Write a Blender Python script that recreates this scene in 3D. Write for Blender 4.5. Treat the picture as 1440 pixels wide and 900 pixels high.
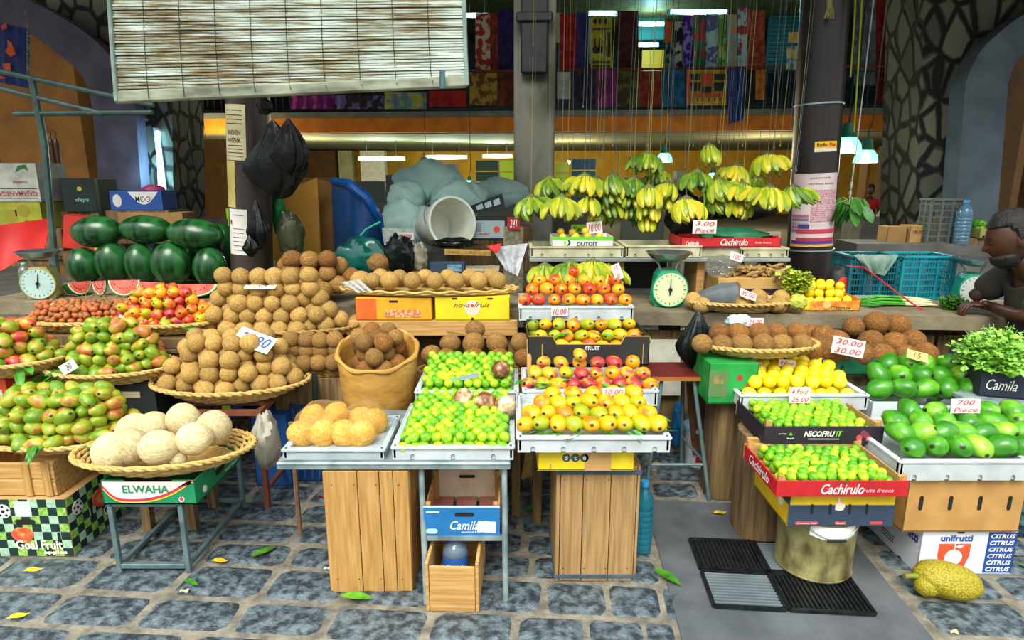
import bpy, bmesh, math, random
from mathutils import Vector, Matrix, Euler, noise
random.seed(7)
PI = math.pi
for o in list(bpy.data.objects): bpy.data.objects.remove(o)
SC = bpy.context.scene
COL = SC.collection
# ------------------------------------------------------------------ camera
F = 880.0; TH = math.radians(12.8); CH = 1.6
cd = bpy.data.cameras.new('camera'); cam = bpy.data.objects.new('camera', cd); COL.objects.link(cam)
cd.sensor_width = 36; cd.lens = 36*F/1440; cd.clip_end = 200
cam.location = (0, 0, CH); cam.rotation_euler = (PI/2-TH, 0, 0)
SC.camera = cam
# ------------------------------------------------------------------ world, sun, exposure
w = bpy.data.worlds.new('world'); SC.world = w; w.use_nodes = True
nt = w.node_tree; bg = nt.nodes['Background']
tc = nt.nodes.new('ShaderNodeTexCoord'); sx = nt.nodes.new('ShaderNodeSeparateXYZ'); rp = nt.nodes.new('ShaderNodeValToRGB')
nt.links.new(tc.outputs['Generated'], sx.inputs[0]); nt.links.new(sx.outputs[2], rp.inputs[0]); nt.links.new(rp.outputs[0], bg.inputs[0])
rp.color_ramp.elements[0].position = 0.12; rp.color_ramp.elements[0].color = (.20, .20, .19, 1)
rp.color_ramp.elements[1].position = 0.5; rp.color_ramp.elements[1].color = (.92, .98, 1.0, 1)
bg.inputs[1].default_value = 2.0
sd = bpy.data.lights.new('sun', 'SUN'); so = bpy.data.objects.new('sun', sd); COL.objects.link(so)
sd.energy = 3.4; sd.angle = math.radians(30); sd.color = (1.0, .95, .86)
so.rotation_euler = (math.radians(38), 0, math.radians(-14))
vs = SC.view_settings
vs.view_transform = 'Standard'; vs.look = 'None'; vs.gamma = 1; vs.use_curve_mapping = False; vs.exposure = 0.18
# ------------------------------------------------------------------ photo geometry helpers
def ray(px, py):
    u = (px-720)/F; v = (450-py)/F
    return Vector((u, math.cos(TH)+v*math.sin(TH), -math.sin(TH)+v*math.cos(TH)))
C0 = Vector((0, 0, CH))
def at(px, py, Y): d = ray(px, py); return C0+d*(Y/d.y)
def atz(px, py, z): d = ray(px, py); return C0+d*((z-CH)/d.z)
YAW = math.radians(4.3); BD = Vector((math.sin(YAW), math.cos(YAW), 0))
def atb(px, py, yb):
    d = ray(px, py); return C0+d*(yb/d.dot(BD))
def tob(p): c, s = math.cos(YAW), math.sin(YAW); return Vector((p.x*c-p.y*s, p.x*s+p.y*c, p.z))
def bpt(px, py, yb): return tob(atb(px, py, yb))       # building frame coordinates
def fb(x0, x1, py, Y):                                  # centre x, z, width of a front edge
    a = at(x0, py, Y); b = at(x1, py, Y); return (a.x+b.x)/2, a.z, b.x-a.x
def zat(py, Y): return at(720, py, Y).z
def hexc(h):
    h = h.lstrip('#'); c = [int(h[i:i+2], 16)/255 for i in (0, 2, 4)]
    return tuple([(x/12.92 if x <= .04045 else ((x+.055)/1.055)**2.4) for x in c]+[1])
# ------------------------------------------------------------------ mesh builder
class MB:
    def __init__(s): s.v = []; s.f = []; s.m = []; s.mi = 0; s.T = Matrix()
    def add(s, vs, fs):
        n = len(s.v); s.v += [tuple(s.T@Vector(p)) for p in vs]; s.f += [tuple(i+n for i in f) for f in fs]; s.m += [s.mi]*len(fs); return s
    def box(s, c0, sz, R=None, b=0):
        hx, hy, hz = [q/2 for q in sz]; vs = []; fs = []
        if b <= 0:
            vs = [Vector((x, y, z)) for x in (-hx, hx) for y in (-hy, hy) for z in (-hz, hz)]
            fs = [(0, 1, 3, 2), (4, 6, 7, 5), (0, 4, 5, 1), (2, 3, 7, 6), (0, 2, 6, 4), (1, 5, 7, 3)]
        else:
            b = min(b, hx*.9, hy*.9, hz*.9); ix = {}
            for x in (-1, 1):
                for y in (-1, 1):
                    for z in (-1, 1):
                        for k in range(3):
                            p = [x*(hx-b), y*(hy-b), z*(hz-b)]; p[k] = (x, y, z)[k]*(hx, hy, hz)[k]
                            ix[(x, y, z, k)] = len(vs); vs.append(Vector(p))
            q = ((-1, -1), (1, -1), (1, 1), (-1, 1))
            for k in range(3):
                for sg in (-1, 1):
                    def key(a, c, k=k, sg=sg):
                        l = [a, c]; l.insert(k, sg); return tuple(l)
                    f = [ix[key(a, c)+(k,)] for a, c in q]
                    fs.append(f if (sg > 0) ^ (k == 1) else f[::-1])
            for k in range(3):
                a, c = [j for j in range(3) if j != k]
                for sa in (-1, 1):
                    for scc in (-1, 1):
                        def kk(e, ax):
                            l = [0, 0, 0]; l[k] = e; l[a] = sa; l[c] = scc; return ix[tuple(l)+(ax,)]
                        fs.append((kk(-1, a), kk(1, a), kk(1, c), kk(-1, c)))
            for x in (-1, 1):
                for y in (-1, 1):
                    for z in (-1, 1): fs.append(tuple(ix[(x, y, z, k)] for k in range(3)))
        M = Matrix.Translation(c0)
        if R is not None: M = M@R.to_matrix().to_4x4()
        return s.add([M@p for p in vs], fs)
    def tube(s, pts, r, seg=8, cap=True, closed=False):
        pts = [Vector(p) for p in pts]; n = len(pts); vs = []; fs = []; prev = None
        for i, p in enumerate(pts):
            if closed: d = pts[(i+1) % n]-pts[i-1]
            else: d = pts[min(i+1, n-1)]-pts[max(i-1, 0)]
            d.normalize() if d.length > 0 else None
            if prev is None: a = d.orthogonal().normalized()
            else: a = (prev-d*prev.dot(d)); a = a.normalized() if a.length > 1e-6 else d.orthogonal().normalized()
            prev = a; b = d.cross(a); rr = r[i] if isinstance(r, (list, tuple)) else r
            for k in range(seg):
                t = 2*PI*k/seg; vs.append(p+(a*math.cos(t)+b*math.sin(t))*rr)
        m = n if closed else n-1
        for i in range(m):
            for k in range(seg):
                k2 = (k+1) % seg; j = (i+1) % n
                fs.append((i*seg+k, i*seg+k2, j*seg+k2, j*seg+k))
        if cap and not closed: fs += [tuple(range(seg))[::-1], tuple((n-1)*seg+k for k in range(seg))]
        return s.add(vs, fs)
    def lathe(s, prof, c=(0, 0, 0), seg=32, R=None, sx=1, sy=1):
        vs = []; fs = []; M = Matrix.Translation(c)
        if R is not None: M = M@R.to_matrix().to_4x4()
        for r, z in prof:
            for k in range(seg):
                t = 2*PI*k/seg; vs.append(M@Vector((r*sx*math.cos(t), r*sy*math.sin(t), z)))
        for i in range(len(prof)-1):
            for k in range(seg):
                k2 = (k+1) % seg; fs.append((i*seg+k, i*seg+k2, (i+1)*seg+k2, (i+1)*seg+k))
        if prof[0][0] > 1e-5: fs.append(tuple(range(seg))[::-1])
        if prof[-1][0] > 1e-5: fs.append(tuple((len(prof)-1)*seg+k for k in range(seg)))
        return s.add(vs, fs)
    def prism(s, poly, y0, y1, plane='xz'):              # polygon in xz, extruded in y (or xy -> z)
        n = len(poly); A = sum(poly[i][0]*poly[(i+1) % n][1]-poly[(i+1) % n][0]*poly[i][1] for i in range(n))
        if A < 0: poly = poly[::-1]
        f = (lambda a, b, t: (a, t, b)) if plane == 'xz' else ((lambda a, b, t: (a, b, t)) if plane == 'xy' else (lambda a, b, t: (t, a, b)))
        vs = [f(a, b, y0) for a, b in poly]+[f(a, b, y1) for a, b in poly]
        fs = [tuple(range(n)), tuple(range(2*n-1, n-1, -1))]+[(i, i+n, (i+1) % n+n, (i+1) % n) for i in range(n)]
        if plane != 'xz': fs = [g[::-1] for g in fs]
        return s.add(vs, fs)
    def blob(s, c, rad, seg=20, rings=12, fn=None, R=None):
        vs = []; fs = []; M = Matrix.Translation(c)
        if R is not None: M = M@R.to_matrix().to_4x4()
        def P(t, a):
            n = Vector((math.sin(t)*math.cos(a), math.sin(t)*math.sin(a), math.cos(t)))
            p = Vector((n.x*rad[0], n.y*rad[1], n.z*rad[2]))
            return M@(fn(p, n) if fn else p)
        vs.append(P(0, 0))
        for i in range(1, rings):
            for k in range(seg): vs.append(P(PI*i/rings, 2*PI*k/seg))
        vs.append(P(PI, 0))
        for k in range(seg):
            fs.append((0, 1+k, 1+(k+1) % seg))
            for i in range(rings-2):
                a = 1+i*seg; fs.append((a+k, a+seg+k, a+seg+(k+1) % seg, a+(k+1) % seg))
            a = 1+(rings-2)*seg; fs.append((len(vs)-1, a+(k+1) % seg, a+k))
        return s.add(vs, fs)
    def sheet(s, fn, nu, nv, th=.004, nrm=(0, 1, 0)):    # fn(u,v)->point, given a small thickness along nrm
        vs = []; fs = []; N = Vector(nrm)*th
        for side in (0, 1):
            for i in range(nu+1):
                for j in range(nv+1): vs.append(Vector(fn(i/nu, j/nv))+N*side)
        W = nv+1; O = (nu+1)*W
        for i in range(nu):
            for j in range(nv):
                a = i*W+j; fs.append((a, a+W, a+W+1, a+1)); fs.append((O+a, O+a+1, O+a+W+1, O+a+W))
        for i in range(nu):
            for j in (0, nv): a = i*W+j; fs.append((a, a+O, a+O+W, a+W) if j == 0 else (a, a+W, a+W+O, a+O))
        for j in range(nv):
            for i in (0, nu): a = i*W+j; fs.append((a, a+1, a+1+O, a+O) if i == 0 else (a, a+O, a+O+1, a+1))
        return s.add(vs, fs)
    def mesh(s, name, mats, smooth=True):
        me = bpy.data.meshes.new(name); me.from_pydata(s.v, [], s.f)
        for m in (mats if isinstance(mats, (list, tuple)) else [mats]): me.materials.append(m)
        for p, mi in zip(me.polygons, s.m): p.material_index = mi
        bm = bmesh.new(); bm.from_mesh(me); bmesh.ops.recalc_face_normals(bm, faces=bm.faces)
        if smooth:
            for fc in bm.faces: fc.smooth = True
            for e in bm.edges:
                if len(e.link_faces) == 2 and e.link_faces[0].normal.length > 0 and e.link_faces[1].normal.length > 0:
                    if e.calc_face_angle(0) > .7: e.smooth = False
        bm.to_mesh(me); bm.free(); return me
    def build(s, name, mats, parent=None, loc=None, rz=0, smooth=True):
        o = bpy.data.objects.new(name, s.mesh(name, mats, smooth)); COL.objects.link(o)
        if parent is not None: o.parent = parent
        if loc is not None: o.location = loc
        if rz: o.rotation_euler = (0, 0, rz)
        return o
def T(o, label, cat, group=None, kind=None):
    o['label'] = label; o['category'] = cat
    if group: o['group'] = group
    if kind: o['kind'] = kind
    return o
def ST(o, label=None):
    o['kind'] = 'structure'
    if label: o['label'] = label
    return o
def E(name, label, cat, loc=(0, 0, 0), rz=0, group=None):
    o = bpy.data.objects.new(name, None); COL.objects.link(o); o.location = loc; o.rotation_euler = (0, 0, rz); o.empty_display_size = .05
    return T(o, label, cat, group)
def copy_tree(o, parent=None):
    c = o.copy(); COL.objects.link(c); c.parent = parent
    for ch in list(o.children): copy_tree(ch, c)
    return c
# ------------------------------------------------------------------ materials
def nodes(name):
    m = bpy.data.materials.new(name); m.use_nodes = True; t = m.node_tree
    return m, t, t.nodes['Principled BSDF']
MC = {}
def mk(name, c1, c2=None, scale=12, detail=4, rough=.6, bump=0, metal=0, stretch=(1, 1, 1), lo=.35, hi=.65, rnd=0, hue=0, emit=0, trans=0, spec=.5, coat=0, bscale=None, sub=0, alpha=1):
    if name in MC: return MC[name]
    m, t, b = nodes(name); N = t.nodes.new; L = t.links.new
    col = hexc(c1); b.inputs['Roughness'].default_value = rough; b.inputs['Metallic'].default_value = metal
    b.inputs['Specular IOR Level'].default_value = spec; b.inputs['Coat Weight'].default_value = coat
    b.inputs['Transmission Weight'].default_value = trans; b.inputs['Alpha'].default_value = alpha
    if sub: b.inputs['Subsurface Weight'].default_value = sub; b.inputs['Subsurface Scale'].default_value = .01
    tc = N('ShaderNodeTexCoord'); mp = N('ShaderNodeMapping'); mp.inputs['Scale'].default_value = stretch
    oi = N('ShaderNodeObjectInfo'); ml = N('ShaderNodeVectorMath'); ml.operation = 'SCALE'; ml.inputs[0].default_value = (7, 3, 5); L(oi.outputs['Random'], ml.inputs['Scale'])
    L(tc.outputs['Object'], mp.inputs[0]); L(ml.outputs[0], mp.inputs['Location'])
    nz = N('ShaderNodeTexNoise'); nz.inputs['Scale'].default_value = scale; nz.inputs['Detail'].default_value = detail; L(mp.outputs[0], nz.inputs[0])
    r = N('ShaderNodeValToRGB'); r.color_ramp.elements[0].position = lo; r.color_ramp.elements[1].position = hi
    r.color_ramp.elements[0].color = col; r.color_ramp.elements[1].color = hexc(c2) if c2 else tuple([min(1, x*1.12) for x in col[:3]]+[1])
    L(nz.outputs['Fac'], r.inputs[0]); out = r.outputs[0]
    if rnd or hue:
        hs = N('ShaderNodeHueSaturation'); mr = N('ShaderNodeMapRange'); mr.inputs[3].default_value = 1-rnd; mr.inputs[4].default_value = 1+rnd
        L(oi.outputs['Random'], mr.inputs[0]); L(mr.outputs[0], hs.inputs['Value'])
        if hue:
            wn = N('ShaderNodeTexWhiteNoise'); wn.noise_dimensions = '1D'; L(oi.outputs['Random'], wn.inputs['W'])
            m2 = N('ShaderNodeMapRange'); m2.inputs[3].default_value = .5-hue; m2.inputs[4].default_value = .5+hue
            L(wn.outputs['Value'], m2.inputs[0]); L(m2.outputs[0], hs.inputs['Hue'])
        L(out, hs.inputs['Color']); out = hs.outputs[0]
    L(out, b.inputs['Base Color'])
    if bump:
        n2 = N('ShaderNodeTexNoise'); n2.inputs['Scale'].default_value = bscale or scale*2; n2.inputs['Detail'].default_value = 5; L(mp.outputs[0], n2.inputs[0])
        bp = N('ShaderNodeBump'); bp.inputs['Strength'].default_value = bump; bp.inputs['Distance'].default_value = .01; L(n2.outputs['Fac'], bp.inputs['Height']); L(bp.outputs[0], b.inputs['Normal'])
    if emit:
        b.inputs['Emission Color'].default_value = col; b.inputs['Emission Strength'].default_value = emit
    MC[name] = m; return m
def plain(c, rough=.55, **k): return mk('paint '+c+str(rough), c, rough=rough, **k)
def fruitmat(name, ramp, scar=True, scale=1.6, rough=.32, dots=None, hue=0.0, poleramp=None):
    """colour ramp driven by soft noise and a per-fruit random offset, dark stem scar at +Z pole"""
    m, t, b = nodes(name); N = t.nodes.new; L = t.links.new; b.inputs['Roughness'].default_value = rough
    tc = N('ShaderNodeTexCoord'); oi = N('ShaderNodeObjectInfo'); ml = N('ShaderNodeVectorMath'); ml.operation = 'SCALE'; ml.inputs[0].default_value = (31, 17, 23)
    L(oi.outputs['Random'], ml.inputs['Scale']); ad = N('ShaderNodeVectorMath'); L(tc.outputs['Generated'], ad.inputs[0]); L(ml.outputs[0], ad.inputs[1])
    nz = N('ShaderNodeTexNoise'); nz.inputs['Scale'].default_value = scale; nz.inputs['Detail'].default_value = 2.5; L(ad.outputs[0], nz.inputs[0])
    wn = N('ShaderNodeTexWhiteNoise'); wn.noise_dimensions = '1D'; L(oi.outputs['Random'], wn.inputs['W'])
    mr = N('ShaderNodeMapRange'); mr.inputs[3].default_value = -.17; mr.inputs[4].default_value = .17; L(wn.outputs['Value'], mr.inputs[0])
    am = N('ShaderNodeMath'); L(nz.outputs['Fac'], am.inputs[0]); L(mr.outputs[0], am.inputs[1])
    r = N('ShaderNodeValToRGB'); L(am.outputs[0], r.inputs[0]); els = r.color_ramp.elements
    while len(els) < len(ramp): els.new(.5)
    for e, (p, c) in zip(els, ramp): e.position = p; e.color = hexc(c)
    out = r.outputs[0]
    n3 = N('ShaderNodeTexNoise'); n3.inputs['Scale'].default_value = 28; n3.inputs['Detail'].default_value = 2; L(ad.outputs[0], n3.inputs[0])
    mm = N('ShaderNodeMapRange'); mm.inputs[1].default_value = .3; mm.inputs[2].default_value = .7; mm.inputs[3].default_value = .86; mm.inputs[4].default_value = 1.08; L(n3.outputs['Fac'], mm.inputs[0])
    hs = N('ShaderNodeHueSaturation'); L(mm.outputs[0], hs.inputs['Value']); L(out, hs.inputs['Color']); out = hs.outputs[0]
    if scar:
        ds = N('ShaderNodeVectorMath'); ds.operation = 'DISTANCE'; L(tc.outputs['Generated'], ds.inputs[0]); ds.inputs[1].default_value = (.5, .5, 1.0)
        m3 = N('ShaderNodeMapRange'); m3.inputs[1].default_value = .075; m3.inputs[2].default_value = .13; L(ds.outputs['Value'], m3.inputs[0])
        mx = N('ShaderNodeMix'); mx.data_type = 'RGBA'; L(m3.outputs[0], mx.inputs[0]); mx.inputs[6].default_value = hexc('2a2410'); L(out, mx.inputs[7]); out = mx.outputs[2]
    L(out, b.inputs['Base Color'])
    bp = N('ShaderNodeBump'); bp.inputs['Strength'].default_value = .12; bp.inputs['Distance'].default_value = .002; L(n3.outputs['Fac'], bp.inputs['Height']); L(bp.outputs[0], b.inputs['Normal'])
    MC[name] = m; return m
WHITE = mk('white foam', 'c9d1d4', 'a3acac', scale=9, lo=.3, hi=.75, rough=.7, bump=.12, bscale=120)
CARD = mk('brown cardboard', 'b58a50', 'c99e62', scale=8, rough=.85)
CARDIN = mk('raw cardboard', '9a7444', 'ab8550', scale=8, rough=.9)
DARK = mk('painted hollow shade', '15130f', '1e1b15', rough=.9)  # flat dark colour painted in for the shade inside slots and pits
BLACK = mk('black ink', '121315', '191a1c', rough=.6)
RED = mk('red ink', 'c41d22', rough=.5)
CRIM = mk('crimson marker', 'b32540', rough=.6)
PAPER = mk('white paper', 'e8e6df', 'd6d4c8', scale=6, rough=.8)
WOOD = mk('pale crate wood', 'c49a58', 'a27638', scale=5, stretch=(14, 14, .9), rough=.75, bump=.15, lo=.3, hi=.7)
WOODX = mk('pale crate wood laid flat', 'cfa564', 'a87c40', scale=5, stretch=(.9, 14, 14), rough=.75, bump=.15, lo=.3, hi=.7)
WOODD = mk('weathered dark wood', '8a7048', '4e3b22', scale=4, stretch=(12, 12, .8), rough=.85, bump=.3, lo=.3, hi=.7)
WOODG = mk('grey brown crate wood', 'b3905c', '8a6a40', scale=5, stretch=(16, 16, .7), rough=.8, bump=.25, lo=.3, hi=.7)
GREYM = mk('grey blue painted steel', '6d8588', '4c6064', scale=14, rough=.45, metal=.3, lo=.4, hi=.75, bump=.05)
RUST = mk('rust brown painted steel', '84492f', '5f3524', scale=14, rough=.6, lo=.35, hi=.7, bump=.1)
WICK = mk('pale wicker', 'd3b36a', 'a27f3c', scale=50, rough=.7, lo=.35, hi=.75, bump=.3)
WICKD = mk('tan wicker', 'b08a48', '7d5c28', scale=50, rough=.75, lo=.35, hi=.75, bump=.3)
CONC = mk('grey concrete', '7c7c84', '62626c', scale=6, rough=.85, bump=.1, bscale=60, detail=6)
LEAF = mk('leaf green', '4f9a22', '2f6f16', scale=30, rough=.4, rnd=.2, hue=.02)
PLBLACK = mk('black plastic film', '050908', '0c1615', scale=8, rough=.3, bump=.5, bscale=22, spec=.3)
# ------------------------------------------------------------------ lettering on faces
def text_mesh(txt, mat, shear=0, bold=0):
    cu = bpy.data.curves.new('txt', 'FONT'); cu.body = txt; cu.shear = shear; cu.offset = bold; cu.resolution_u = 2; cu.fill_mode = 'FRONT'
    o = bpy.data.objects.new('txt', cu); me = bpy.data.meshes.new_from_object(o); bpy.data.objects.remove(o); bpy.data.curves.remove(cu)
    me.materials.clear(); me.materials.append(mat); return me
SIDE = {'front': Matrix.Rotation(PI/2, 4, 'X'), 'right': Matrix.Rotation(PI/2, 4, 'Z')@Matrix.Rotation(PI/2, 4, 'X'),
        'left': Matrix.Rotation(-PI/2, 4, 'Z')@Matrix.Rotation(PI/2, 4, 'X'), 'back': Matrix.Rotation(PI, 4, 'Z')@Matrix.Rotation(PI/2, 4, 'X'), 'top': Matrix()}
def lettering(parent, txt, c, w, h, mat, side='front', shear=0, bold=0.0, rot=0, name='lettering', flip=False):
    """text centred at local point c (already just proud of the surface), fitted to w x h"""
    me = text_mesh(txt, mat, shear, bold)
    xs = [v.co.x for v in me.vertices]; ys = [v.co.y for v in me.vertices]
    if not xs: return
    cx, cy = (min(xs)+max(xs))/2, (min(ys)+max(ys))/2; k = w/(max(xs)-min(xs)); kh = h/(max(ys)-min(ys))
    M = Matrix.Translation(c)@SIDE[side]@Matrix.Rotation(rot+(PI if flip else 0), 4, 'Z')@Matrix.Diagonal((k, kh, 1, 1))@Matrix.Translation((-cx, -cy, 0))
    me.transform(M); me.name = name
    o = bpy.data.objects.new(name, me); COL.objects.link(o); o.parent = parent; return o
def patch(parent, poly, c, mat, side='front', name='printed_panel', th=.0012, rot=0):
    mb = MB(); mb.T = Matrix.Translation(c)@SIDE[side]@Matrix.Rotation(rot, 4, 'Z'); mb.prism(poly, -th*.2, th, 'xy')
    return mb.build(name, mat, parent, smooth=False)
def rect(w, h, x=0, y=0): return [(x-w/2, y-h/2), (x+w/2, y-h/2), (x+w/2, y+h/2), (x-w/2, y+h/2)]
def circ(rx, ry=None, n=20, x=0, y=0): ry = ry or rx; return [(x+rx*math.cos(2*PI*i/n), y+ry*math.sin(2*PI*i/n)) for i in range(n)]
def slot(w, h, n=6, x=0, y=0):
    r = min(w, h)/2; p = []
    if w > h:
        for i in range(n+1): a = -PI/2+PI*i/n; p.append((x+w/2-r+r*math.cos(a), y+r*math.sin(a)))
        for i in range(n+1): a = PI/2+PI*i/n; p.append((x-w/2+r+r*math.cos(a), y+r*math.sin(a)))
    else:
        for i in range(n+1): a = PI*i/n; p.append((x+r*math.cos(a), y+h/2-r+r*math.sin(a)))
        for i in range(n+1): a = PI+PI*i/n; p.append((x+r*math.cos(a), y-h/2+r+r*math.sin(a)))
    return p
def openbox(w, d, h, t=.005, fh=None, b=.0015, cut=None):
    """open box, origin base centre; fh: lower front wall; cut: (dip, corner) lowered middle of front/back walls"""
    mb = MB(); fh = fh or h
    mb.box((0, 0, t/2), (w, d, t))
    for sg in (-1, 1): mb.box((sg*(w/2-t/2), 0, h/2), (t, d, h), b=b)
    for sg, hh in ((-1, fh), (1, h)):
        if cut:
            dip, cw = cut; a = w/2
            mb.prism([(-a, 0), (a, 0), (a, hh), (a-cw, hh), (a-cw-.02, hh-dip), (-a+cw+.02, hh-dip), (-a+cw, hh), (-a, hh)], sg*(d/2)-(t if sg > 0 else 0), sg*(d/2)+(t if sg < 0 else 0))
        else: mb.box((0, sg*(d/2-t/2), hh/2), (w, t, hh), b=b)
    return mb
def tray_mb(w, d, h, t=.018, n=5):
    mb = MB(); mb.box((0, 0, .012), (w-t, d-t, .02))
    for sg in (-1, 1): mb.box((sg*(w/2-t/2), 0, h/2+.002), (t, d, h-.004), b=.005)
    poly = [(-w/2, .001)]
    for i in range(n):
        x = -w/2+w*(i+.5)/n+ .0; r = .009
        poly += [(x-r, .001), (x-r, .017), (x-r*.5, .024), (x+r*.5, .024), (x+r, .017), (x+r, .001)]
    poly += [(w/2, .001), (w/2, h-.005), (w/2-.006, h), (-w/2+.006, h), (-w/2, h-.005)]
    for y0 in (-d/2, d/2-t): mb.prism(poly, y0, y0+t)
    mb.box((0, 0, h-.004), (w+.008, d+.008, .0))if 0 else None
    # rolled lip
    for sg in (-1, 1):
        mb.box((0, sg*(d/2+.002), h-.006), (w+.008, .008, .012), b=.003); mb.box((sg*(w/2+.002), 0, h-.006), (.008, d+.008, .012), b=.003)
    return mb
def tray(x0, x1, py, Y, h, d, label, n=5, rz=0, name='foam_tray', mat=None, cat='tray'):
    x, z, w = fb(x0, x1, py, Y); o = tray_mb(w, d, h, n=n).build(name, mat or WHITE, None, (x, Y+d/2, z), rz)
    T(o, label, cat); o['w'] = w; return o
def unkey(o):
    if 'w' in o: del o['w']
def basket(px, py, Y, wpx, ry, h, label, mat=None, name='wicker_basket', base=.62, tilt=0, n=None, rz=0):
    """px,py: centre of the rim plane"""
    p = at(px, py, Y); dep = ray(px, py).y; sc = (Y/dep)/F; rx = wpx/2*sc; mat = mat or WICK
    t = E(name, label, 'basket', (p.x, p.y, p.z-h), rz); mb = MB(); n = n or max(4, int(h/.011)); seg = 88; rt = h/n*.62
    for k in range(n+1):
        u = k/n; f = base+(1-base)*u**.75; pts = []
        for i in range(seg):
            a = 2*PI*i/seg; wv = .0045*math.sin(i*PI/2+(k % 2)*PI)
            pts.append(((rx*f+wv)*math.cos(a), (ry*f+wv)*math.sin(a), rt+h*u*(.96)+random.uniform(-.001, .001)))
        mb.tube(pts, rt, 6, closed=True)
    mb.lathe([(0, rt*1.2), (.5, rt*1.2), (base, rt*1.2), (base, .002), (0, .002)], seg=40, sx=rx, sy=ry)
    mb.build('woven_body', mat, t)
    mb = MB()
    for ph in (0, PI):
        pts = []
        for i in range(160):
            a = 2*PI*i/160; q = .006*math.sin(26*a+ph); q2 = .006*math.cos(26*a+ph)
            pts.append(((rx+.004+q)*math.cos(a), (ry+.004+q)*math.sin(a), h+q2+.002))
        mb.tube(pts, .0065, 6, closed=True)
    mb.build('rim', mat, t)
    return t, p, rx, ry
# ================================================================== SETTING
RZ = -YAW
def bobj(mb, name, mat, smooth=False, parent=None): return mb.build(name, mat, parent, rz=RZ if parent is None else 0, smooth=smooth)
# ---- cobbled ground, building frame
STONE = mk('basalt cobble', '66757c', '2c343a', scale=26, detail=9, rough=.42, bump=.9, bscale=70, lo=.36, hi=.6)
MORT = mk('sandy mortar', '8a8474', '5f5b50', scale=18, detail=7, rough=.95, bump=.6, bscale=70)
SLAB = mk('smooth cement strip', '5b6063', '454a4e', scale=5, detail=8, rough=.7, bump=.2, bscale=80)
mb = MB(); rs = random.Random(3)
gx0, gy0, _ = tob(atz(970, 762, 0)); gx1 = tob(atz(1230, 868, 0)).x; gy1 = tob(atz(1230, 868, 0)).y
sl = tob(atz(912, 733, 0)).x; sr = tob(atz(1300, 880, 0)).x
mb.box((0, 4.0, -.0125), (16, 8, .02))
mb.mi = 1
y = .9; row = 0
def stone(xa, xb, ya, yb_):
    g = .004; j = lambda: rs.uniform(-.007, .007); h = .007+rs.uniform(-.004, .005)
    cs = [(xa+g+j(), ya+g+j()), (xb-g+j(), ya+g+j()), (xb-g+j(), yb_-g+j()), (xa+g+j(), yb_-g+j())]
    nu, nv = 7, 5; vs = []; fs = []; ph = rs.uniform(0, 9)
    for i in range(nu+1):
        for k in range(nv+1):
            u, v = i/nu, k/nv; a = Vector(cs[0]).lerp(Vector(cs[1]), u); b = Vector(cs[3]).lerp(Vector(cs[2]), u); p = a.lerp(b, v)
            e = min(u, 1-u)*nu*.8; e2 = min(v, 1-v)*nv*.7; q = min(1, e, e2) if min(e, e2) > 0 else 0
            if q == 0:
                cxy = Vector(((xa+xb)/2, (ya+yb_)/2)); cr = 1 if (e == 0 and e2 == 0) else 0
                p = p.lerp(cxy, .08 if cr else 0)
            z = -.006+(.006+h)*(min(1, q*1.3)**.5)+.0035*noise.noise(Vector((p.x*14+ph, p.y*14, 0)))*q
            vs.append((p.x, p.y, z))
    for i in range(nu):
        for k in range(nv): a = i*(nv+1)+k; fs.append((a, a+nv+1, a+nv+2, a+1))
    mb.add(vs, fs)
while y < 7.2:
    dy = rs.uniform(.165, .215); x = -5.5+rs.uniform(0, .3)
    while x < 5.5:
        narrow = .2 if abs(x-.1) < .5 else .31
        dx = rs.uniform(narrow, narrow+.12)
        if x+dx > sl and x < sl+.01: dx = max(.1, sl-x-.01)
        if x >= sl-.02 and x < sr and y+dy < gy0+.42: x = sr+rs.uniform(.01, .05); continue
        stone(x, x+dx, y, y+dy); x += dx
    y += dy; row += 1
mb.mi = 2
mb.box(((sl+sr)/2, (gy0+.36)/2, -.004), (sr-sl-.02, gy0+.36, .018))
fl = bobj(mb, 'floor', [MORT, STONE, SLAB], True); ST(fl)
# ---- drain grates
IRON = mk('dark cast iron', '2c3338', '161a1d', scale=30, rough=.45, metal=.6); STEEL = mk('worn steel bars', 'b4c4cc', '94a4ac', scale=3, rough=.35, metal=.6)
def grate(a, b, c, d, n, along, name_l, mat, loc_y):
    """a..b x-range, c..d y-range in building frame"""
    t = E('drain_grate', name_l, 'grate', (0, 0, 0), RZ)
    m = MB(); z = .014
    for xx in (a, b): m.box((xx, (c+d)/2, z), (.014, d-c, .012))
    for yy in (c, d): m.box(((a+b)/2, yy, z), (b-a, .014, .012))
    m.build('frame', IRON, t, smooth=False)
    m = MB()
    for i in range(1, n):
        u = i/n
        if along == 'y': m.box((a+(b-a)*u, (c+d)/2, z), ((b-a)/n*.5, d-c-.014, .011))
        else: m.box(((a+b)/2, c+(d-c)*u, z), (b-a-.014, (d-c)/n*.34, .011))
    m.build('bars', mat, t, smooth=False)
    m = MB(); m.box(((a+b)/2, (c+d)/2, .0065), (b-a, d-c, .003)); m.build('pit_shade', DARK, t, smooth=False)  # thin dark sheet painted as the shade below the bars
gxm = (gx0+gx1)/2-.03; gym = tob(atz(1090, 811, 0)).y
grate(gx0, gxm, gym+.014, gy0, 15, 'y', 'drain grate with bars running inwards, back left of the four', IRON, 0)
grate(gx0, gxm, gy1, gym-.006, 12, 'x', 'drain grate with bright bars lying crosswise, front left of the four', STEEL, 0)
grate(gxm+.016, gx1, gym+.014, gy0, 13, 'x', 'drain grate with crosswise bars behind and under the metal drum', STEEL, 0)
grate(gxm+.016, gx1, gy1, gym-.006, 17, 'y', 'drain grate with bars running inwards in front of the metal drum', IRON, 0)
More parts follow.
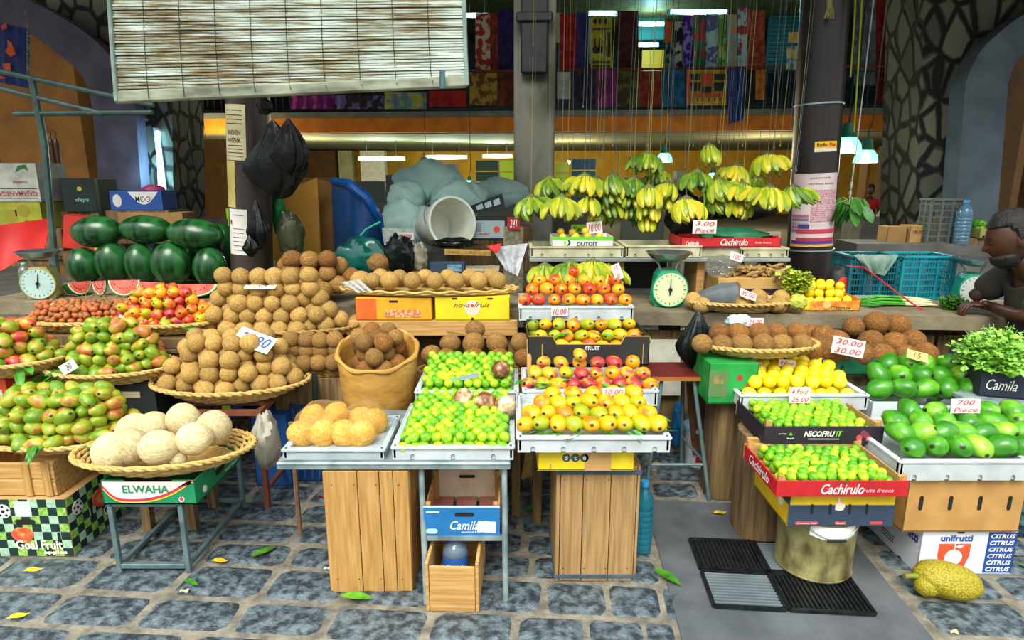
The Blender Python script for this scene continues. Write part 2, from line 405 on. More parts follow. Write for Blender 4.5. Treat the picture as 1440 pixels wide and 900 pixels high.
# ---- hall shell
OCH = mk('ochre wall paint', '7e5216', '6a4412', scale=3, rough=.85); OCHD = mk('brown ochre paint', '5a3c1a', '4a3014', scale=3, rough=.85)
CEIL = mk('dull green grey ceiling', '80866a', '6e745a', scale=2, rough=.9); FLG = mk('hall floor cement', '5a5a54', '454540', scale=3, rough=.8)
BK = 30
m = MB(); m.box((0, 18.8, -.06), (34, 23, .1)); ST(bobj(m, 'floor', FLG))
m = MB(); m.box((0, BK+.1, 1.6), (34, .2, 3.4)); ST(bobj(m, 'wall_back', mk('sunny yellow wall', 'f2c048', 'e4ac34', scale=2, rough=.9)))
m = MB(); m.box((0, BK+.1, 5.4), (34, .2, 4.4)); ST(bobj(m, 'wall_back', mk('dark grey green shop wall', '3a4a48', '2a3634', scale=2)))  # upper back wall in one even dark grey green
m = MB(); m.box((-15, 18, 3.8), (.2, 24, 7.6)); ST(bobj(m, 'wall_left', OCHD))
m = MB(); m.box((15, 18, 3.8), (.2, 24, 7.6)); ST(bobj(m, 'wall_right', OCHD))
m = MB(); m.box((0, 17.6, 7.6), (31, 25, .2)); ST(bobj(m, 'ceiling', mk('roof boards', '8c7a48', '6b5c34', scale=3)))
m = MB(); m.box((0, 4.75, 3.95), (14, 2.9, .12)); m.box((0, 3.30, 3.62), (14, .04, .62)); ST(bobj(m, 'ceiling', mk('unseen shading canopy', '4a4c46', '3a3c38', scale=3)))  # unseen canopy with front drop, put in to block sky light from the stall
# balcony: slab, ochre beam, soffit
YB = 18.0
zs, zo0, zo1 = bpt(720, 157, YB).z, bpt(720, 186, YB).z, bpt(720, 165, YB).z
m = MB(); m.box((0, YB+.0, (zs+zo1)/2), (30, .5, zs-zo1)); ST(bobj(m, 'trim_1', mk('grey balcony edge', '6c7468', '565e54', scale=3)))
m = MB(); m.box((0, YB, (zo0+zo1)/2), (30, .36, zo1-zo0)); ST(bobj(m, 'trim_2', mk('orange balcony beam', 'd07a12', 'b4660e', scale=3, rough=.8)))
m = MB(); m.box((0, YB+6.1, zo0+.05), (30, 12, .14)); ST(bobj(m, 'ceiling', CEIL))
m = MB(); m.box((0, YB+6.2, zs-.06), (30, 12, .1)); ST(bobj(m, 'floor', FLG))
# balcony railing
t = E('balcony_railing', 'thin dark metal railing along the upper floor, hung with cloths', 'railing', (0, 0, 0), RZ)
zr = bpt(720, 100, YB).z; ra = mk('brown red rail', '6a3a2c', rough=.5)
m = MB(); m.tube([(-13, YB-.05, zr), (13, YB-.05, zr)], .035, 8); m.build('handrail', ra, t)
m = MB()
for i in range(131): m.box((-13+i*.2, YB-.05, (zs+zr)/2-.06), (.022, .022, zr-zs-.12))
for zz in (zs+.08, zr-.12): m.box((0, YB-.05, zz), (26, .03, .03))
m.build('balusters', mk('rail iron', '23282a', rough=.6), t, smooth=False)
# ---- far pillars inside the ground floor
def pil(x0, x1, y0, y1, yb, mat, name='pillar', d=.6, label=None, cat='pillar'):
    a = bpt(x0, y1, yb); b = bpt(x1, y0, yb); m = MB()
    m.box(((a.x+b.x)/2, yb+d/2, (a.z+b.z)/2), (b.x-a.x, d, b.z-a.z)); o = bobj(m, name, mat)
    if label: T(o, label, cat)
    else: ST(o)
    return o
GRW = mk('pale green grey paint', 'a3a67c', '8f9270', scale=2)
for i, (x0, x1) in enumerate([(405, 470), (482, 494), (512, 540), (866, 872)]):
    pil(x0, x1, 212, 330, 27, [OCHD, GRW, PAPER, GRW][i], 'trim_%d' % (i+10), .4)
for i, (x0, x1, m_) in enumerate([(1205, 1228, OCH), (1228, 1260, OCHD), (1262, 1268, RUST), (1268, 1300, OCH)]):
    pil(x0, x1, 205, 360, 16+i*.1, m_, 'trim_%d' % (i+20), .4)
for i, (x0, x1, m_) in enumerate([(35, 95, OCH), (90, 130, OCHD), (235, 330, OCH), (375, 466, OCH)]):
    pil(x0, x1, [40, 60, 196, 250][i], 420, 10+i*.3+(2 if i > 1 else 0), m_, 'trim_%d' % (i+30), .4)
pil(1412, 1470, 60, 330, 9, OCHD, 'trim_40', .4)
# ---- near facade: arches and stone
STW = None
def stonewall():
    m, t, b = nodes('dark rubble stone'); N = t.nodes.new; L = t.links.new; b.inputs['Roughness'].default_value = .8
    tc = N('ShaderNodeTexCoord'); mp = N('ShaderNodeMapping'); mp.inputs['Scale'].default_value = (6.5, 6.5, 4.6); L(tc.outputs['Object'], mp.inputs[0])
    nz = N('ShaderNodeTexNoise'); nz.inputs['Scale'].default_value = 2; L(mp.outputs[0], nz.inputs[0])
    mx = N('ShaderNodeMix'); mx.data_type = 'VECTOR'; mx.inputs[0].default_value = .12; L(mp.outputs[0], mx.inputs[4]); L(nz.outputs['Color'], mx.inputs[5])
    v = N('ShaderNodeTexVoronoi'); v.feature = 'DISTANCE_TO_EDGE'; v.inputs['Scale'].default_value = 1; L(mx.outputs[1], v.inputs[0])
    v2 = N('ShaderNodeTexVoronoi'); v2.inputs['Scale'].default_value = 1; L(mx.outputs[1], v2.inputs[0])
    r2 = N('ShaderNodeValToRGB'); r2.color_ramp.elements[0].color = hexc('44473c'); r2.color_ramp.elements[1].color = hexc('7c7e6a')
    L(v2.outputs['Color'], r2.inputs[0])
    r = N('ShaderNodeValToRGB'); r.color_ramp.elements[0].position = .05; r.color_ramp.elements[1].position = .13; L(v.outputs['Distance'], r.inputs[0])
    m2 = N('ShaderNodeMix'); m2.data_type = 'RGBA'; L(r.outputs[0], m2.inputs[0]); m2.inputs[6].default_value = hexc('10120f'); L(r2.outputs[0], m2.inputs[7]); L(m2.outputs[2], b.inputs['Base Color'])
    bp = N('ShaderNodeBump'); bp.inputs['Strength'].default_value = .8; bp.inputs['Distance'].default_value = .03; L(r.outputs[0], bp.inputs['Height']); L(bp.outputs[0], b.inputs['Normal'])
    return m
STW = stonewall()
def chaikin(P, n=2):
    for _ in range(n):
        Q = []
        for i in range(len(P)):
            a, b, c = P[i-1], P[i], P[(i+1) % len(P)]
            if max(math.dist(a, b), math.dist(b, c)) < 92: Q += [(b[0]*.75+a[0]*.25, b[1]*.75+a[1]*.25), (b[0]*.75+c[0]*.25, b[1]*.75+c[1]*.25)]
            else: Q.append(b)
        P = Q
    return P
def facade(poly, yb, d, name, mat):
    poly = chaikin(poly)
    m = MB(); m.prism([(p.x, max(p.z, 0) if y < 325 else 0) for p, y in [(bpt(x, y, yb), y) for x, y in poly]], yb, yb+d); return ST(bobj(m, name, mat, True))
ARCH = mk('lilac grey concrete', '6e697c', '575364', scale=4, rough=.8, bump=.1)
facade([(-90, 12), (0, 28), (40, 45), (85, 78), (112, 100), (124, 125), (130, 155), (136, 330), (196, 330), (190, 150), (178, 118), (150, 68), (90, 25), (40, 0), (0, -14), (-90, -28)], 6.4, .7, 'wall_left', ARCH)
facade([(40, -4), (90, 21), (150, 64), (178, 114), (190, 146), (197, 330), (234, 330), (236, -60), (-90, -60), (-90, -32), (0, -18)], 6.55, .6, 'wall_left', STW)
facade([(1304, -70), (1299, 360), (1352, 360), (1358, 115), (1377, 72), (1402, 48), (1440, 18), (1520, -20), (1520, -70)], 5.6, .6, 'wall_right', STW)
facade([(1352, 360), (1358, 115), (1377, 72), (1402, 48), (1440, 18), (1520, -20), (1520, 30), (1440, 72), (1426, 92), (1418, 118), (1413, 360)], 5.4, .75, 'wall_right', mk('blue grey concrete', '66757e', '525f68', scale=4, rough=.8, bump=.1))
def topz(p):
    q = tob(p)
    return (3.9 if q.y < 6.1 else 7.5) if q.y < 18.05 or p.z > 3.3 else zo0+.02
# vertical tube light on the left stone pillar
def tubelight(p0, p1, r, label, col='cfeaff', e=14, power=0, name='fluorescent_tube', cat='lamp'):
    t = E(name, label, cat, p0); d = Vector(p1)-Vector(p0)
    m = MB(); m.tube([(0, 0, 0), d], r, 10); m.build('tube', mk('tube glow '+col+str(e), col, emit=e), t)
    m = MB(); m.tube([-d*.02, d*.01], r*1.4, 10); m.tube([d*.99, d*1.02], r*1.4, 10); n = (0, r*2.2, 0)
    m.box(d/2+Vector(n), (abs(d.x)+r*3 if abs(d.x) > .3 else r*3.4, r*1.6, abs(d.z)+r*3 if abs(d.z) > .3 else r*3.4)); m.build('fitting', mk('lamp fitting', 'b9c4c4'), t)
    if abs(d.x) > .3:
        m = MB(); hz = topz(Vector(p0)+Vector((0, .2, 0)))-p0[2]
        for u in (.15, .85): m.tube([d*u+Vector((0, .05, 0)), d*u+Vector((0, .05, hz))], .008, 5)
        m.build('hanger', BLACK, t)
    if power:
        l = bpy.data.lights.new('tube_light', 'POINT'); l.energy = power; l.color = hexc(col)[:3]; l.shadow_soft_size = .15
        lo = bpy.data.objects.new('tube_light', l); COL.objects.link(lo); lo.parent = t; lo.location = d/2+Vector((0, -.12, -.08))
    return t
tubelight(atb(222, 183, 6.5), atb(226, 283, 6.5), .018, 'glowing vertical fluorescent tube fixed to the left stone pillar', '9fe0ff', 16, 9)
for x0, x1, y, yb, lb in [(506, 566, 223, 21, 'fluorescent tube glowing in the hall behind the sacks, left one'), (600, 654, 221, 22, 'fluorescent tube glowing in the hall above the white bucket'), (680, 718, 219, 23, 'short fluorescent tube glowing just left of the square column')]:
    tubelight(atb(x0, y, yb), atb(x1, y, yb), .04, lb, 'e8ffe0', 10, 190)
for x0, x1, y, yb, lb in [(656, 686, 21, 21, 'upstairs fluorescent tube beside the red patterned cloths'), (828, 866, 18, 21, 'upstairs fluorescent tube above the yellow bird cloth'), (942, 1022, 16, 21, 'long upstairs fluorescent tube above the floral cloths'), (898, 934, 33, 25, 'upstairs tube lit over the far shop window'), (898, 925, 62, 25, 'lower tube lit inside the far shop window'), (1128, 1160, 14, 23, 'upstairs tube beside the big round column')]:
    tubelight(atb(x0, y, yb), atb(x1, y, yb), .045, lb, 'a8f4ff', 9, 55)
# extra hall lamps further in that light walls and ceiling (real pendant lamps)
def pendant(px, py, yb, s, label, power, cord=1.2, glow='eafff6'):
    """green enamelled dome lamp with glass globe"""
    p = atb(px, py, yb); t = E('pendant_lamp', label, 'lamp', p)
    m = MB(); m.lathe([(.02*s, .34*s), (.07*s, .33*s), (.09*s, .2*s), (.11*s, .16*s), (.02*s, .17*s)], seg=24); m.build('cap', mk('green enamel', '12604a', rough=.35), t)
    m = MB(); m.lathe([(.1*s, .165*s), (.16*s, .08*s), (.18*s, -.03*s), (.178*s, -.03*s), (.157*s, .08*s), (.098*s, .16*s)], seg=24); m.build('glass_shade', mk('frosted green glass', 'a4efdb', rough=.15, trans=.6, emit=.35), t)
    m = MB(); m.blob((0, 0, .05*s), (.06*s, .06*s, .08*s), 14, 10); m.build('bulb', mk('bulb glow '+glow, glow, emit=14), t)
    m = MB(); m.tube([(0, 0, .33*s), (.0, 0, .45*s), (.03, 0, .6*s), (.0, 0, max(.7*s, topz(p)-p.z))], .007, 6); m.build('cord', BLACK, t)
    l = bpy.data.lights.new('bulb_light', 'POINT'); l.energy = power; l.color = (1, .96, .8); l.shadow_soft_size = .12
    lo = bpy.data.objects.new('bulb_light', l); COL.objects.link(lo); lo.parent = t; lo.location = (0, 0, -.12*s)
pendant(1190, 212, 5.2, .62, 'green enamel dome lamp glowing just right of the round column', 14, 2.0)
pendant(1217, 226, 7.4, .7, 'smaller lit dome lamp beside the first one near the round column', 18, 1.6)
pendant(1302, 210, 7.5, .8, 'lit dome lamp half hidden by the right stone pillar', 18, 1.6)
pendant(934, 226, 13, .9, 'lit pendant lamp behind the hanging bananas', 60, 1.0)
pendant(597, 243, 12, .85, 'lit pendant lamp above the white bucket and sacks', 60, 1.0)
pendant(660, 259, 14, .5, 'small bare lamp glowing between the sacks and square column', 20, 1.2)
pendant(1002, 250, 15, .7, 'lit pendant lamp seen between two clusters of bananas', 60, 1.2)
# yellow lamps deep in the hall (the glow seen on the soffit)
for x, y, yb, lb in [(290, 205, 17, 'warm bulb hanging in the hall left of the plastered pole'), (1075, 232, 20, 'warm bulb hanging in the hall behind the rightmost bananas'), (430, 222, 20, 'warm bulb hanging in the hall right of the black bags'), (800, 228, 22, 'warm bulb hanging in the hall right of the square column')]:
    p = atb(x, y, yb); t = E('hanging_bulb', lb, 'lamp', p); m = MB(); m.blob((0, 0, 0), (.05, .05, .07), 12, 8); m.build('bulb', mk('warm bulb', 'ffd890', emit=12), t)
    m = MB(); m.tube([(0, 0, .06), (0, 0, topz(p)-p.z)], .008, 6); m.lathe([(.03, .05), (.03, .11)], seg=10); m.build('cord', BLACK, t)
    l = bpy.data.lights.new('bulb_light', 'POINT'); l.energy = 240; l.color = (1, .8, .45); l.shadow_soft_size = .3; lo = bpy.data.objects.new('bulb_light', l); COL.objects.link(lo); lo.parent = t; lo.location = (0, 0, -.2)
# ---- columns
def column(X, lean, Y, r, z0, z1, mat, label, name='round_column', ring=None):
    p = Vector((X, Y, 0)); t = E(name, label, 'column', (p.x, Y, z0)); t.rotation_euler = (0, lean, 0)
    m = MB(); m.lathe([(r, 0), (r, (z1-z0)*.5), (r*.99, z1-z0)], seg=48); m.build('shaft', mat, t)
    for zz in ring or []:
        m = MB(); m.lathe([(r+.001, zz-z0-.006), (r+.008, zz-z0-.005), (r+.008, zz-z0+.005), (r+.001, zz-z0+.006)], seg=48); m.build('band', STEEL, t)
    return p
COLM = mk('dark brown glazed column', '342c2a', '241f1e', scale=4, rough=.32, stretch=(1, 1, .2), bump=.04)
pr = column(2.188, -.0432, 4.5, .152, .0, 3.9, COLM, 'large dark round column right of centre with posters taped on', ring=[zat(146, 4.45), zat(352, 4.4)])
pl = column(-1.923, .0656, 4.45, .142, .0, 3.9, mk('grey brown pole paint', '443a35', '332b28', scale=4, rough=.35, stretch=(1, 1, .2)), 'round column at left wrapped in papers below the bamboo blind', ring=[])
# square column with plaster wear and old dark lamp box
p = atb(750, 300, 8.5); t = E('square_column', 'square plastered concrete column behind the central bananas', 'column', (p.x, p.y, 0), RZ)
m = MB(); m.box((0, .27, 2.4), (.53, .53, 4.8), b=.02); m.build('shaft', mk('mottled plaster', '75766a', '44443a', scale=2.5, detail=8, rough=.9, bump=.15, stretch=(1, 1, .5)), t)
zb = zat(106, 8.4); m = MB(); m.box((0, -.06, zb+.5), (.34, .12, .95), b=.02); m.box((0, -.1, zb+.68), (.46, .1, .12), b=.02); m.build('lamp_box', mk('dark grey lamp casing', '23282a', '171a1c', scale=8), t)
# ---- blind
Y = 3.7
t = E('bamboo_blind', 'weathered bamboo slat roller blind hanging over the left front of the stall', 'blind', at(405, 140, Y))
loc = t.location.copy()
def bl(px, py, yy=Y): q = at(px, py, yy)-loc; return q
def slatmat():
    m, tt, b = nodes('peeling painted slats'); N = tt.nodes.new; L = tt.links.new; b.inputs['Roughness'].default_value = .7
    tc = N('ShaderNodeTexCoord'); sp = N('ShaderNodeSeparateXYZ'); L(tc.outputs['Object'], sp.inputs[0])
    mp = N('ShaderNodeMapping'); mp.inputs['Scale'].default_value = (2.6, 1, 55); L(tc.outputs['Object'], mp.inputs[0])
    nz = N('ShaderNodeTexNoise'); nz.inputs['Scale'].default_value = 1.3; nz.inputs['Detail'].default_value = 9; nz.inputs['Roughness'].default_value = .65; L(mp.outputs[0], nz.inputs[0])
    n2 = N('ShaderNodeTexNoise'); n2.inputs['Scale'].default_value = 1.7; n2.inputs['Detail'].default_value = 3; L(tc.outputs['Object'], n2.inputs[0])
    ad = N('ShaderNodeMath'); ad.operation = 'MULTIPLY_ADD'; L(n2.outputs['Fac'], ad.inputs[0]); ad.inputs[1].default_value = .55; L(nz.outputs['Fac'], ad.inputs[2])
    r = N('ShaderNodeValToRGB'); e = r.color_ramp.elements; e[0].position = .6; e[0].color = hexc('4a3628'); e[1].position = .86; e[1].color = hexc('d8e4dc'); x = e.new(.7); x.color = hexc('94845e'); x = e.new(.78); x.color = hexc('b2c2b2')
    L(ad.outputs[0], r.inputs[0]); L(r.outputs[0], b.inputs['Base Color']); return m
m = MB(); ns = 34
for i in range(ns):
    u = (i+.5)/ns
    a = bl(150+14*u, -20+146*u); b = bl(655, -20+136*u-2); hh = (bl(400, 3.2)-bl(400, 0)).length*1.0
    d = b-a; a.y += .012*math.sin(i*1.7); L_ = d.length; ang = math.atan2(d.z, d.x)
    m.box((a+b)/2, (L_, .006, abs(hh)), Euler((.25, -ang, 0)), b=.0012)
m.build('slats', slatmat(), t, smooth=False)
for k in range(9):
    x = 203+k*50+0; m = MB(); m.tube([bl(x-3, -20, Y-.008), bl(x, 60, Y-.008), bl(x+4, 118, Y-.008), bl(x+6, 139-k*3.2, Y-.03)], .0022, 5); m.build('cord', mk('dark blind cord', '23312c'), t)
m = MB(); a = bl(160, 137); b = bl(658, 114); d = b-a
m.box((a+b)/2, (d.length, .03, .07), Euler((0, -math.atan2(d.z, d.x), 0)), b=.012); m.build('bottom_rail', mk('stained rail cloth', '98a08a', '5b604e', scale=5, stretch=(1, 1, 3)), t)
for x0, x1 in ((152, 164), (652, 657)):
    m = MB(); m.tube([bl(x0, -25, Y-.01), bl((x0+x1)/2, 70, Y-.01), bl(x1, 142 if x0 < 300 else 120, Y-.01)], .012, 8); m.build('side_binding', mk('grey green binding', '8aa39a', '66786e', scale=9), t)
m = MB(); m.sheet(lambda u, v: bl(618+8*u, 98+26*v, Y-.05)+Vector((0, .01*math.sin(u*6), 0)), 5, 5, .004); m.build('rag', mk('blue grey rag', '4f6f74'), t)
# ---- green metal frame upper left
GRM = mk('teal grey painted frame', '3f5f58', '2c443f', scale=9, rough=.5)
t = E('awning_frame', 'teal grey metal awning frame with one post at upper left', 'frame', (0, 0, 0)); 
m = MB(); m.tube([at(45, 110, 4.6), at(62, 200, 4.6), at(80, 400, 4.6), at(84, 415, 4.6)], .024, 8); m.build('post', GRM, t)
for pts in ([(-10, 98), (216, 148)], [(-10, 122), (145, 160)], [(20, 160), (215, 158)]):
    m = MB(); m.tube([at(x, y, 4.6) for x, y in pts], .018, 8); m.build('rail', GRM, t)
def qs(name, label, cat, pts, Y, mat, parent=None, amp=.02, fr=3, th=.006, nu=14, nv=8, group=None):
    """hanging cloth: quad from 4 photo points at depth(s) Y with real folds"""
    Ys = Y if isinstance(Y, (list, tuple)) else [Y]*4; q = [at(x, y, yy) for (x, y), yy in zip(pts, Ys)]; c = sum(q, Vector())/4
    ph = random.uniform(0, 6)
    def fn(u, v):
        p = q[0].lerp(q[1], u).lerp(q[3].lerp(q[2], u), v)-c; p.y += amp*math.sin(u*fr*2*PI+ph)*(.4+.6*v)+amp*.4*math.sin(v*5+ph); return p
    m = MB(); m.sheet(fn, nu, nv, th); o = m.build(name, mat, parent, loc=c)
    if label: T(o, label, cat, group)
    return o
# ---- cloths for sale upstairs: (x0,y0,x1,y1,colour,second,label)
def cl(x0, y0, x1, y1, c, c2, label, yb=18.4, sc=5, name='hanging_cloth', lo=.48, hi=.54):
    Yw = atb((x0+x1)/2, y0, yb).y
    return qs(name, label, 'cloth', [(x0+.5, y0), (x1-.5, y0), (x1-.5, y1), (x0+.5, y1)], Yw, mk('cloth '+c+(c2 or ''), c, c2, scale=sc, lo=lo, hi=hi, rough=.9), amp=.03, fr=max(1, (x1-x0)/14), th=.012, nu=max(8, int((x1-x0)/2)))
CL = [(668, 18, 690, 102, '9c2a20', 'c0b8a0', 'red cloth strip with white block prints beside the blind edge'), (690, 18, 706, 100, '6e1f22', '8c3a2c', 'dark maroon cloth hanging upstairs next to the red printed strip'), (700, 12, 724, 100, '1d1648', '2a1d60', 'deep violet cloth hanging left of the square column'),
 (777, 18, 790, 60, 'a8a888', None, 'small pale cloth high beside the square column'), (787, 20, 812, 100, 'b11f1c', '8a1414', 'bright red plain cloth right of the square column'), (810, 18, 828, 100, '2a2e78', '45306a', 'blue violet cloth beside the plain red one'), (828, 25, 834, 90, 'a9d2dc', None, 'narrow pale blue shirt sleeve left of the yellow bird cloth'),
 (868, 15, 898, 100, '4e2326', '3a1a1c', 'wide dark maroon cloth left of the far window'), (934, 30, 946, 60, 'c05a34', None, 'small orange shirt hanging beside far window'), (936, 60, 948, 100, '4f8fa0', '203038', 'blue and black patterned garment beside far window'), (948, 30, 960, 100, '16181c', 'a8bab0', 'black garment left of the purple floral cloth'),
 (960, 22, 975, 98, '4a1e98', '8a8ad0', 'purple cloth with pale blossoms hanging in the floral row'), (975, 20, 992, 98, '2b7350', 'b03a3a', 'green cloth with red flowers in the floral row'), (992, 20, 1010, 98, 'a5d8dc', '5f6aa8', 'pale blue printed cloth in the floral row'), (1010, 20, 1022, 98, '6da050', 'a8c878', 'light green cloth in the floral row'), (1022, 20, 1037, 98, '7fb9bb', 'c8a05a', 'turquoise cloth with yellow dots in the floral row'), (1037, 10, 1051, 98, 'b4dce0', 'b04050', 'white blue cloth with single red buds in the floral row'), (1051, 14, 1076, 98, 'b8543c', '8a3a2c', 'salmon red wrap hanging right end of the floral row'),
 (1200, 0, 1232, 120, '54606a', '6e7c84', 'grey translucent cloth right of the round column'), (1232, 0, 1276, 146, '7d1713', '5e0f0d', 'long dark red curtain cloth near the right stone pillar'), (1272, 0, 1292, 146, '8f8e7c', 'b0ae98', 'beige cloth between the red and blue ones'), (1289, 2, 1302, 122, '1c2f9c', '16247a', 'royal blue cloth beside the right stone pillar'), (1300, 0, 1310, 146, '2f8f70', 'a8c24a', 'green and lime patterned strip beside the stone pillar')]
for c in CL: cl(*c)
CL2 = [(660, 102, 700, 148, '8f7c30', '5d3a1c', 'gold and brown checked cloth over the railing beside the blind'), (602, 128, 656, 150, 'a01512', '7c0f0e', 'red cloth with white print on railing under the blind'), (700, 102, 722, 150, '5f2418', '3c1812', 'rust brown cloth over the railing left of square column'), (783, 101, 803, 139, '8c9a92', 'a8b4aa', 'small grey white towel over the railing'), (806, 100, 838, 150, '1c1a2a', '302c40', 'black cloth over the railing left of the plum one'),
 (838, 98, 868, 150, '5a1a58', '7a2a70', 'plum cloth over the railing below the yellow bird cloth'), (868, 100, 898, 150, '3a3018', '4c5a28', 'dark olive cloth over the railing'), (898, 100, 930, 150, '6a1c14', '7c3018', 'brown red cloth over the railing below the far window'), (930, 98, 963, 150, '10486c', '18608a', 'teal blue cloth over the railing below purple blossoms'), (1062, 98, 1076, 140, '9c5a1c', 'b8742a', 'ochre cloth over the railing right of the long blue one'),
 (408, 134, 470, 153, '6a1a6a', '8c2c80', 'magenta cloth on railing below the blind, left end'), (470, 134, 540, 153, '2a2030', '6b5c9a', 'dark printed cloth on railing below the middle of the blind'), (540, 130, 600, 153, '5a8090', '9aa04a', 'striped multicoloured cloth on railing below the blind')]
for c in CL2: cl(*c, yb=17.8, name='railing_cloth')
# yellow bird cloth, patterned yellow-black cloth, long blue cloth
o = cl(830, 22, 861, 98, 'b9b436', 'a4a02c', 'yellow cloth printed with black birds and zigzag borders', 18.1)
Yp = atb(845, 50, 18.1).y-.09
def pm(parent, pts, mat, yy): # motif given by photo points on the cloth plane
    m = MB(); q = [at(x, y, yy)-parent.location for x, y in pts]; m.prism([(a.x, a.z) for a in q], q[0].y, q[0].y+.004); return m.build('printed_motif', mat, parent, smooth=False)
for k in range(3): cx = 837+k*7.5; pm(o, [(cx-3, 30), (cx, 25), (cx+3, 30), (cx, 35)], BLACK, Yp)
for cx, s in ((837, 1), (844, 1)): pm(o, [(cx-4, 70), (cx-2, 75), (cx+4, 75), (cx+5, 68), (cx+1, 64), (cx+1, 55), (cx-1, 53), (cx-1, 64)], BLACK, Yp)
for y in (40, 86, 92): pm(o, [(832, y), (858, y), (858, y+2), (832, y+2)], BLACK, Yp)
pm(o, [(852, 45), (858, 45), (858, 80), (852, 80)], BLACK, Yp)
o = cl(965, 98, 1022, 148, 'b29034', 'c8a440', 'cream orange and black block printed cloth over the railing', 17.8, name='railing_cloth')
Yp = atb(993, 120, 17.8).y-.09
OR = mk('orange print', 'b8401a')
for a in [(965, 98, 970, 148), (987, 104, 1002, 120), (970, 132, 1021, 136)]: pm(o, [(a[0], a[1]), (a[2], a[1]), (a[2], a[3]), (a[0], a[3])], OR, Yp)
for a in [(971, 104, 985, 112), (971, 116, 985, 128), (987, 122, 1001, 130), (1004, 104, 1019, 112), (1004, 116, 1019, 128)]+[(972+k*8, 138, 974+k*8, 146) for k in range(6)]: pm(o, [(a[0], a[1]), (a[2], a[1]), (a[2]-1, a[3]), (a[0]+1, a[3])], BLACK, Yp)
o = qs('railing_cloth', 'long dark blue spangled cloth hanging down over the orange beam', 'cloth', [(1022, 97), (1049, 97), (1046, 168), (1026, 174)], 17.2, mk('blue spangle', '12286c', '3a66b0', scale=30, lo=.55, hi=.7), amp=.04)
# upstairs shop fronts
for x0, x1, y0, y1, c, lb in [(890, 936, 20, 56, '3f9a98', 'lit teal shop window upstairs'), (902, 934, 70, 100, 'e8a020', 'bright yellow wall panel upstairs beyond the railing'), (1078, 1130, 5, 100, '2a7a80', 'teal roller shutter upstairs behind the hanging strings'), (655, 722, 0, 14, 'a0a050', 'pale upstairs ceiling panel beside the blind')]:
    o = pil(x0, x1, y0, y1, 26, mk('shop '+c, c, scale=2), 'shop_front', .3, lb, 'shop front')
    if '2a7a80' == c:
        m = MB(); a = bpt(x0, y1, 25.97); b = bpt(x1, y0, 25.97)
        for k in range(16): m.box(((a.x+b.x)/2, 25.97, a.z+(b.z-a.z)*(k+.5)/16), (b.x-a.x, .05, (b.z-a.z)/32))
        m.build('shutter_ribs', mk('shutter rib', '1c5a60'), o, smooth=False)
for x0, x1, y0, y1, c, lb in [(1108, 1126, 45, 60, 'd8a83a', 'straw yellow bag hanging beside the round column'), (1106, 1126, 64, 98, '4a90b0', 'blue and cream striped bag hanging beside the round column')]:
    o = cl(x0, y0, x1, y1, c, 'c8c08a', lb, 17.6, name='hanging_bag')
# orange-blue cloth upper left, decorative beads
o = qs('printed_cloth', 'blue cloth with orange figures hanging at the upper left edge', 'cloth', [(-20, 26), (36, 40), (38, 124), (-20, 112)], 5.6, mk('deep blue cotton', '12307c', '0e2564', scale=5), amp=.015)
for pts in ([(8, 32), (10, 40), (3, 42), (1, 36)], [(10, 55), (16, 60), (22, 76), (14, 80), (7, 72), (11, 66)], [(3, 90), (14, 88), (15, 100), (6, 98)], [(0, 106), (8, 110), (0, 111)]): pm(o, pts, mk('orange print 2', 'd8501a'), 5.55)
m = MB()
for k in range(14):
    q = at(40, 46+k*5, 5.5); m.blob(q-at(40, 46, 5.5), (.014, .014, .017), 8, 6)
m.tube([(0, 0, .3), (0, 0, 0), at(40, 112, 5.5)-at(40, 46, 5.5)], .003, 5)
T(m.build('bead_string', mk('shell beads', '9aa088', '3a4a48', scale=30), loc=at(40, 46, 5.5)), 'string of small pale beads hanging beside the blue printed cloth', 'beads')
# fire extinguishers on the ochre wall
for k, x in enumerate((73, 80)):
    p = at(x, 208, 9.6); t = E('fire_extinguisher', ['dark cylinder bottle on the ochre wall, left of the pair', 'dark cylinder bottle on the ochre wall, right of the pair'][k], 'canister', p)
    m = MB(); m.lathe([(.0, -.22), (.035, -.22), (.038, .05), (.03, .1), (.012, .13), (.012, .16)], seg=16); m.build('body', mk('brown black enamel', '3a1c18', rough=.3), t)
    m = MB(); m.tube([(0, 0, .15), (.02, 0, .22), (-.12, 0, .3), (-.16, 0, .2)], .008, 6); m.build('hose', BLACK, t)
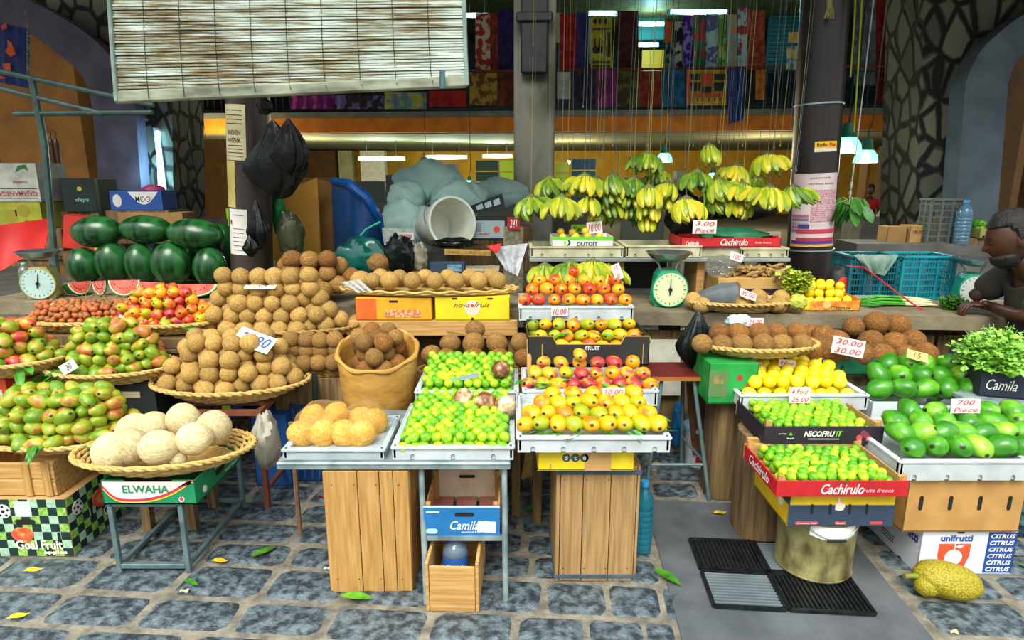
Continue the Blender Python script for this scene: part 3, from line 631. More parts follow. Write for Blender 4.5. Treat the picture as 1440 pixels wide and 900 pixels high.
# far stall with people
STALL = mk('far stall concrete', '6c6a60', '55534a', scale=4)
YS = 13.6
a = bpt(1232, 306, YS); b = bpt(1300, 306, YS)
m = MB(); m.box(((a.x+b.x)/2, YS+.4, a.z/2), (b.x-a.x+.6, .9, a.z)); T(bobj(m, 'market_counter', STALL), 'far low stall counter heaped with garlic and onions', 'counter')
rs = random.Random(5)
oni = MB(); oni.lathe([(0, -.045), (.03, -.038), (.047, 0), (.035, .03), (.01, .045), (0, .06)], seg=10); oni = oni.mesh('onion', mk('purple onion skin', '5c1838', 'a04a70', scale=20, rough=.4, rnd=.2))
gar = MB(); gar.lathe([(0, -.03), (.025, -.025), (.035, 0), (.025, .02), (.006, .04), (0, .045)], seg=10); gar = gar.mesh('garlic', mk('garlic skin', 'e0dac8', 'c4b8a0', scale=20, rnd=.1))
for n, me, x0, x1, nm, lb, cat, g in [(60, oni, 1256, 1290, 'onion', 'small purple onion in the heap on the far stall counter', 'onion', 'purple onions on the far stall'), (60, gar, 1234, 1255, 'garlic_bulb', 'white garlic bulb in the heap on the far stall counter', 'garlic', 'garlic bulbs on the far stall')]:
    for i in range(n):
        l = i % 3; u = rs.random(); x = x0+(x1-x0)*(.5+(u-.5)*(1-l*.25)); q = atb(x, 305-l*4.2, YS+.1+rs.uniform(-.02, .35)*(1-l*.3)); q.z = a.z+.04+l*.06
        o = bpy.data.objects.new(nm, me); COL.objects.link(o); o.location = q; o.rotation_euler = (rs.uniform(-.5, .5), rs.uniform(-.5, .5), rs.uniform(0, 6)); T(o, lb, cat, g)
for x0, x1, lb in ((486, 726, 'long dark stall cabinet deep in the hall behind the sacks'), (776, 842, 'low dark stall cabinet deep in the hall behind the bananas')): 
    a = bpt(x0, 285, 10); c_ = bpt(x1, 285, 10); m = MB(); m.box(((a.x+c_.x)/2, 10.3, a.z/2), (c_.x-a.x, .7, a.z-.002), b=.01); T(bobj(m, 'stall_cabinet', mk('cabinet dark', '3a3a30', '2a2a22', scale=3)), lb, 'cabinet')
# hall clutter behind: shelves, crates and boxes far away
for x0, x1, y0, y1, yb, c, nm, lb in [(492, 540, 255, 285, 10, '1c2420', 'carton', 'dark carton standing behind the blue tarp'), (544, 566, 246, 285, 10, '1a1c1a', 'carton', 'black carton with white label behind the sacks'), (598, 640, 230, 285, 10, '6a6a58', 'carton', 'greyish flat carton high behind the big sack'), (670, 700, 226, 285, 10, '1d3a2c', 'striped_basket', 'dark green striped basket left of square column'), (703, 722, 226, 285, 10, 'a4c828', 'striped_basket', 'lime and yellow striped basket beside the square column'), (780, 800, 228, 285, 10, 'b8c83a', 'striped_basket', 'yellow green striped basket right of the square column'), (803, 838, 224, 285, 10, '1f4a5c', 'striped_basket', 'blue and yellow striped basket behind the bananas'), (943, 965, 240, 405, 9.5, '5a5c4c', 'storage_shelf', 'dim grey storage shelf behind the hanging bananas'), (872, 938, 250, 403, 9.7, '3e463c', 'storage_shelf', 'dim metal shelf behind the middle bananas')]:
    o = pil(x0, x1, y0, y1, yb, mk('clutter '+c, c, scale=5), nm, .35, lb, nm.split('_')[-1])
    if 'striped' in nm:
        aa = bpt(x0, y1, yb); bb = bpt(x1, y0, yb)
        for k in range(3):
            m = MB(); m.box(((aa.x+bb.x)/2, yb-.002, aa.z+(bb.z-aa.z)*(.25+.25*k)), ((bb.x-aa.x), .01, .02)); m.build('stripe', mk('stripe yellow', 'c8a82c'), o, smooth=False)
    if nm == 'carton' and x0 == 530: patch(o, rect(.3, .1), (bpt(545, 262, yb).x, yb-.003, bpt(545, 262, yb).z), PAPER, name='label')
# ================================================================== FRUIT KINDS
def noisefn(amp, fr, seed):
    def f(p, n): return p+n*(amp*noise.noise(n*fr+Vector((seed, 0, 0))))
    return f
def mangofn(a, seed, k=1.0):
    def f(p, n):
        q = p.copy(); q.x += a*(1-n.z)*.35*n.z; q.y *= 1-.06*n.z; q *= 1+.03*noise.noise(n*1.5+Vector((seed, 0, 0))); return q
    return f
def protos(name, n, rad, mat, fnm, seg=16, rings=12):
    out = []
    for i in range(n): m = MB(); m.blob((0, 0, 0), [r*random.uniform(.95, 1.05) for r in rad], seg, rings, fnm(i)); out.append(m.mesh(name, mat))
    return out
fm = fruitmat
M_YEL = fm('yellow mango skin', [(.34, '9aac1c'), (.46, 'd8b414'), (.6, 'eab016'), (.72, 'dc7a1c')])
M_ORG = fm('orange mango skin', [(.3, 'f0a81c'), (.48, 'f0921c'), (.58, 'ea6a20'), (.72, 'c83a1c')])
M_RED = fm('red mango skin', [(.3, 'b4b02c'), (.42, 'e8952a'), (.52, 'd2503a'), (.7, 'a8283a')])
M_GRN = fm('green yellow mango skin', [(.32, '5f8a1c'), (.48, '8aa022'), (.6, 'b0a62c'), (.75, 'a86834')])
M_MIX = fm('mixed mango skin', [(.3, '6f8a20'), (.45, '9aa828'), (.58, 'b87a34'), (.74, 'a84a30')])
M_BIG = fm('large green mango skin', [(.3, '2f7a16'), (.5, '4c9a1e'), (.62, '6fb42a'), (.85, 'a4c23c')], rough=.28)
M_LIME = fm('lime skin', [(.3, '4f9c14'), (.46, '82bd18'), (.6, 'a4ce20'), (.72, 'ccd824')], scar=False, rough=.3)
M_LEM = fm('lemon skin', [(.3, 'e8c80c'), (.5, 'f4dc16'), (.7, 'f2e23c')], scar=False, rough=.35)
M_LIT = fm('litchi skin', [(.3, '8a5a20'), (.5, 'b06a30'), (.65, 'bf4a34'), (.8, 'c89a48')], scar=False, rough=.6)
M_ORA = fm('yellow orange skin', [(.3, 'd8a818'), (.6, 'eec43a')], scar=False, rough=.4)
def cocomat(name, c1, c2, c3, sc=9):
    m, t, b = nodes(name); N = t.nodes.new; L = t.links.new; b.inputs['Roughness'].default_value = .88
    tc = N('ShaderNodeTexCoord'); oi = N('ShaderNodeObjectInfo'); ml = N('ShaderNodeVectorMath'); ml.operation = 'SCALE'; ml.inputs[0].default_value = (3, 5, 2); L(oi.outputs['Random'], ml.inputs['Scale'])
    mp = N('ShaderNodeMapping'); mp.inputs['Scale'].default_value = (sc*9, sc*9, sc*2.2); L(tc.outputs['Object'], mp.inputs[0]); L(ml.outputs[0], mp.inputs['Location'])
    nz = N('ShaderNodeTexNoise'); nz.inputs['Scale'].default_value = 1.6; nz.inputs['Detail'].default_value = 7; nz.inputs['Roughness'].default_value = .7; nz.inputs['Distortion'].default_value = .6; L(mp.outputs[0], nz.inputs[0])
    r = N('ShaderNodeValToRGB'); e = r.color_ramp.elements; e[0].position = .28; e[0].color = hexc(c1); e[1].position = .72; e[1].color = hexc(c3); q = e.new(.5); q.color = hexc(c2); L(nz.outputs['Fac'], r.inputs[0])
    hs = N('ShaderNodeHueSaturation'); mr = N('ShaderNodeMapRange'); mr.inputs[3].default_value = .8; mr.inputs[4].default_value = 1.18; L(oi.outputs['Random'], mr.inputs[0]); L(mr.outputs[0], hs.inputs['Value']); L(r.outputs[0], hs.inputs['Color']); L(hs.outputs[0], b.inputs['Base Color'])
    bp = N('ShaderNodeBump'); bp.inputs['Strength'].default_value = .7; bp.inputs['Distance'].default_value = .006; L(nz.outputs['Fac'], bp.inputs['Height']); L(bp.outputs[0], b.inputs['Normal']); return m
C_BRN = cocomat('brown coconut husk', '5c3f18', '8a652e', 'b08a4c'); C_TAN = cocomat('tan coconut husk', '86632a', 'ab8744', 'c9a968'); C_WHT = cocomat('peeled pale coconut', 'a88c58', 'd4c290', 'eee2bc', 7); C_RED = cocomat('red brown coconut husk', '4c2c10', '80521e', 'a87838')
def coco(seed, fib=0):
    def f(p, n):
        q = p*(1+.035*noise.noise(n*2+Vector((seed, 0, 0))))+n*.0012*noise.noise(n*16)
        if n.z > .8: q.z += .18*(n.z-.8)*abs(p.z)
        return q
    return f
KD = {}
def kind(key, name, cat, rad, mat, n=3, fnm=None, seg=16, rings=12, mode='face'):
    KD[key] = dict(name=name, cat=cat, me=protos(name, n, rad, mat, fnm or (lambda i: noisefn(rad[0]*.06, 1.6, i*3.1)), seg, rings), mode=mode, r=rad[0])
mf = lambda s: (lambda i: mangofn(s, i*2.7))
kind('yel', 'mango', 'mango', (.031, .028, .037), M_YEL, fnm=mf(.02)); kind('org', 'mango', 'mango', (.033, .031, .034), M_ORG, fnm=mf(.012)); kind('red', 'mango', 'mango', (.031, .028, .037), M_RED, fnm=mf(.02))
kind('grn', 'mango', 'mango', (.032, .029, .042), M_GRN, fnm=mf(.03), mode='lie'); kind('mix', 'mango', 'mango', (.034, .031, .042), M_MIX, fnm=mf(.03), mode='lie'); kind('rmx', 'mango', 'mango', (.030, .028, .038), M_RED, fnm=mf(.03), mode='lie')
kind('big', 'green_mango', 'mango', (.042, .038, .047), M_BIG, fnm=mf(.03), mode='lie', seg=20, rings=14)
kind('lime', 'lime', 'lime', (.0215, .0215, .0225), M_LIME, seg=12, rings=9, mode='any'); kind('slime', 'lime', 'lime', (.019, .019, .020), M_LIME, seg=12, rings=9, mode='any')
kind('lem', 'lemon', 'lemon', (.030, .030, .031), M_LEM, mode='any'); kind('lit', 'litchi', 'litchi', (.0165, .0165, .018), M_LIT, seg=10, rings=8, mode='any')
kind('ora', 'yellow_orange', 'orange', (.030, .030, .030), M_ORA, mode='any')
kind('coc', 'coconut', 'coconut', (.046, .046, .048), C_TAN, 4, coco, 24, 16, 'any'); kind('cob', 'coconut', 'coconut', (.053, .053, .056), C_BRN, 4, coco, 24, 16, 'any'); kind('cor', 'coconut', 'coconut', (.056, .056, .062), C_RED, 4, coco, 24, 16, 'any')
kind('cow', 'peeled_coconut', 'coconut', (.074, .072, .076), C_WHT, 4, coco, 28, 20, 'any'); kind('cot', 'coconut', 'coconut', (.056, .056, .053), C_TAN, 4, coco, 24, 16, 'up')
rf = random.Random(11)
def put(k, loc, label, group=None, s=1, rot=None, name=None):
    K = KD[k]; o = bpy.data.objects.new(name or K['name'], rf.choice(K['me'])); COL.objects.link(o); o.location = loc
    if rot is None:
        if K['mode'] == 'face': rot = (PI/2+rf.uniform(-.45, .3), rf.uniform(-.4, .4), rf.uniform(-.45, .45)); 
        elif K['mode'] == 'lie': rot = (rf.uniform(.8, 2.2), rf.uniform(-.5, .5), rf.uniform(-1.4, 1.4))
        elif K['mode'] == 'up': rot = (rf.uniform(-.3, .3), rf.uniform(-.3, .3), rf.uniform(0, 6))
        else: rot = (rf.uniform(0, 6), rf.uniform(0, 6), rf.uniform(0, 6))
    o.rotation_euler = rot; q = s*rf.uniform(.95, 1.04); o.scale = (q, q, q); T(o, label, K['cat'], group); return o
ORD = 'leftmost second third fourth fifth sixth seventh eighth ninth tenth eleventh twelfth'.split()
def ordn(i, n): return 'leftmost' if i == 0 else ('rightmost' if i == n-1 else ORD[i]+' from left')
def frow(k, x0, x1, py, Y, n, rowname, where, adj, group, jit=.004, s=1, py1=None, ks=None):
    for i in range(n):
        u = i/(n-1) if n > 1 else 0; p = at(x0+(x1-x0)*u, py+((py1 or py)-py)*u, Y)
        p += Vector((rf.uniform(-jit, jit), rf.uniform(-jit, jit), rf.uniform(-jit, jit)*.8))
        kk = ks[i % len(ks)] if ks else k
        put(kk, p, '%s %s in the %s of %s' % (adj, ordn(i, n), rowname, where), group, s)
def pile(k, c, hx, hy, r, layers, label, group, shape='ell', slope=0, rz=0, s=1, dome=.9, dens=1.0, zf=1.45, ks=None, jit=.12):
    i = 0
    for l in range(layers):
        sp = 2*r*.99/dens; ax, ay = hx-r*.9-l*r*dome, hy-r*.9-l*r*dome
        if ax < -r or ay < -r: break
        ny = int(2*max(ay, 0)/(sp*.87))+1
        for j in range(ny):
            y = -max(ay, 0)+j*sp*.87+(l % 2)*sp*.3
            nx = int(2*max(ax, 0)/sp)+1; x0 = -(nx-1)*sp/2+((j+l) % 2)*sp/2
            for q in range(nx):
                x = x0+q*sp
                if shape == 'ell' and (x/max(ax+r*.3, 1e-3))**2+(y/max(ay+r*.3, 1e-3))**2 > 1.02: continue
                if shape == 'rect' and (abs(x) > ax+r*.2 or abs(y) > ay+r*.4): continue
                X = x*math.cos(rz)-y*math.sin(rz); Yy = x*math.sin(rz)+y*math.cos(rz)
                dsh = 0 if shape == 'rect' else .25*r*((x/hx)**2+(y/hy)**2)
                put(ks[i % len(ks)] if ks else k, Vector(c)+Vector((X+rf.uniform(-1, 1)*r*jit, Yy+rf.uniform(-1, 1)*r*jit, r+l*zf*r+(y+hy)*slope+dsh*2)), label, group, s); i += 1
    return i
def leafmesh(L_=.11, W_=.022, bend=.3):
    m = MB()
    def fn(u, v):
        w_ = W_*math.sin(PI*min(1, u*1.02+.02))**.7*(1-.25*u); a = (v-.5)*2
        return (u*L_*math.cos(bend*u), a*w_, -u*u*L_*bend*.6+abs(a)*w_*.35)
    m.sheet(fn, 10, 4, .0008, (0, 0, 1)); m.tube([(-.02, 0, .001), (0, 0, 0), (L_*.5, 0, -.25*L_*bend*.6), (L_*.95, 0, -.9*L_*bend*.6)], .0012, 4); return m.mesh('leaf', LEAF)
LM = [leafmesh(.11, .016, .25), leafmesh(.09, .018, .5), leafmesh(.13, .019, .1)]
def leaves(n, c, hx, hy, label, group, name='mango_leaf', z=0, s=1, edge=False):
    for i in range(n):
        if edge: a = rf.uniform(PI*1.05, PI*1.95); x, y = hx*math.cos(a), hy*math.sin(a)
        else: x, y = rf.uniform(-hx, hx), rf.uniform(-hy, hy)
        o = bpy.data.objects.new(name, rf.choice(LM)); COL.objects.link(o); o.location = Vector(c)+Vector((x, y, z+rf.uniform(0, .012)))
        o.rotation_euler = (rf.uniform(-.5, .5), rf.uniform(-.1, .6), math.atan2(y, x)+rf.uniform(-.8, .8)); q = s*rf.uniform(.7, 1.15); o.scale = (q, q, q); T(o, label, 'leaf', group)
def card(px, py, Y, w, h, lines, label, tilt=-.35, roll=0, yaw=0, ink=None, mat=None, name='price_card'):
    p = at(px, py, Y); m = MB(); m.sheet(lambda u, v: ((u-.5)*w, .004*math.sin(u*3), (v-.5)*h), 4, 2, .0012)
    o = m.build(name, mat or PAPER, None, loc=p); o.rotation_euler = (tilt, roll, yaw); T(o, label, 'price card')
    n = len(lines)
    for i, l in enumerate(lines):
        lettering(o, l, (0, -.0022, h*(.5-(i+.5)/n)), min(w*.82, w*.2*len(l)), h/n*.62, ink or CRIM, shear=.25, bold=.004, rot=rf.uniform(-.05, .05))
    return o
def carton(x0, x1, py, Y, h, d, label, mat, t=.005, fh=None, cut=None, rz=0, name='carton', cat='box', inner=None, closed=False, z=None, b=.0015):
    x, zz, w = fb(x0, x1, py, Y); zz = z if z is not None else zz
    mb = openbox(w, d, h, t, fh, b, cut)
    if closed: mb.box((0, 0, h-t/2), (w-2*t, d-2*t, t))
    o = mb.build(name, mat, None, (x, Y+d/2, zz), rz, smooth=False); T(o, label, cat); W[o.name] = (w, d, h); return o
W = {}
def stand(x0, x1, Y0, Y1, ztop, label, mat=None, name='wooden_stand', legs=True, cat='stand', zb=0):
    x, _, w = fb(x0, x1, 500, Y0); t = E(name, label, cat, (x, (Y0+Y1)/2, zb)); d = Y1-Y0; H = ztop-zb
    m = MB(); n = max(2, int(d/.12))
    for i in range(n): m.box((0, -d/2+d*(i+.5)/n, H-.011), (w, d/n-.004, .022), b=.002)
    m.build('top', mat or WOODD, t, smooth=False)
    for sx_ in (-1, 1):
        for sy_ in (-1, 1): m = MB(); m.box((sx_*(w/2-.03), sy_*(d/2-.03), (H-.022)/2), (.04, .04, H-.022)); m.build('leg', mat or WOODD, t, smooth=False)
    m = MB()
    for sy_ in (-1, 1): m.box((0, sy_*(d/2-.03), H-.05), (w-.1, .022, .05))
    m.build('apron', mat or WOODD, t, smooth=False); return t
def lump(name, c, rad, seed, amp, mat, label=None, cat=None, fr=2.2, parent=None, seg=28, rings=18, fold=0, group=None, flat=0):
    m = MB()
    def f(p, n):
        k = amp*noise.noise(n*fr+Vector((seed, seed, 0)))+amp*.45*noise.noise(n*fr*2.7+Vector((0, seed, 0)))+amp*fold*abs(noise.noise(n*fr*5+Vector((seed, 0, 2))))
        q = p*(1+k)
        if flat and q.z < -rad[2]*flat: q.z = -rad[2]*flat
        return q
    m.blob((0, 0, 0), rad, seg, rings, f); o = m.build(name, mat, parent, loc=c)
    if label: T(o, label, cat, group)
    return o
def drape(c, rx, ry, h, seed, mat, label):
    m = MB()
    def f(p, n):
        a = math.atan2(n.y, n.x); v = (1-n.z)/2; k = .22+.78*min(1, v*1.5)**.8
        k *= 1+.16*math.sin(5*a+seed+v*3)*v+.10*math.sin(11*a+seed*2)*(.4+v)+.22*noise.noise(n*1.7+Vector((seed, 0, 0)))
        return Vector((p.x*k, p.y*k, p.z*(1+.10*math.sin(3*a+seed)*(v > .5)))) 
    m.blob((0, 0, 0), (rx, ry, h), 64, 40, f); return T(m.build('black_bag', mat, None, loc=c), label, 'bag')
# ================================================================== COUNTER
m = MB(); rs = random.Random(2)
def slab(xa, xb, ya, yb_, z, th=.07):
    n = int((xb-xa)/.09)
    def edge(u): return .008*noise.noise(Vector((u*8, z, 0)))
    vs = []
    m = MB(); m.sheet(lambda u, v: (xa+(xb-xa)*u, ya+(yb_-ya)*v+(edge(u*(xb-xa)) if v == 0 else 0), z-th), n, 4, th, (0, 0, 1)); return m
CST = mk('worn stone counter', '8e8468', '5a503c', scale=5, detail=8, rough=.75, bump=.35, bscale=50, lo=.3, hi=.7)
o = bobj(slab(-3.6, 3.3, 3.55, 4.10, .85, .075), 'stone_counter', CST); T(o, 'long worn stone counter top running behind the baskets and trays', 'counter')
o = bobj(slab(-3.6, -2.36, 4.11, 4.95, .85, .075), 'stone_counter', CST); T(o, 'rear stone counter top under the whole watermelons', 'counter')
t = E('counter_base', 'dark wooden underframe supporting the front stone counter', 'counter base', (0, 0, 0), RZ)
m = MB()
for k in range(17): m.box((-3.5+k*.42, 3.66, .36), (.40, .02, .72), b=.003)
m.build('front_boards', WOODD, t, smooth=False)
for k in range(9): m = MB(); m.box((-3.4+k*.82, 3.9, .385), (.07, .36, .77)); m.build('post', WOODD, t, smooth=False)
t = E('counter_base', 'dark wooden underframe below the watermelon counter', 'counter base', (0, 0, 0), RZ)
for k in range(3): m = MB(); m.box((-3.4+k*.58, 4.5, .385), (.07, .6, .77)); m.build('post', WOODD, t, smooth=False)
# ================================================================== LEFT SIDE FRONT: cartons, crates and baskets
def checker(o, w, h, c, side, nx, ny):
    g = [mk('printed grass', '6aa83c', 'a4c860', scale=60, lo=.4, hi=.6), mk('deep green print', '0c2c2a'), mk('pale sky print', '8ab8a0', 'b8d8b0', scale=50)]
    mb = MB(); mb.T = Matrix.Translation(c)@SIDE[side]
    for i in range(nx):
        for j in range(ny):
            mb.mi = 1 if (i+j) % 2 else (0 if rf.random() < .6 else 2); mb.prism(rect(w/nx, h/ny, -w/2+w*(i+.5)/nx, -h/2+h*(j+.5)/ny), 0, .0008, 'xy')
    return mb.build('checker_print', g, o, smooth=False)
def apple(o, c, r, side):
    patch(o, [(r*(1+.12*math.cos(2*a))*math.cos(a), r*.92*math.sin(a)+(0 if abs(math.cos(a)) > .3 or math.sin(a) < 0 else -.12*r)) for a in [2*PI*i/28 for i in range(28)]], c, mk('printed apple red', 'e05038', 'e8a048', scale=30, lo=.45, hi=.6), side, 'printed_apple', .0022)
def ball(o, c, r, side):
    patch(o, circ(r), c, mk('printed ball white', 'd8d8d4'), side, 'printed_ball', .0022)
    for a in range(5): patch(o, circ(r*.2, n=5, x=r*.68*math.cos(a*1.257+.3), y=r*.68*math.sin(a*1.257+.3)), c, BLACK, side, 'ball_spot', .003)
    patch(o, circ(r*.26, n=5), c, BLACK, side, 'ball_spot', .003)
o = carton(-50, 105, 782, 2.42, .272, .42, 'green checked apple carton reading Goal Fruit on the cobbles, bottom left', CARD, z=.0, closed=True); w_, d_, h_ = W[o.name]
checker(o, w_-.004, h_-.004, (0, -d_/2-.0006, h_/2), 'front', 12, 7); checker(o, d_-.004, h_-.004, (w_/2+.0006, 0, h_/2), 'right', 10, 7)
apple(o, (w_/2-.205, -d_/2-.002, .105), .042, 'front'); ball(o, (w_/2-.27, -d_/2-.002, .215), .032, 'front'); ball(o, (w_/2+.002, -.15, .2), .032, 'right'); apple(o, (w_/2+.002, .0, .17), .05, 'right'); apple(o, (w_/2+.002, .12, .16), .05, 'right')
CRM = mk('cream print', 'f2ead0')
lettering(o, 'Goal Fruit', (w_/2-.14, -d_/2-.005, .058), .2, .045, CRM, bold=.03); lettering(o, 'apples', (w_/2-.075, -d_/2-.005, .02), .1, .022, CRM, bold=.03)
lettering(o, 'Goal Fruit', (w_/2+.005, .1, .09), .2, .045, CRM, 'right', bold=.03); patch(o, slot(.085, .024), (w_/2-.185, -d_/2-.001, .165), DARK, name='handle_slot', th=.0025); patch(o, rect(.07, .07), (w_/2-.185, -d_/2-.001, .225), mk('clear tape', 'c8d4d4'), name='tape_patch', th=.002)
for x_ in (-.28, -.09): patch(o, slot(.012, .05), (w_/2+x_+.04, -d_/2-.001, .09), DARK, name='vent_slot', th=.003)
for y_ in (-.07,): patch(o, slot(.012, .09), (w_/2+.001, y_, .14), DARK, 'right', 'vent_slot', .003)
def slatcrate(x0, x1, py, Y, h, d, label, mat=WOODX, z=None, n=2, side_n=1, corner=.03, name='wooden_crate', t=.009, rz=0, back=True):
    x, zz, w = fb(x0, x1, py, Y); zz = z if z is not None else zz; e = E(name, label, 'crate', (x, Y+d/2, zz), rz)
    for sg in (-1, 1):
        m = MB()
        for i in range(n): hh = h/n-.006; m.box((0, sg*(d/2-t/2), h*(i+.5)/n), (w, t, hh), b=.0015)
        m.build('slatted_side', mat, e, smooth=False)
        m = MB(); m.box((sg*(w/2-t/2), 0, h/2), (t, d-2*t, h), b=.0015); m.build('end_panel', mat, e, smooth=False)
    m = MB(); m.box((0, 0, t/2), (w-2*t, d-2*t, t)); m.build('base', mat, e, smooth=False)
    for a in (-1, 1):
        for b_ in (-1, 1): m = MB(); m.box((a*(w/2-t-corner/2), b_*(d/2-t-corner/2), h/2+.004), (corner, corner, h), b=.002); m.build('corner_post', mat, e, smooth=False)
    return e, w
e, w_ = slatcrate(-55, 82, 702, 2.44, .155, .36, 'pale wooden crate on the checked apple carton under green mangoes', z=.275)
for x_ in (-.085, .0): m = MB(); m.box((w_/2-.03+x_, -.184, .078), (.034, .008, .15), b=.001); m.build('front_batten', WOOD, e, smooth=False)
t, p, rx, ry = basket(92, 618, 2.62, 215, .19, .055, 'round wicker basket of green yellow mangoes at far left, lowest one'); t.location.z = .435
G = 'green yellow mangoes in the lowest left basket'
pile('grn', (p.x, p.y, .455), rx-.01, ry-.0, .034, 4, 'green yellow mango in the lowest left wicker basket above the wooden crate', G, ks=['grn', 'grn', 'grn', 'grn', 'mix'], slope=.14, dome=.8)
leaves(9, (p.x, p.y, .50), rx, ry, 'green mango leaf hanging over the lowest left basket rim', 'mango leaves on lowest left basket', edge=True, s=1.0); leaves(10, (p.x+.2, p.y+.02, .52), .08, .1, 'green leaf among lowest left basket mangoes on their right side', 'leaves right of lowest left mangoes')
# level 2 boxes behind: orange box, Villa box, dark carton, striped carton
def ctext(o, s, dx, dz, w, h, mat, side='front', shear=0, bold=.01, rot=0, off=.002, flip=False):
    W_, D_, H_ = W[o.name]; c = {'front': (dx, -D_/2-off, H_/2+dz), 'right': (W_/2+off, dx, H_/2+dz), 'left': (-W_/2-off, dx, H_/2+dz)}[side]; return lettering(o, s, c, w, h, mat, side, shear, bold, rot, flip=flip)
def cpatch(o, poly, dx, dz, mat, side='front', name='printed_panel', th=.0012, off=.0004, rot=0):
    W_, D_, H_ = W[o.name]; c = {'front': (dx, -D_/2-off, H_/2+dz), 'right': (W_/2+off, dx, H_/2+dz), 'left': (-W_/2-off, dx, H_/2+dz)}[side]; return patch(o, poly, c, mat, side, name, th, rot)
st = stand(-60, 245, 2.88, 3.20, .40, 'low dark wooden bench hidden below the left cartons and baskets')
o = carton(-40, 18, 600, 2.9, .09, .3, 'small blue and white carton peeping out below the orange carton', plain('2f7fb8'), z=.40, closed=True); cpatch(o, rect(.1, .04), .03, 0, PAPER)
o2 = carton(-60, 18, 588, 2.9, .16, .36, 'orange carton with yellow print at the left edge under the mango basket', plain('d8481c'), z=.49, closed=True); ctext(o2, 'xo', .09, -.02, .045, .035, mk('yellow print', 'f0c030')); cpatch(o2, rect(.08, .045), .07, -.0, PAPER)
VG = mk('olive lime print', 'a2a828')
o = carton(22, 90, 583, 2.92, .22, .36, 'lime green carton printed Villa Marco under the mango baskets', VG, z=.40, closed=True, rz=.12); ctext(o, 'Villa Marcos', .02, .06, .16, .045, BLACK, bold=.02, rot=.08); cpatch(o, circ(.02), -.085, .055, mk('olive dark', '6a7018')); ctext(o, 'FRUIT', -.0, -.05, .12, .03, mk('olive dark', '6a7018'))
DG = mk('dark slate carton', '26302f', '1b2423', scale=4)
o = carton(92, 163, 596, 2.9, .20, .36, 'dark slate carton left of two under the mixed mango basket', DG, z=.40, closed=True); cpatch(o, rect(.004, .18), .09, 0, CARD)
o = carton(168, 226, 594, 2.95, .20, .36, 'dark slate carton right of two under the mixed mango basket', DG, z=.40, closed=True, rz=-.03)
cpatch(o, rect(.09, .03), -.02, .05, mk('cream slip', 'c8b890'))
st = stand(160, 247, 2.60, 2.86, .30, 'low wooden stool under the striped grey carton', WOODD)
o = carton(172, 243, 640, 2.62, .13, .22, 'lilac grey carton with dark green stripes leaning behind the pale coconuts', mk('lilac grey print', '9a9ab0', '8a8aa0'), z=.30, closed=True, rz=.15)
for x_ in (-.06, .03): cpatch(o, rect(.016, .1), x_, .0, mk('green stripe', '1c6a4a'))
for x_ in (-.04, .08): cpatch(o, circ(.012), x_, -.04, mk('magenta dot', 'a02060'))
t, p, rx, ry = basket(15, 522, 3.0, 160, .2, .075, 'wicker basket of red green mangoes at the left edge'); t.location.z = .655
pile('mix', (p.x, p.y, .68), rx-.02, ry-.01, .036, 4, 'red and green mango in the basket at the far left edge', 'mixed mangoes in the far left basket', ks=['mix', 'rmx', 'grn'], slope=.1, s=1.12)
leaves(16, (p.x+.08, p.y-.05, .72), .22, .12, 'green leaf lying over the far left mango basket', 'leaves on the far left basket', s=1.3)
t, p, rx, ry = basket(160, 522, 3.04, 172, .2, .07, 'wicker basket of small green mangoes second from left'); t.location.z = .605; 
pile('grn', (p.x, p.y+.02, .625), rx-.02, ry-.02, .032, 5, 'small green mango heaped in the second wicker basket with leaves', 'green mangoes in the second basket', ks=['grn', 'grn', 'mix'], slope=.22)
leaves(18, (p.x-.08, p.y-.06, .67), .2, .12, 'narrow green leaf lying among mangoes of the second basket', 'leaves in the second basket', s=1.1)
o = card(96, 516, 2.85, .07, .05, ['20'], 'small crumpled price tag at left rim of the second mango basket', yaw=.4, roll=-.5, ink=BLACK)
BN = stand(20, 500, 3.24, 3.60, .70, 'long dark wooden bench carrying litchis, red mangoes and brown coconuts')
t, p, rx, ry = basket(118, 452, 3.42, 160, .15, .06, 'wicker basket of litchis on twigs at the upper left'); t.location.z = .77
m = MB(); m.box((0, 0, .035), (.5, .28, .07), b=.004); T(m.build('riser_board', WOODD, None, (p.x, p.y, .70), smooth=False), 'dark wooden block lifting the litchi basket', 'board')
pile('lit', (p.x, p.y, .785), rx-.01, ry-.01, .0175, 4, 'red brown litchi in the twiggy heap of the upper left basket', 'litchis in the upper left basket', slope=.2, jit=.6)
m = MB()
for i in range(26):
    q = Vector((rf.uniform(-.05, .22), rf.uniform(-.08, .08), .145)); d = Vector((rf.uniform(-1, 1), rf.uniform(-.4, .6), rf.uniform(.0, .8))).normalized()*rf.uniform(.07, .13); m.tube([q, q+d*.5+Vector((0, 0, .01)), q+d], .0016, 4)
T(m.build('litchi_twigs', mk('dry twig', '9a8a4a', '6f5c2c'), None, (p.x, p.y, .785)), 'tangle of dry straw coloured twigs on top of the litchis', 'twigs')
t, p, rx, ry = basket(236, 462, 3.40, 150, .16, .06, 'wicker basket of red and yellow mangoes behind the small price card'); t.location.z = .765
m = MB(); m.box((0, 0, .03), (.42, .3, .06), b=.004); T(m.build('riser_board', WOODD, None, (p.x, p.y, .70), smooth=False), 'dark wooden block lifting the red mango basket', 'board')
pile('rmx', (p.x, p.y, .78), rx-.01, ry-.01, .032, 4, 'red and yellow mango heaped in the basket below the watermelon slices', 'red yellow mangoes below the watermelon slices', ks=['rmx', 'org', 'yel', 'rmx'], slope=.25, s=1.0)
leaves(9, (p.x+.04, p.y-.1, .83), .18, .08, 'green leaf tucked among the red yellow mangoes upper left', 'leaves in red mango basket')
card(172, 452, 3.2, .06, .05, ['20', '00'], 'small white tag standing between litchis and small green mangoes', roll=.6)
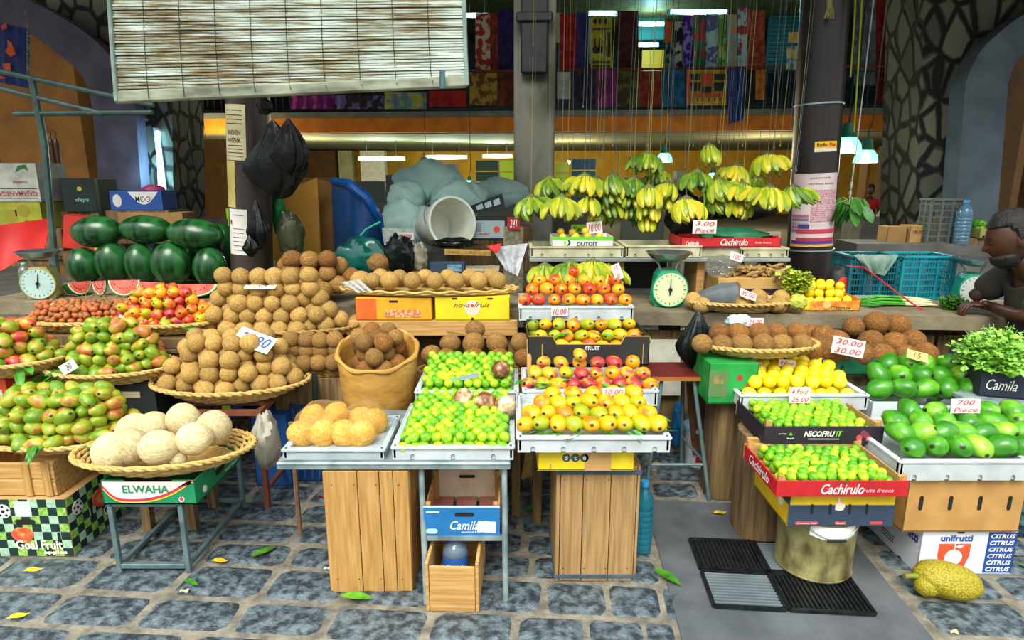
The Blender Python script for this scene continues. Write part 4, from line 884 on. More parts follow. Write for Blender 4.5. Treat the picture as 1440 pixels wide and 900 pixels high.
# brown coconut baskets
t, p, rx, ry = basket(326, 534, 3.02, 214, .23, .085, 'large wicker basket of small brown coconuts on the rust brown stand', base=.55); zb1 = p.z-.085
G = 'brown coconuts in the large front basket'
pile('coc', (p.x, p.y, zb1+.02), rx-.015, ry-.01, .046, 4, 'small round brown coconut in the large basket on the rust stand', G, slope=.12, dome=.75)
card(358, 478, 2.98, .20, .095, ['2/ 20'], 'large pale blue card lying on the front basket of brown coconuts', tilt=-.9, yaw=-.25, roll=.28, ink=mk('blue marker', '2a4a9a'), mat=mk('pale blue card', 'c8dce4'))
t = E('rust_stand', 'rust brown angle iron stand under the large coconut basket', 'stand', (p.x, 3.02, 0))
lx0, lx1 = at(252, 600, 2.82).x-p.x, at(366, 600, 2.82).x-p.x; zt = zb1
m = MB()
for y_ in (-.2, .2): m.box(((lx0+lx1)/2, y_, zt-.0135), (lx1-lx0+.025, .025, .025))
for x_ in (lx0, lx1): m.box((x_, 0, zt-.0135), (.025, .38, .025))
for y_ in (-.07, .07): m.box(((lx0+lx1)/2, y_, zt-.0135), (lx1-lx0, .02, .02))
m.build('top_frame', RUST, t, smooth=False)
for x_ in (lx0, lx1):
    for y_ in (-.2, .2): m = MB(); m.box((x_, y_, (zt-.026)/2), (.025, .025, zt-.026)); m.build('leg', RUST, t, smooth=False)
m = MB()
for x_ in (lx0, lx1): m.box((x_, 0, .1), (.02, .38, .02))
m.build('stretcher', RUST, t, smooth=False)
t, p, rx, ry = basket(388, 474, 3.42, 228, .18, .09, 'large wicker basket of brown coconuts in the second tier', mat=WICKD); t.location.z = .70
pile('coc', (p.x-.02, p.y, .725), rx-.02, ry-.01, .047, 5, 'round brown coconut in the tall heap of the second tier basket', 'brown coconuts in the second tier heap', slope=.15, s=1.05, dome=.62)
card(366, 403, 3.35, .17, .03, ['20'], 'pale blue curved card on top of the second tier coconut heap', tilt=-1.1, ink=mk('blue marker', '2a4a9a'), mat=mk('pale blue card', 'c8dce4'))
t, p, rx, ry = basket(442, 505, 3.18, 130, .05, .09, 'narrow tan basket of dark coconuts beside the brown sack', mat=WICKD)
E_ = p.z-.09; m = MB(); m.box((0, 0, (E_)/2), (.42, .10, E_), b=.005); T(m.build('wooden_block', WOODD, None, (p.x, 3.18, 0), smooth=False), 'dark upright boards under the narrow coconut basket', 'block')
pile('cob', (p.x, p.y, E_+.035), rx-.0, .09, .040, 3, 'dark brown coconut in the narrow basket beside the plastic sack', 'dark coconuts in the narrow basket', s=.85)
pile('cob', (at(440, 440, 3.8).x, 3.83, .85), .30, .17, .055, 4, 'shaggy brown coconut on the counter behind the coconut baskets', 'shaggy coconuts on the counter', s=1.05, slope=.3, ks=['cob', 'cor'])
# cartons beneath
BL = mk('bright blue carton', '1f58a0', '1a4c8c')
o = carton(287, 350, 640, 3.4, .22, .3, 'deep blue carton with white letters behind the rust stand', mk('deep blue', '153a7c'), z=0.24, closed=True); ctext(o, 'MOVES', 0, .05, .2, .05, PAPER); cpatch(o, circ(.035), .02, -.04, mk('lime print', 'a8c030'))
o = stand(283, 352, 3.38, 3.72, .238, 'low dark board stand under the deep blue carton')
o = carton(362, 412, 690, 3.05, .40, .3, 'bright blue tall carton with white emblem right of the rust stand', BL, z=0, closed=True); cpatch(o, circ(.035, .05), .0, .06, mk('mint print', 'a8d0c8')); ctext(o, '3', -.06, .07, .03, .04, mk('yellow print', 'f0c030')); cpatch(o, circ(.02, .035), .04, -.06, mk('pink print', 'e06a90'))
o = carton(415, 468, 680, 3.1, .44, .3, 'dark blue ribbed plastic crate left of the plastic sack', mk('navy plastic', '12305c', rough=.4), z=0, closed=False, name='plastic_crate', cat='crate')
for k in range(5): cpatch(o, rect(.012, .4), -.08+k*.04, 0, mk('navy rib', '1c4a84', rough=.4), name='rib', th=.006)
o = lump('cloth_bundle', at(375, 620, 2.78), (.055, .08, .14), 4, .25, mk('grey cream cloth', 'aaa694', '8a8674', scale=4), 'grey cream cloth bundle hanging beside the rust stand', 'cloth', fold=.4)
qs('strap', 'dark cord strap hanging between the blue cartons and plastic sack', 'strap', [(438, 525), (446, 525), (448, 600), (440, 600)], 3.04, mk('dark strap', '2c3430'), amp=.01, th=.004)
# front-left: carton + metal stand + pale coconuts
t = E('metal_stand', 'grey square tube metal stand under the green ELWAHA carton', 'stand', (at(216, 805, 2.3).x, 2.58, 0))
sw, sdp, sh = .285, .54, .322
def bars(lst, nm, mat, t, th=.020):
    for a, b_ in lst:
        m = MB(); a, b_ = Vector(a), Vector(b_); c = (a+b_)/2; d = b_-a; m.box(c, (max(abs(d.x), th), max(abs(d.y), th), max(abs(d.z), th)), b=.002); m.build(nm, mat, t, smooth=False)
q = sw/2; e = sdp/2
bars([((x, y, 0), (x, y, sh-.0215)) for x in (-q, q) for y in (-e, e)], 'leg', GREYM, t)
bars([((-q+.0105, y, sh-.0105), (q-.0105, y, sh-.0105)) for y in (-e, e)]+[((x, -e-.01, sh-.0105), (x, e+.01, sh-.0105)) for x in (-q, q)], 'top_rail', GREYM, t)
bars([((-q+.0105, y, .03), (q-.0105, y, .03)) for y in (-e, e)]+[((x, -e+.0105, .03), (x, e-.0105, .03)) for x in (-q, q)], 'bottom_rail', GREYM, t)
EG = mk('emerald carton', '118a58', '0f7c50')
o = carton(146, 277, 706, 2.285, .105, .42, 'green and white open carton printed ELWAHA on the metal stand', EG, z=sh, cut=(.02, .09)); w_, d_, h_ = W[o.name]
sw_ = [(-w_/2+.004, .048)]+[(-w_/2+.004+(w_-.012)*i/16, -.030-.014*math.sin(PI*i/16)+.085*((i/16)**3.2)+.05*max(0, 1-i/3)**2) for i in range(17)]+[(w_/2-.004, .048)]
cpatch(o, [(x, z-.006) for x, z in sw_], 0, 0, mk('yellow swoosh', 'f0d020'), th=.0010); cpatch(o, [(x, z if i in (0, 17+1) else z+.000) for i, (x, z) in enumerate(sw_)], 0, .0, mk('crimson swoosh', 'd02a48'), th=.0016); cpatch(o, [(x*.985, min(z+.012, .047)) for x, z in sw_], 0, 0, PAPER, th=.0022)
ctext(o, 'ELWAHA', -.01, .016, .185, .034, EG, bold=.02, off=.0045); cpatch(o, circ(.011), .128, -.03, PAPER, th=.003, name='printed_emblem'); cpatch(o, [(-.008, 0), (0, .012), (.008, 0), (0, -.008)], .128, -.028, mk('crimson swoosh', 'd02a48'), th=.0045, name='printed_emblem')
ctext(o, 'ELWAHA', .02, .03, .13, .024, PAPER, 'right', bold=.02); cpatch(o, slot(.08, .022), .0, -.004, DARK, 'right', 'handle_slot', .002); cpatch(o, circ(.014), -.14, -.02, PAPER, 'right', 'printed_emblem', .002); ctext(o, 'fresh fruits', .1, -.03, .12, .015, PAPER, 'right')
t, p, rx, ry = basket(234, 632, 2.45, 236, .20, .062, 'long oval wicker basket of pale peeled coconuts on the ELWAHA carton', base=.72, rz=.10); t.location.z = sh+.107
PW = [(158, 634, 2.33, 'leftmost large pale coconut in the front oval basket'), (182, 628, 2.36, 'pale coconut second from left in the front oval basket'), (223, 629, 2.33, 'round pale coconut in the middle front of the oval basket'), (273, 617, 2.38, 'lobed pale coconut with a seam right of middle in the oval basket'), (300, 602, 2.50, 'pale coconut at the right end of the front oval basket'), (258, 590, 2.56, 'pale hairy topped coconut at the back middle of the oval basket'), (217, 600, 2.54, 'pale coconut back left of middle in the oval basket'), (190, 606, 2.55, 'pale coconut half hidden at back left of the oval basket')]
for i, (x, y, Y_, lb) in enumerate(PW):
    p_ = at(x, y, Y_); p_.z = max(p_.z, sh+.107+.085); put('cow', p_, lb, 'pale peeled coconuts in the front oval basket', .98 if i != 6 else .9)
for i, (x, y) in enumerate([(252, 645)]): put('cow', Vector((at(x, y, 2.36).x, 2.345, sh+.107+.06)), 'small pale coconut low behind the front rim of the oval basket', None, .5)
# ================================================================== CENTRE: TABLE, TRAYS, CRATES
TM = mk('worn grey table metal', 'a2b4b4', '6e8084', scale=10, rough=.45, metal=.3)
tx0, tx1 = at(392, 645, 2.2).x, at(718, 645, 2.2).x
TZ = .558
t = E('metal_table', 'long low grey metal table holding bagged coconuts and limes', 'table', ((tx0+tx1)/2, 2.2, 0)); w_ = tx1-tx0
m = MB(); m.box((0, .245, TZ-.006), (w_, .55, .012), b=.003); m.box((0, -.022, TZ-.015), (w_, .012, .03), b=.003); m.build('tabletop', TM, t, smooth=False)
def LP(px, py, Y): return at(px, py, Y)-t.location
for a, b_ in [((592, 652, 2.22), (600, 851, 2.11)), ((709, 652, 2.22), (711, 848, 2.12)), ((582, 658, 2.60), (592, 752, 2.60))]:
    m = MB(); q0 = LP(*a); q1 = LP(*b_); q1.z = .0; q0.z = TZ-.013; m.tube([q0, q1], .0115, 10); m.build('leg', TM, t)
m = MB(); q0 = LP(414, 655, 2.6); q0.z = TZ-.013; q1 = q0.copy(); q1.z = 0; m.tube([q0, q1], .012, 8); m.build('leg', mk('rusty leg', '8a6a50', '5c4030', scale=10), t)
m = MB(); q0 = LP(597, 764, 2.17); q1 = LP(711, 764, 2.17); q0.z = q1.z = .247; m.box((q0+q1)/2, (q1.x-q0.x+.01, .02, .018)); q0.y += .3; q1.y += .3; m.box((q0+q1)/2, (q1.x-q0.x, .02, .018))
for qx in (q0.x, q1.x): m.box((qx, q0.y-.15, .247), (.018, .30, .016))
m.build('crossbar', TM, t, smooth=False)
t = E('folding_chair', 'folded grey tubular metal chair leaning under the table beside the tall crate', 'chair', at(588, 770, 2.7)); t.location.z = 0
for k in range(3): m = MB(); m.tube([(-.01+k*.018, .03*k, 0), (-.05+k*.03, .05+.03*k, .3), (-.05+k*.03, .06+.03*k, .52)], .009, 8); m.build('frame_tube', TM, t)
# tall wooden crate 1
def tallcrate(x0, x1, py, Y, ztop, d, label, mat, planks, bands=False, rz=0):
    x, z, w = fb(x0, x1, py, Y); e = E('tall_wooden_crate', label, 'crate', (x, Y+d/2, 0), rz); g = .003
    xx = -w/2; m = MB()
    for p_ in planks: pw = w*p_; m.box((xx+pw/2, -d/2+.006, ztop/2+rf.uniform(-.002, .0)), (pw-g, .012, ztop-.006), b=.002); xx += pw
    m.build('front_planks', mat, e, smooth=False)
    for sg in (-1, 1):
        m = MB()
        for k in range(3): m.box((sg*(w/2-.006), -d/2+.014+(d-.016)*(k+.5)/3, ztop/2), (.012, (d-.02)/3-g, ztop-.006), b=.002)
        m.build('side_planks', mat, e, smooth=False)
    m = MB(); m.box((0, 0, ztop-.004), (w-.026, d-.026, .008)); m.box((0, d/2-.006, ztop/2), (w-.026, .01, ztop)); m.build('back_and_top', mat, e, smooth=False)
    m = MB()
    for zz in (.06, ztop-.06):
        for k in range(4): m.tube([(-w*.4+k*w*.26, -d/2-.001, zz), (-w*.4+k*w*.26, -d/2+.003, zz)], .0025, 6)
    m.build('nail_heads', IRON, e)
    if bands:
        for zz in (.025, ztop-.028):
            m = MB(); 
            for sg in (-1, 1): m.box((0, sg*(d/2+.002), zz), (w+.008, .004, .018), b=.001); m.box((sg*(w/2+.002), 0, zz), (.004, d+.004, .018), b=.001)
            m.build('metal_band', mk('blue grey band', '4c6272', '3a4c58', scale=12), e, smooth=False)
    return e, w
tallcrate(465, 581, 836, 2.175, TZ-.034+.0, .34, 'tall yellowish plank crate standing on end under the grey table', WOOD, [.40, .255, .16, .185])
e, w_ = tallcrate(780, 894, 818, 2.245, .510, .36, 'tall weathered plank crate with two blue bands under the centre trays', WOODG, [.05, .27, .33, .31, .04], True)
# small crate, Camila crate, bottle
x, z, w = fb(601, 676, 862, 2.06)
e = E('wooden_crate', 'small narrow wooden crate on the cobbles below the blue Camila crate', 'crate', (x, 2.06+.17, 0), -.03)
m = MB(); m.box((0, -.162, .095), (w-.03, .010, .19), b=.002); m.build('front_panel', WOODX, e, smooth=False)
for sg in (-1, 1): m = MB(); m.box((sg*(w/2-.007), 0, .105), (.012, .34, .205), b=.002); m.build('side_panel', WOODX, e, smooth=False)
m = MB(); m.box((0, .162, .095), (w-.03, .010, .19), b=.002); m.box((0, 0, .006), (w-.03, .31, .01)); m.build('back_and_base', WOODX, e, smooth=False)
def bottle(loc, h, r, label, water='7fb8d8', cap='2f8fd0', name='water_bottle', lab=None, tilt=0):
    t = E(name, label, 'bottle', loc); G = mk('bottle plastic '+water, water, rough=.08, trans=.75, rnd=0)
    pr_ = [(r*.7, 0), (r*.95, .01), (r, .03)]
    for k in range(7): z_ = h*(.12+.08*k); pr_ += [(r, z_), (r*.93, z_+h*.02), (r, z_+h*.04)]
    pr_ += [(r, h*.70), (r*.9, h*.78), (r*.5, h*.88), (r*.32, h*.91), (r*.32, h*.935)]
    m = MB(); m.lathe(pr_, seg=28); m.build('body', G, t)
    m = MB(); m.lathe([(r*.40, h*.935), (r*.40, h*.99), (r*.36, h)], seg=20); m.build('cap', mk('cap '+cap, cap, rough=.4), t)
    if lab: m = MB(); m.lathe([(r*1.01, h*.4), (r*1.015, h*.41), (r*1.015, h*.62), (r*1.01, h*.63)], seg=28); m.build('label_band', mk('blue label', '2058b0'), t); lettering(t, lab, (0, -r*1.03, h*.51), r*1.3, r*.45, PAPER, bold=.02)
    if tilt: t.rotation_euler = (tilt, 0, 0)
    return t
bottle((x-.005, 2.21, .012), .22, .05, 'clear water bottle with blue label standing in the small wooden crate', lab='Crystal', water='a8c4cc')
bottle((at(901, 780, 2.44).x+.006, 2.46, 0), .335, .043, 'tall blue tinted water bottle standing beside the banded crate', water='30b0cc', cap='28a0d8')
CB = mk('camila blue', '1a74b4', '1868a4')
x, z, w = fb(597, 703, 764, 2.165)
e = E('fruit_crate', 'empty blue and wood Camila fruit crate on the table crossbar', 'crate', (x, 2.165+.15, .257))
H_ = .125; d_ = .30
m = MB(); m.box((0, -d_/2+.003, H_*.5), (w, .006, H_), b=.001); m.build('front_panel', CB, e, smooth=False)
m = MB(); m.box((0, d_/2-.003, H_*.5+.01), (w, .006, H_+.02), b=.001); m.build('back_panel', mk('cream panel', 'e0d4b8', 'cbb890'), e, smooth=False)
m = MB(); m.box((0, d_/2-.003, H_+.023), (w, .008, .008)); m.build('edge_trim', CB, e, smooth=False)
for sg in (-1, 1): m = MB(); m.box((sg*(w/2-.004), 0, H_*.42), (.007, d_-.014, H_*.84), b=.001); m.build('side_panel', WOODX, e, smooth=False)
for sg in (-1, 1):
    for s2 in (-1, 1): m = MB(); m.box((sg*(w/2-.017), s2*(d_/2-.016), H_/2+.004), (.018, .018, H_+.008), b=.001); m.build('corner_post', WOOD, e, smooth=False)
m = MB()
for k in range(3): m.box((-w/2+w*(k+.5)/3, 0, .004), (w/3-.012, d_-.02, .006))
m.build('base_slats', mk('pinkish stained wood', 'c08070', 'a05a50', scale=8), e, smooth=False)
lettering(e, 'Camila', (.01, -d_/2-.002, .045), .11, .038, PAPER, shear=.35, bold=.012); lettering(e, 'excellent fruit', (.035, -d_/2-.002, .017), .075, .009, PAPER, bold=.01)
patch(e, slot(.075, .016), (.01, -d_/2-.0005, .09), DARK, name='handle_slot'); patch(e, slot(.07, .013), (0, d_/2-.0075, .10), DARK, name='handle_slot'); patch(e, rect(.07, .045), (w/2-.05, -d_/2-.001, .038), PAPER, name='sticker', th=.002, rot=-.05); patch(e, slot(.045, .02), (-w/2+.03, -d_/2-.001, .02), mk('pale blue print', 'a8c8d8'), name='printed_emblem'); patch(e, rect(.05, .006), (-w/2+.035, -d_/2-.001, .10), PAPER, name='printed_emblem')
patch(e, rect(w, .004), (0, -d_/2-.0005, H_-.003), PAPER, name='edge_trim')
# bagged coconuts tray
tr = tray(398, 540, 640, 2.19, .045, .34, 'shallow dull metal tray of bagged peeled coconuts on the left of the table', n=0, name='metal_tray', mat=mk('pale grey tray', 'b4c0c4', '94a0a4', scale=8, rough=.5)); tr.location.z = TZ+.001
PK = [(425, 607, 'leftmost'), (440, 588, 'back left'), (473, 584, 'back middle'), (455, 607, 'front second'), (485, 612, 'front third'), (510, 590, 'knobbly back right'), (527, 600, 'right end'), (508, 612, 'front right'), (470, 596, 'central')]
YC = cocomat('ochre peeled coconut', 'b07c20', 'd8a444', 'f0cf80', 8)
ym = []
for i in range(3): m = MB(); m.blob((0, 0, 0), (.058, .053, .050), 24, 16, lambda p, n, i=i: p*(1+.09*noise.noise(n*2.2+Vector((i*4, 0, 0)))+.05*abs(noise.noise(n*5+Vector((i, 2, 0)))))); ym.append(m.mesh('coconut', YC))
for i, (x_, y_, nm) in enumerate(PK):
    Yq = 2.30 if y_ > 600 else 2.42; p_ = at(x_, y_, Yq); p_.z = max(p_.z, TZ+.065) if y_ < 600 else TZ+.06
    o = bpy.data.objects.new('coconut', ym[i % 3]); COL.objects.link(o); o.location = p_; o.rotation_euler = (rf.uniform(0, 6), rf.uniform(0, 6), 0); T(o, nm+' ochre coconut in plastic bag on the metal tray', 'coconut', 'bagged ochre coconuts')
for k, (xx, rr, lb) in enumerate([(455, .085, 'left'), (512, .075, 'right')]):
    p_ = at(xx, 600, 2.36); p_.z = TZ+.09
    lump('plastic_bag', p_, (rr*1.25, .13, .078), k+3, .1, mk('thin clear plastic', 'f2dca0', rough=.15, trans=.9, alpha=.28), 'clear thin plastic bag around the ochre coconuts, %s of two' % lb, 'bag', fold=.35)
# lime trays
LT = tray(552, 722, 644, 2.19, .055, .46, 'white foam tray of limes at the front right of the table', n=3); LT.location.z = TZ+.001
lp = LT.location
pile('lime', (lp.x, lp.y, TZ+.02), LT['w']/2-.012, .225, .0215, 2, 'small green lime in the front white tray on the table', 'limes in the front table tray', 'rect', slope=.10, dome=.35, jit=.3)
m = stand(588, 735, 2.73, 3.16, .575, 'rough wooden crate stand behind the table under the rear limes'); 
LT2 = tray(585, 728, 577, 2.75, .06, .36, 'white foam tray of limes behind the front lime tray', n=3); LT2.location.z = .577
lp = LT2.location
pile('lime', (lp.x, lp.y, .597), LT2['w']/2-.012, .17, .022, 2, 'green lime in the rear white tray behind the table', 'limes in the rear table tray', 'rect', slope=.22, dome=.35, jit=.3)
for i, (x_, y_) in enumerate([(607, 535), (622, 529), (640, 531), (650, 528)]): put('lem', at(x_, y_, 2.86)+Vector((0, 0, .0)), '%s yellow lemon on top of the rear lime tray' % ordn(i, 4), s=.85)
HUSK = fm('shiny brown husked nut', [(.3, '5a2c1c'), (.5, '7c4a2c'), (.62, 'b08c60'), (.75, 'dcc8a8')], scar=False, scale=2.5)
hm = MB(); hm.blob((0, 0, 0), (.045, .045, .049), 24, 16, noisefn(.004, 2, 1)); hm = hm.mesh('husked_coconut', HUSK)
for x_, y_, Y_, lb in [(652, 561, 2.54, 'dark brown shiny husked coconut with white cuts, leftmost on the limes'), (683, 566, 2.50, 'brown husked coconut in the middle above the front lime tray'), (711, 571, 2.46, 'brown husked coconut at the right above the front lime tray'), (704, 520, 2.84, 'husked coconut with white flecks on the rear lime tray right end')]:
    o = bpy.data.objects.new('husked_coconut', hm); COL.objects.link(o); p_ = at(x_, y_, Y_); o.location = p_; o.rotation_euler = (rf.uniform(0, 6), rf.uniform(0, 6), 0); T(o, lb, 'coconut')
card(668, 598, 2.36, .155, .034, ['5/ 20.00'], 'long white price strip reading 5/20.00 on the front limes', roll=-.24, tilt=-.5)
m = MB(); m.lathe([(0, 0), (.02, .0), (.036, .012), (.036, .014), (.02, .003), (0, .003)], seg=24, sx=1.2); o = m.build('plastic_scoop', mk('pale blue plastic', 'c0d8e4', rough=.3), None, at(694, 584, 2.50)); o.rotation_euler = (-.5, .3, 0); T(o, 'pale blue plastic scoop lid resting above the lime price strip', 'lid')
m = MB(); m.box((0, 0, 0), (.16, .004, .02)); o = m.build('price_stick', mk('grey blue strip', '8aa0a8'), None, at(650, 532, 2.80)); o.rotation_euler = (0, -.25, 0); T(o, 'thin grey strip lying over the rear limes', 'strip')
# plastic sack of coconuts
p_ = at(533, 580, 2.98); st = stand(480, 590, 2.82, 3.2, .44, 'low dark wooden stand under the brown plastic sack')
t = E('plastic_sack', 'tan plastic sack rolled open and filled with brown coconuts', 'sack', (p_.x, 3.01, .442))
SACK = mk('tan plastic film', 'c89848', 'a87a38', scale=7, rough=.35, bump=.5, bscale=14, stretch=(1, 1, 2))
m = MB(); rs = random.Random(4); prf = [(.03, .0), (.15, .002), (.178, .05), (.185, .12), (.19, .2), (.195, .27), (.20, .31), (.195, .325), (.185, .318), (.178, .28), (.17, .2), (.16, .06), (.03, .04)]
vs = []; fs = []; sg_ = 56
for i, (r_, z_) in enumerate(prf):
    for k in range(sg_):
        a = 2*PI*k/sg_; q = r_*(1+.035*noise.noise(Vector((math.cos(a)*3, math.sin(a)*3, z_*9)))+.02*noise.noise(Vector((math.cos(a)*9, math.sin(a)*9, z_*14)))); zz = z_+(.065*math.sin(a)+.012*math.sin(a*3))*(z_/.32)
        vs.append((q*math.cos(a), q*math.sin(a)*.88, zz))
for i in range(len(prf)-1):
    for k in range(sg_): fs.append((i*sg_+k, i*sg_+(k+1) % sg_, (i+1)*sg_+(k+1) % sg_, (i+1)*sg_+k))
m.add(vs, fs); m.build('sack_body', SACK, t)
m = MB(); m.tube([((.197)*math.cos(a), .197*.88*math.sin(a), .322+.065*math.sin(a)+.006*math.sin(a*7)) for a in [2*PI*k/48 for k in range(48)]], [.011+.003*math.sin(k) for k in range(48)], 8, closed=True); m.build('rolled_rim', SACK, t)
pile('cob', (p_.x, 3.01, .56), .165, .15, .045, 4, 'shaggy brown coconut inside the open plastic sack', 'coconuts in the plastic sack', s=.83, slope=.12, dome=.12, ks=['cob', 'cor'])
# coconuts, centre right basket
t, p, rx, ry = basket(668, 520, 3.28, 158, .13, .06, 'tan wicker basket of large brown coconuts behind the rear limes', mat=WICKD)
b0 = p.z-.06; stand(600, 738, 3.18, 3.42, b0, 'dark plank stand under the centre coconut basket', zb=0)
frow('cor', 628, 738, 504, 3.20, 4, 'lower row', 'the centre wicker basket', 'brown coconut', None, s=.98)
frow('cob', 634, 732, 482, 3.25, 4, 'upper row', 'the centre wicker basket', 'brown coconut', None, s=1.02)
put('cob', at(607, 500, 3.27), 'darker coconut at the left end of the centre wicker basket', s=1.1)
put('cob', at(668, 463, 3.32), 'single coconut behind the upper row under the wooden plank', s=.95)
o = qs('card_strip', 'long pale cardboard strip lying behind the centre coconuts', 'card strip', [(628, 464), (690, 474), (690, 478), (628, 468)], 3.3, CARDIN, amp=.002)
# plank shelf with two yellow cartons and coconut mat
x, z, w = fb(486, 728, 472, 3.44)
t = E('plank_shelf', 'thick pale plank shelf under the two yellow fruit cartons', 'shelf', (x, 3.62, 0)); ZP = zat(452, 3.44)
m = MB(); m.box((0, -.14, ZP-.045), (w, .04, .09), b=.004); m.box((-.02, 0, ZP-.014), (w-.04, .24, .027), b=.003); m.build('plank', WOODX, t, smooth=False)
for sg in (-1, 1): m = MB(); m.box((sg*(w/2-.03), -.14+.045, (ZP-.03)/2), (.05, .04, ZP-.03)); m.build('leg', WOODD, t, smooth=False)
m = MB(); m.box((0, .0, (ZP-.12)/2+.0), (w-.1, .02, ZP-.14)); m.build('back_board', mk('brown board', '6b4a26', '573a1c'), t, smooth=False)
YLW = mk('yellow carton print', 'ecd01c', 'e2c418')
o = carton(501, 608, 451, 3.46, .13, .26, 'orange and yellow worn fruit carton under the coconut mat', mk('yellow orange carton', 'e0a820', 'd89a1c'), z=ZP+.001, closed=True); w_, d_, h_ = W[o.name]
cpatch(o, rect(.115, .12, -w_/2+.06), 0, 0, mk('orange red print', 'dc4c18', 'e07028', scale=20)); cpatch(o, rect(.2, .045), .05, -.025, mk('pale scribble', 'e0b870', 'c87050', scale=60, lo=.45, hi=.5)); cpatch(o, rect(.05, .012), -.0, .045, DARK, name='handle_slot')
o = carton(612, 717, 453, 3.46, .135, .26, 'bright yellow carton printed nova fruit right of the orange one', YLW, z=ZP+.001, closed=True); w_, d_, h_ = W[o.name]
cpatch(o, circ(.045), .0, .005, mk('pale lilac print', 'd8c8b0'), th=.0008); ctext(o, 'nova', -.06, .018, .09, .02, BLACK, shear=.4, bold=-.005); ctext(o, 'fruit', .055, .024, .09, .03, BLACK, shear=.4, bold=-.005); cpatch(o, circ(.009), .0, .018, mk('crimson swoosh', 'd02a48'), th=.002)
for x_ in (-.1, .1): cpatch(o, rect(.03, .008), x_, .06, DARK, name='vent_slot', th=.003)
cpatch(o, circ(.008), 0, -.058, DARK, name='vent_slot', th=.003)
p = at(603, 402, 3.58); ZM = ZP+.140
t = E('wicker_mat', 'long flat wicker tray of pale coconuts above the yellow cartons', 'basket', (p.x, 3.60, ZM)); sc = 3.58/F; hw = 126*sc
m = MB()
for k in range(5):
    f_ = 1-.12*k; m.tube([((hw*f_+.004*math.sin(i*1.7+k))*math.cos(2*PI*i/90), (.155*f_)*math.sin(2*PI*i/90), .014-.002*k+.003*math.sin(i*PI/2+k*PI)) for i in range(90)], .007, 6, closed=True)
m.lathe([(0, .008), (.97, .010), (.97, .002), (0, .002)], seg=40, sx=hw, sy=.155); m.build('woven_body', WICK, t)
m = MB(); m.tube([((hw+.004)*math.cos(2*PI*i/120), .16*math.sin(2*PI*i/120), .024+.005*math.sin(i*1.2)) for i in range(120)], .008, 6, closed=True); m.build('rim', WICK, t)
qs('newspaper', 'folded newspaper sheet under the coconuts at the left end of the mat', 'newspaper', [(478, 397), (505, 393), (524, 410), (500, 412)], 3.47, mk('newsprint', 'c8c4b8', '9a988e', scale=60), amp=.004, th=.002)
for i, (x_, y_) in enumerate([(507, 394), (524, 397), (548, 395), (580, 393), (612, 395), (641, 396), (673, 396), (700, 392)]): 
    p_ = at(x_, y_, 3.55); p_.z = ZM+.024+.05; put('cot', p_, '%s pale coconut in the front row on the flat wicker tray' % ordn(i, 8), s=.93 if i else 1.05)
for i, x_ in enumerate([535, 562, 598, 630, 660, 690]): p_ = at(x_, 386, 3.68); p_.z = ZM+.024+.052; put('cot', p_, '%s coconut in the back row on the flat wicker tray' % ordn(i, 6), s=.9)
# ================================================================== CENTRE STACK OF MANGO TRAYS
STP = [(.835, 3.36, 3.56), (.700, 2.98, 3.34), (.612, 2.66, 2.96)]
for (z_, y0, y1), lb in zip(STP, ['upper step of the dark stand under the orange mango tray', 'middle step of the dark stand under the dark carton', 'lower step of the dark stand under the red mangoes']): stand(748, 886, y0, y1, z_, lb)
o = carton(756, 892, 656, 2.20, .095, .36, 'yellow carton with grey ste letters between banded crate and lowest mango tray', YLW, z=.511, closed=True); w_, d_, h_ = W[o.name]
SLT = mk('slate print', '3c4c54')
for i, ch in enumerate('ste'): cpatch(o, circ(.0165), -.075+i*.034, .006, SLT, th=.0012); ctext(o, ch, -.075+i*.034, .006, .012, .016, PAPER, bold=.02, off=.004)
cpatch(o, rect(.10, .095), .045, 0, CARD); cpatch(o, rect(.006, .02), -.135, -.03, CARD)
o = tray(728, 942, 633, 2.15, .062, .48, 'lowest white foam tray at centre with rows of yellow mangoes', n=5); o.location.z = .608; xw = o['w']
x1_ = o.location.x
def mrows(k, rows, where, adj, group, ks=None, s=1.13):
    for (xa, xb, py, Y, n, rn) in rows: frow(k, xa, xb, py, Y, n, rn, where, adj, group, ks=ks, s=s)
mrows('yel', [(738, 925, 596, 2.22, 9, 'front row'), (748, 912, 581, 2.30, 8, 'second row'), (762, 898, 566, 2.39, 7, 'third row'), (778, 892, 553, 2.47, 5, 'top row')], 'the lowest centre tray', 'yellow mango', 'mangoes in the lowest centre tray')
mrows('yel', [(758, 900, 590, 2.34, 6, 'hidden lower layer')], 'the lowest centre tray', 'yellow mango', 'mangoes in the lowest centre tray')
leaves(22, (x1_, 2.19, .668), .26, .02, 'green mango leaf poking out along the lowest centre tray front', 'leaves along the lowest centre tray', s=.6)
leaves(6, (x1_+.25, 2.3, .68), .02, .06, 'green leaf at the right end of the lowest centre tray', 'leaves right end of lowest centre tray', s=.7)
card(863, 551, 2.42, .09, .034, ['10.00'], 'white price strip reading 10.00 above the lowest centre mangoes', tilt=-.1)
o = tray(736, 924, 573, 2.62, .075, .34, 'second white foam tray from below with red and green mangoes', n=4); o.location.z = .613
mrows('red', [(742, 914, 541, 2.70, 9, 'front row'), (752, 904, 525, 2.77, 8, 'second row'), (764, 890, 510, 2.85, 6, 'third row')], 'the red mango tray', 'red mango', 'mangoes in the red mango tray', ks=['red', 'red', 'yel', 'red', 'red', 'org'])
put('red', at(816, 499, 2.80), 'single deep red mango perched on top of the red mango tray'); 
leaves(9, (o.location.x-.04, 2.68, .70), .26, .05, 'leaf tucked between the red mangoes', 'leaves in the red mango tray', s=.7)
DK = mk('charcoal carton', '2c2c28', '1f1f1c', scale=5)
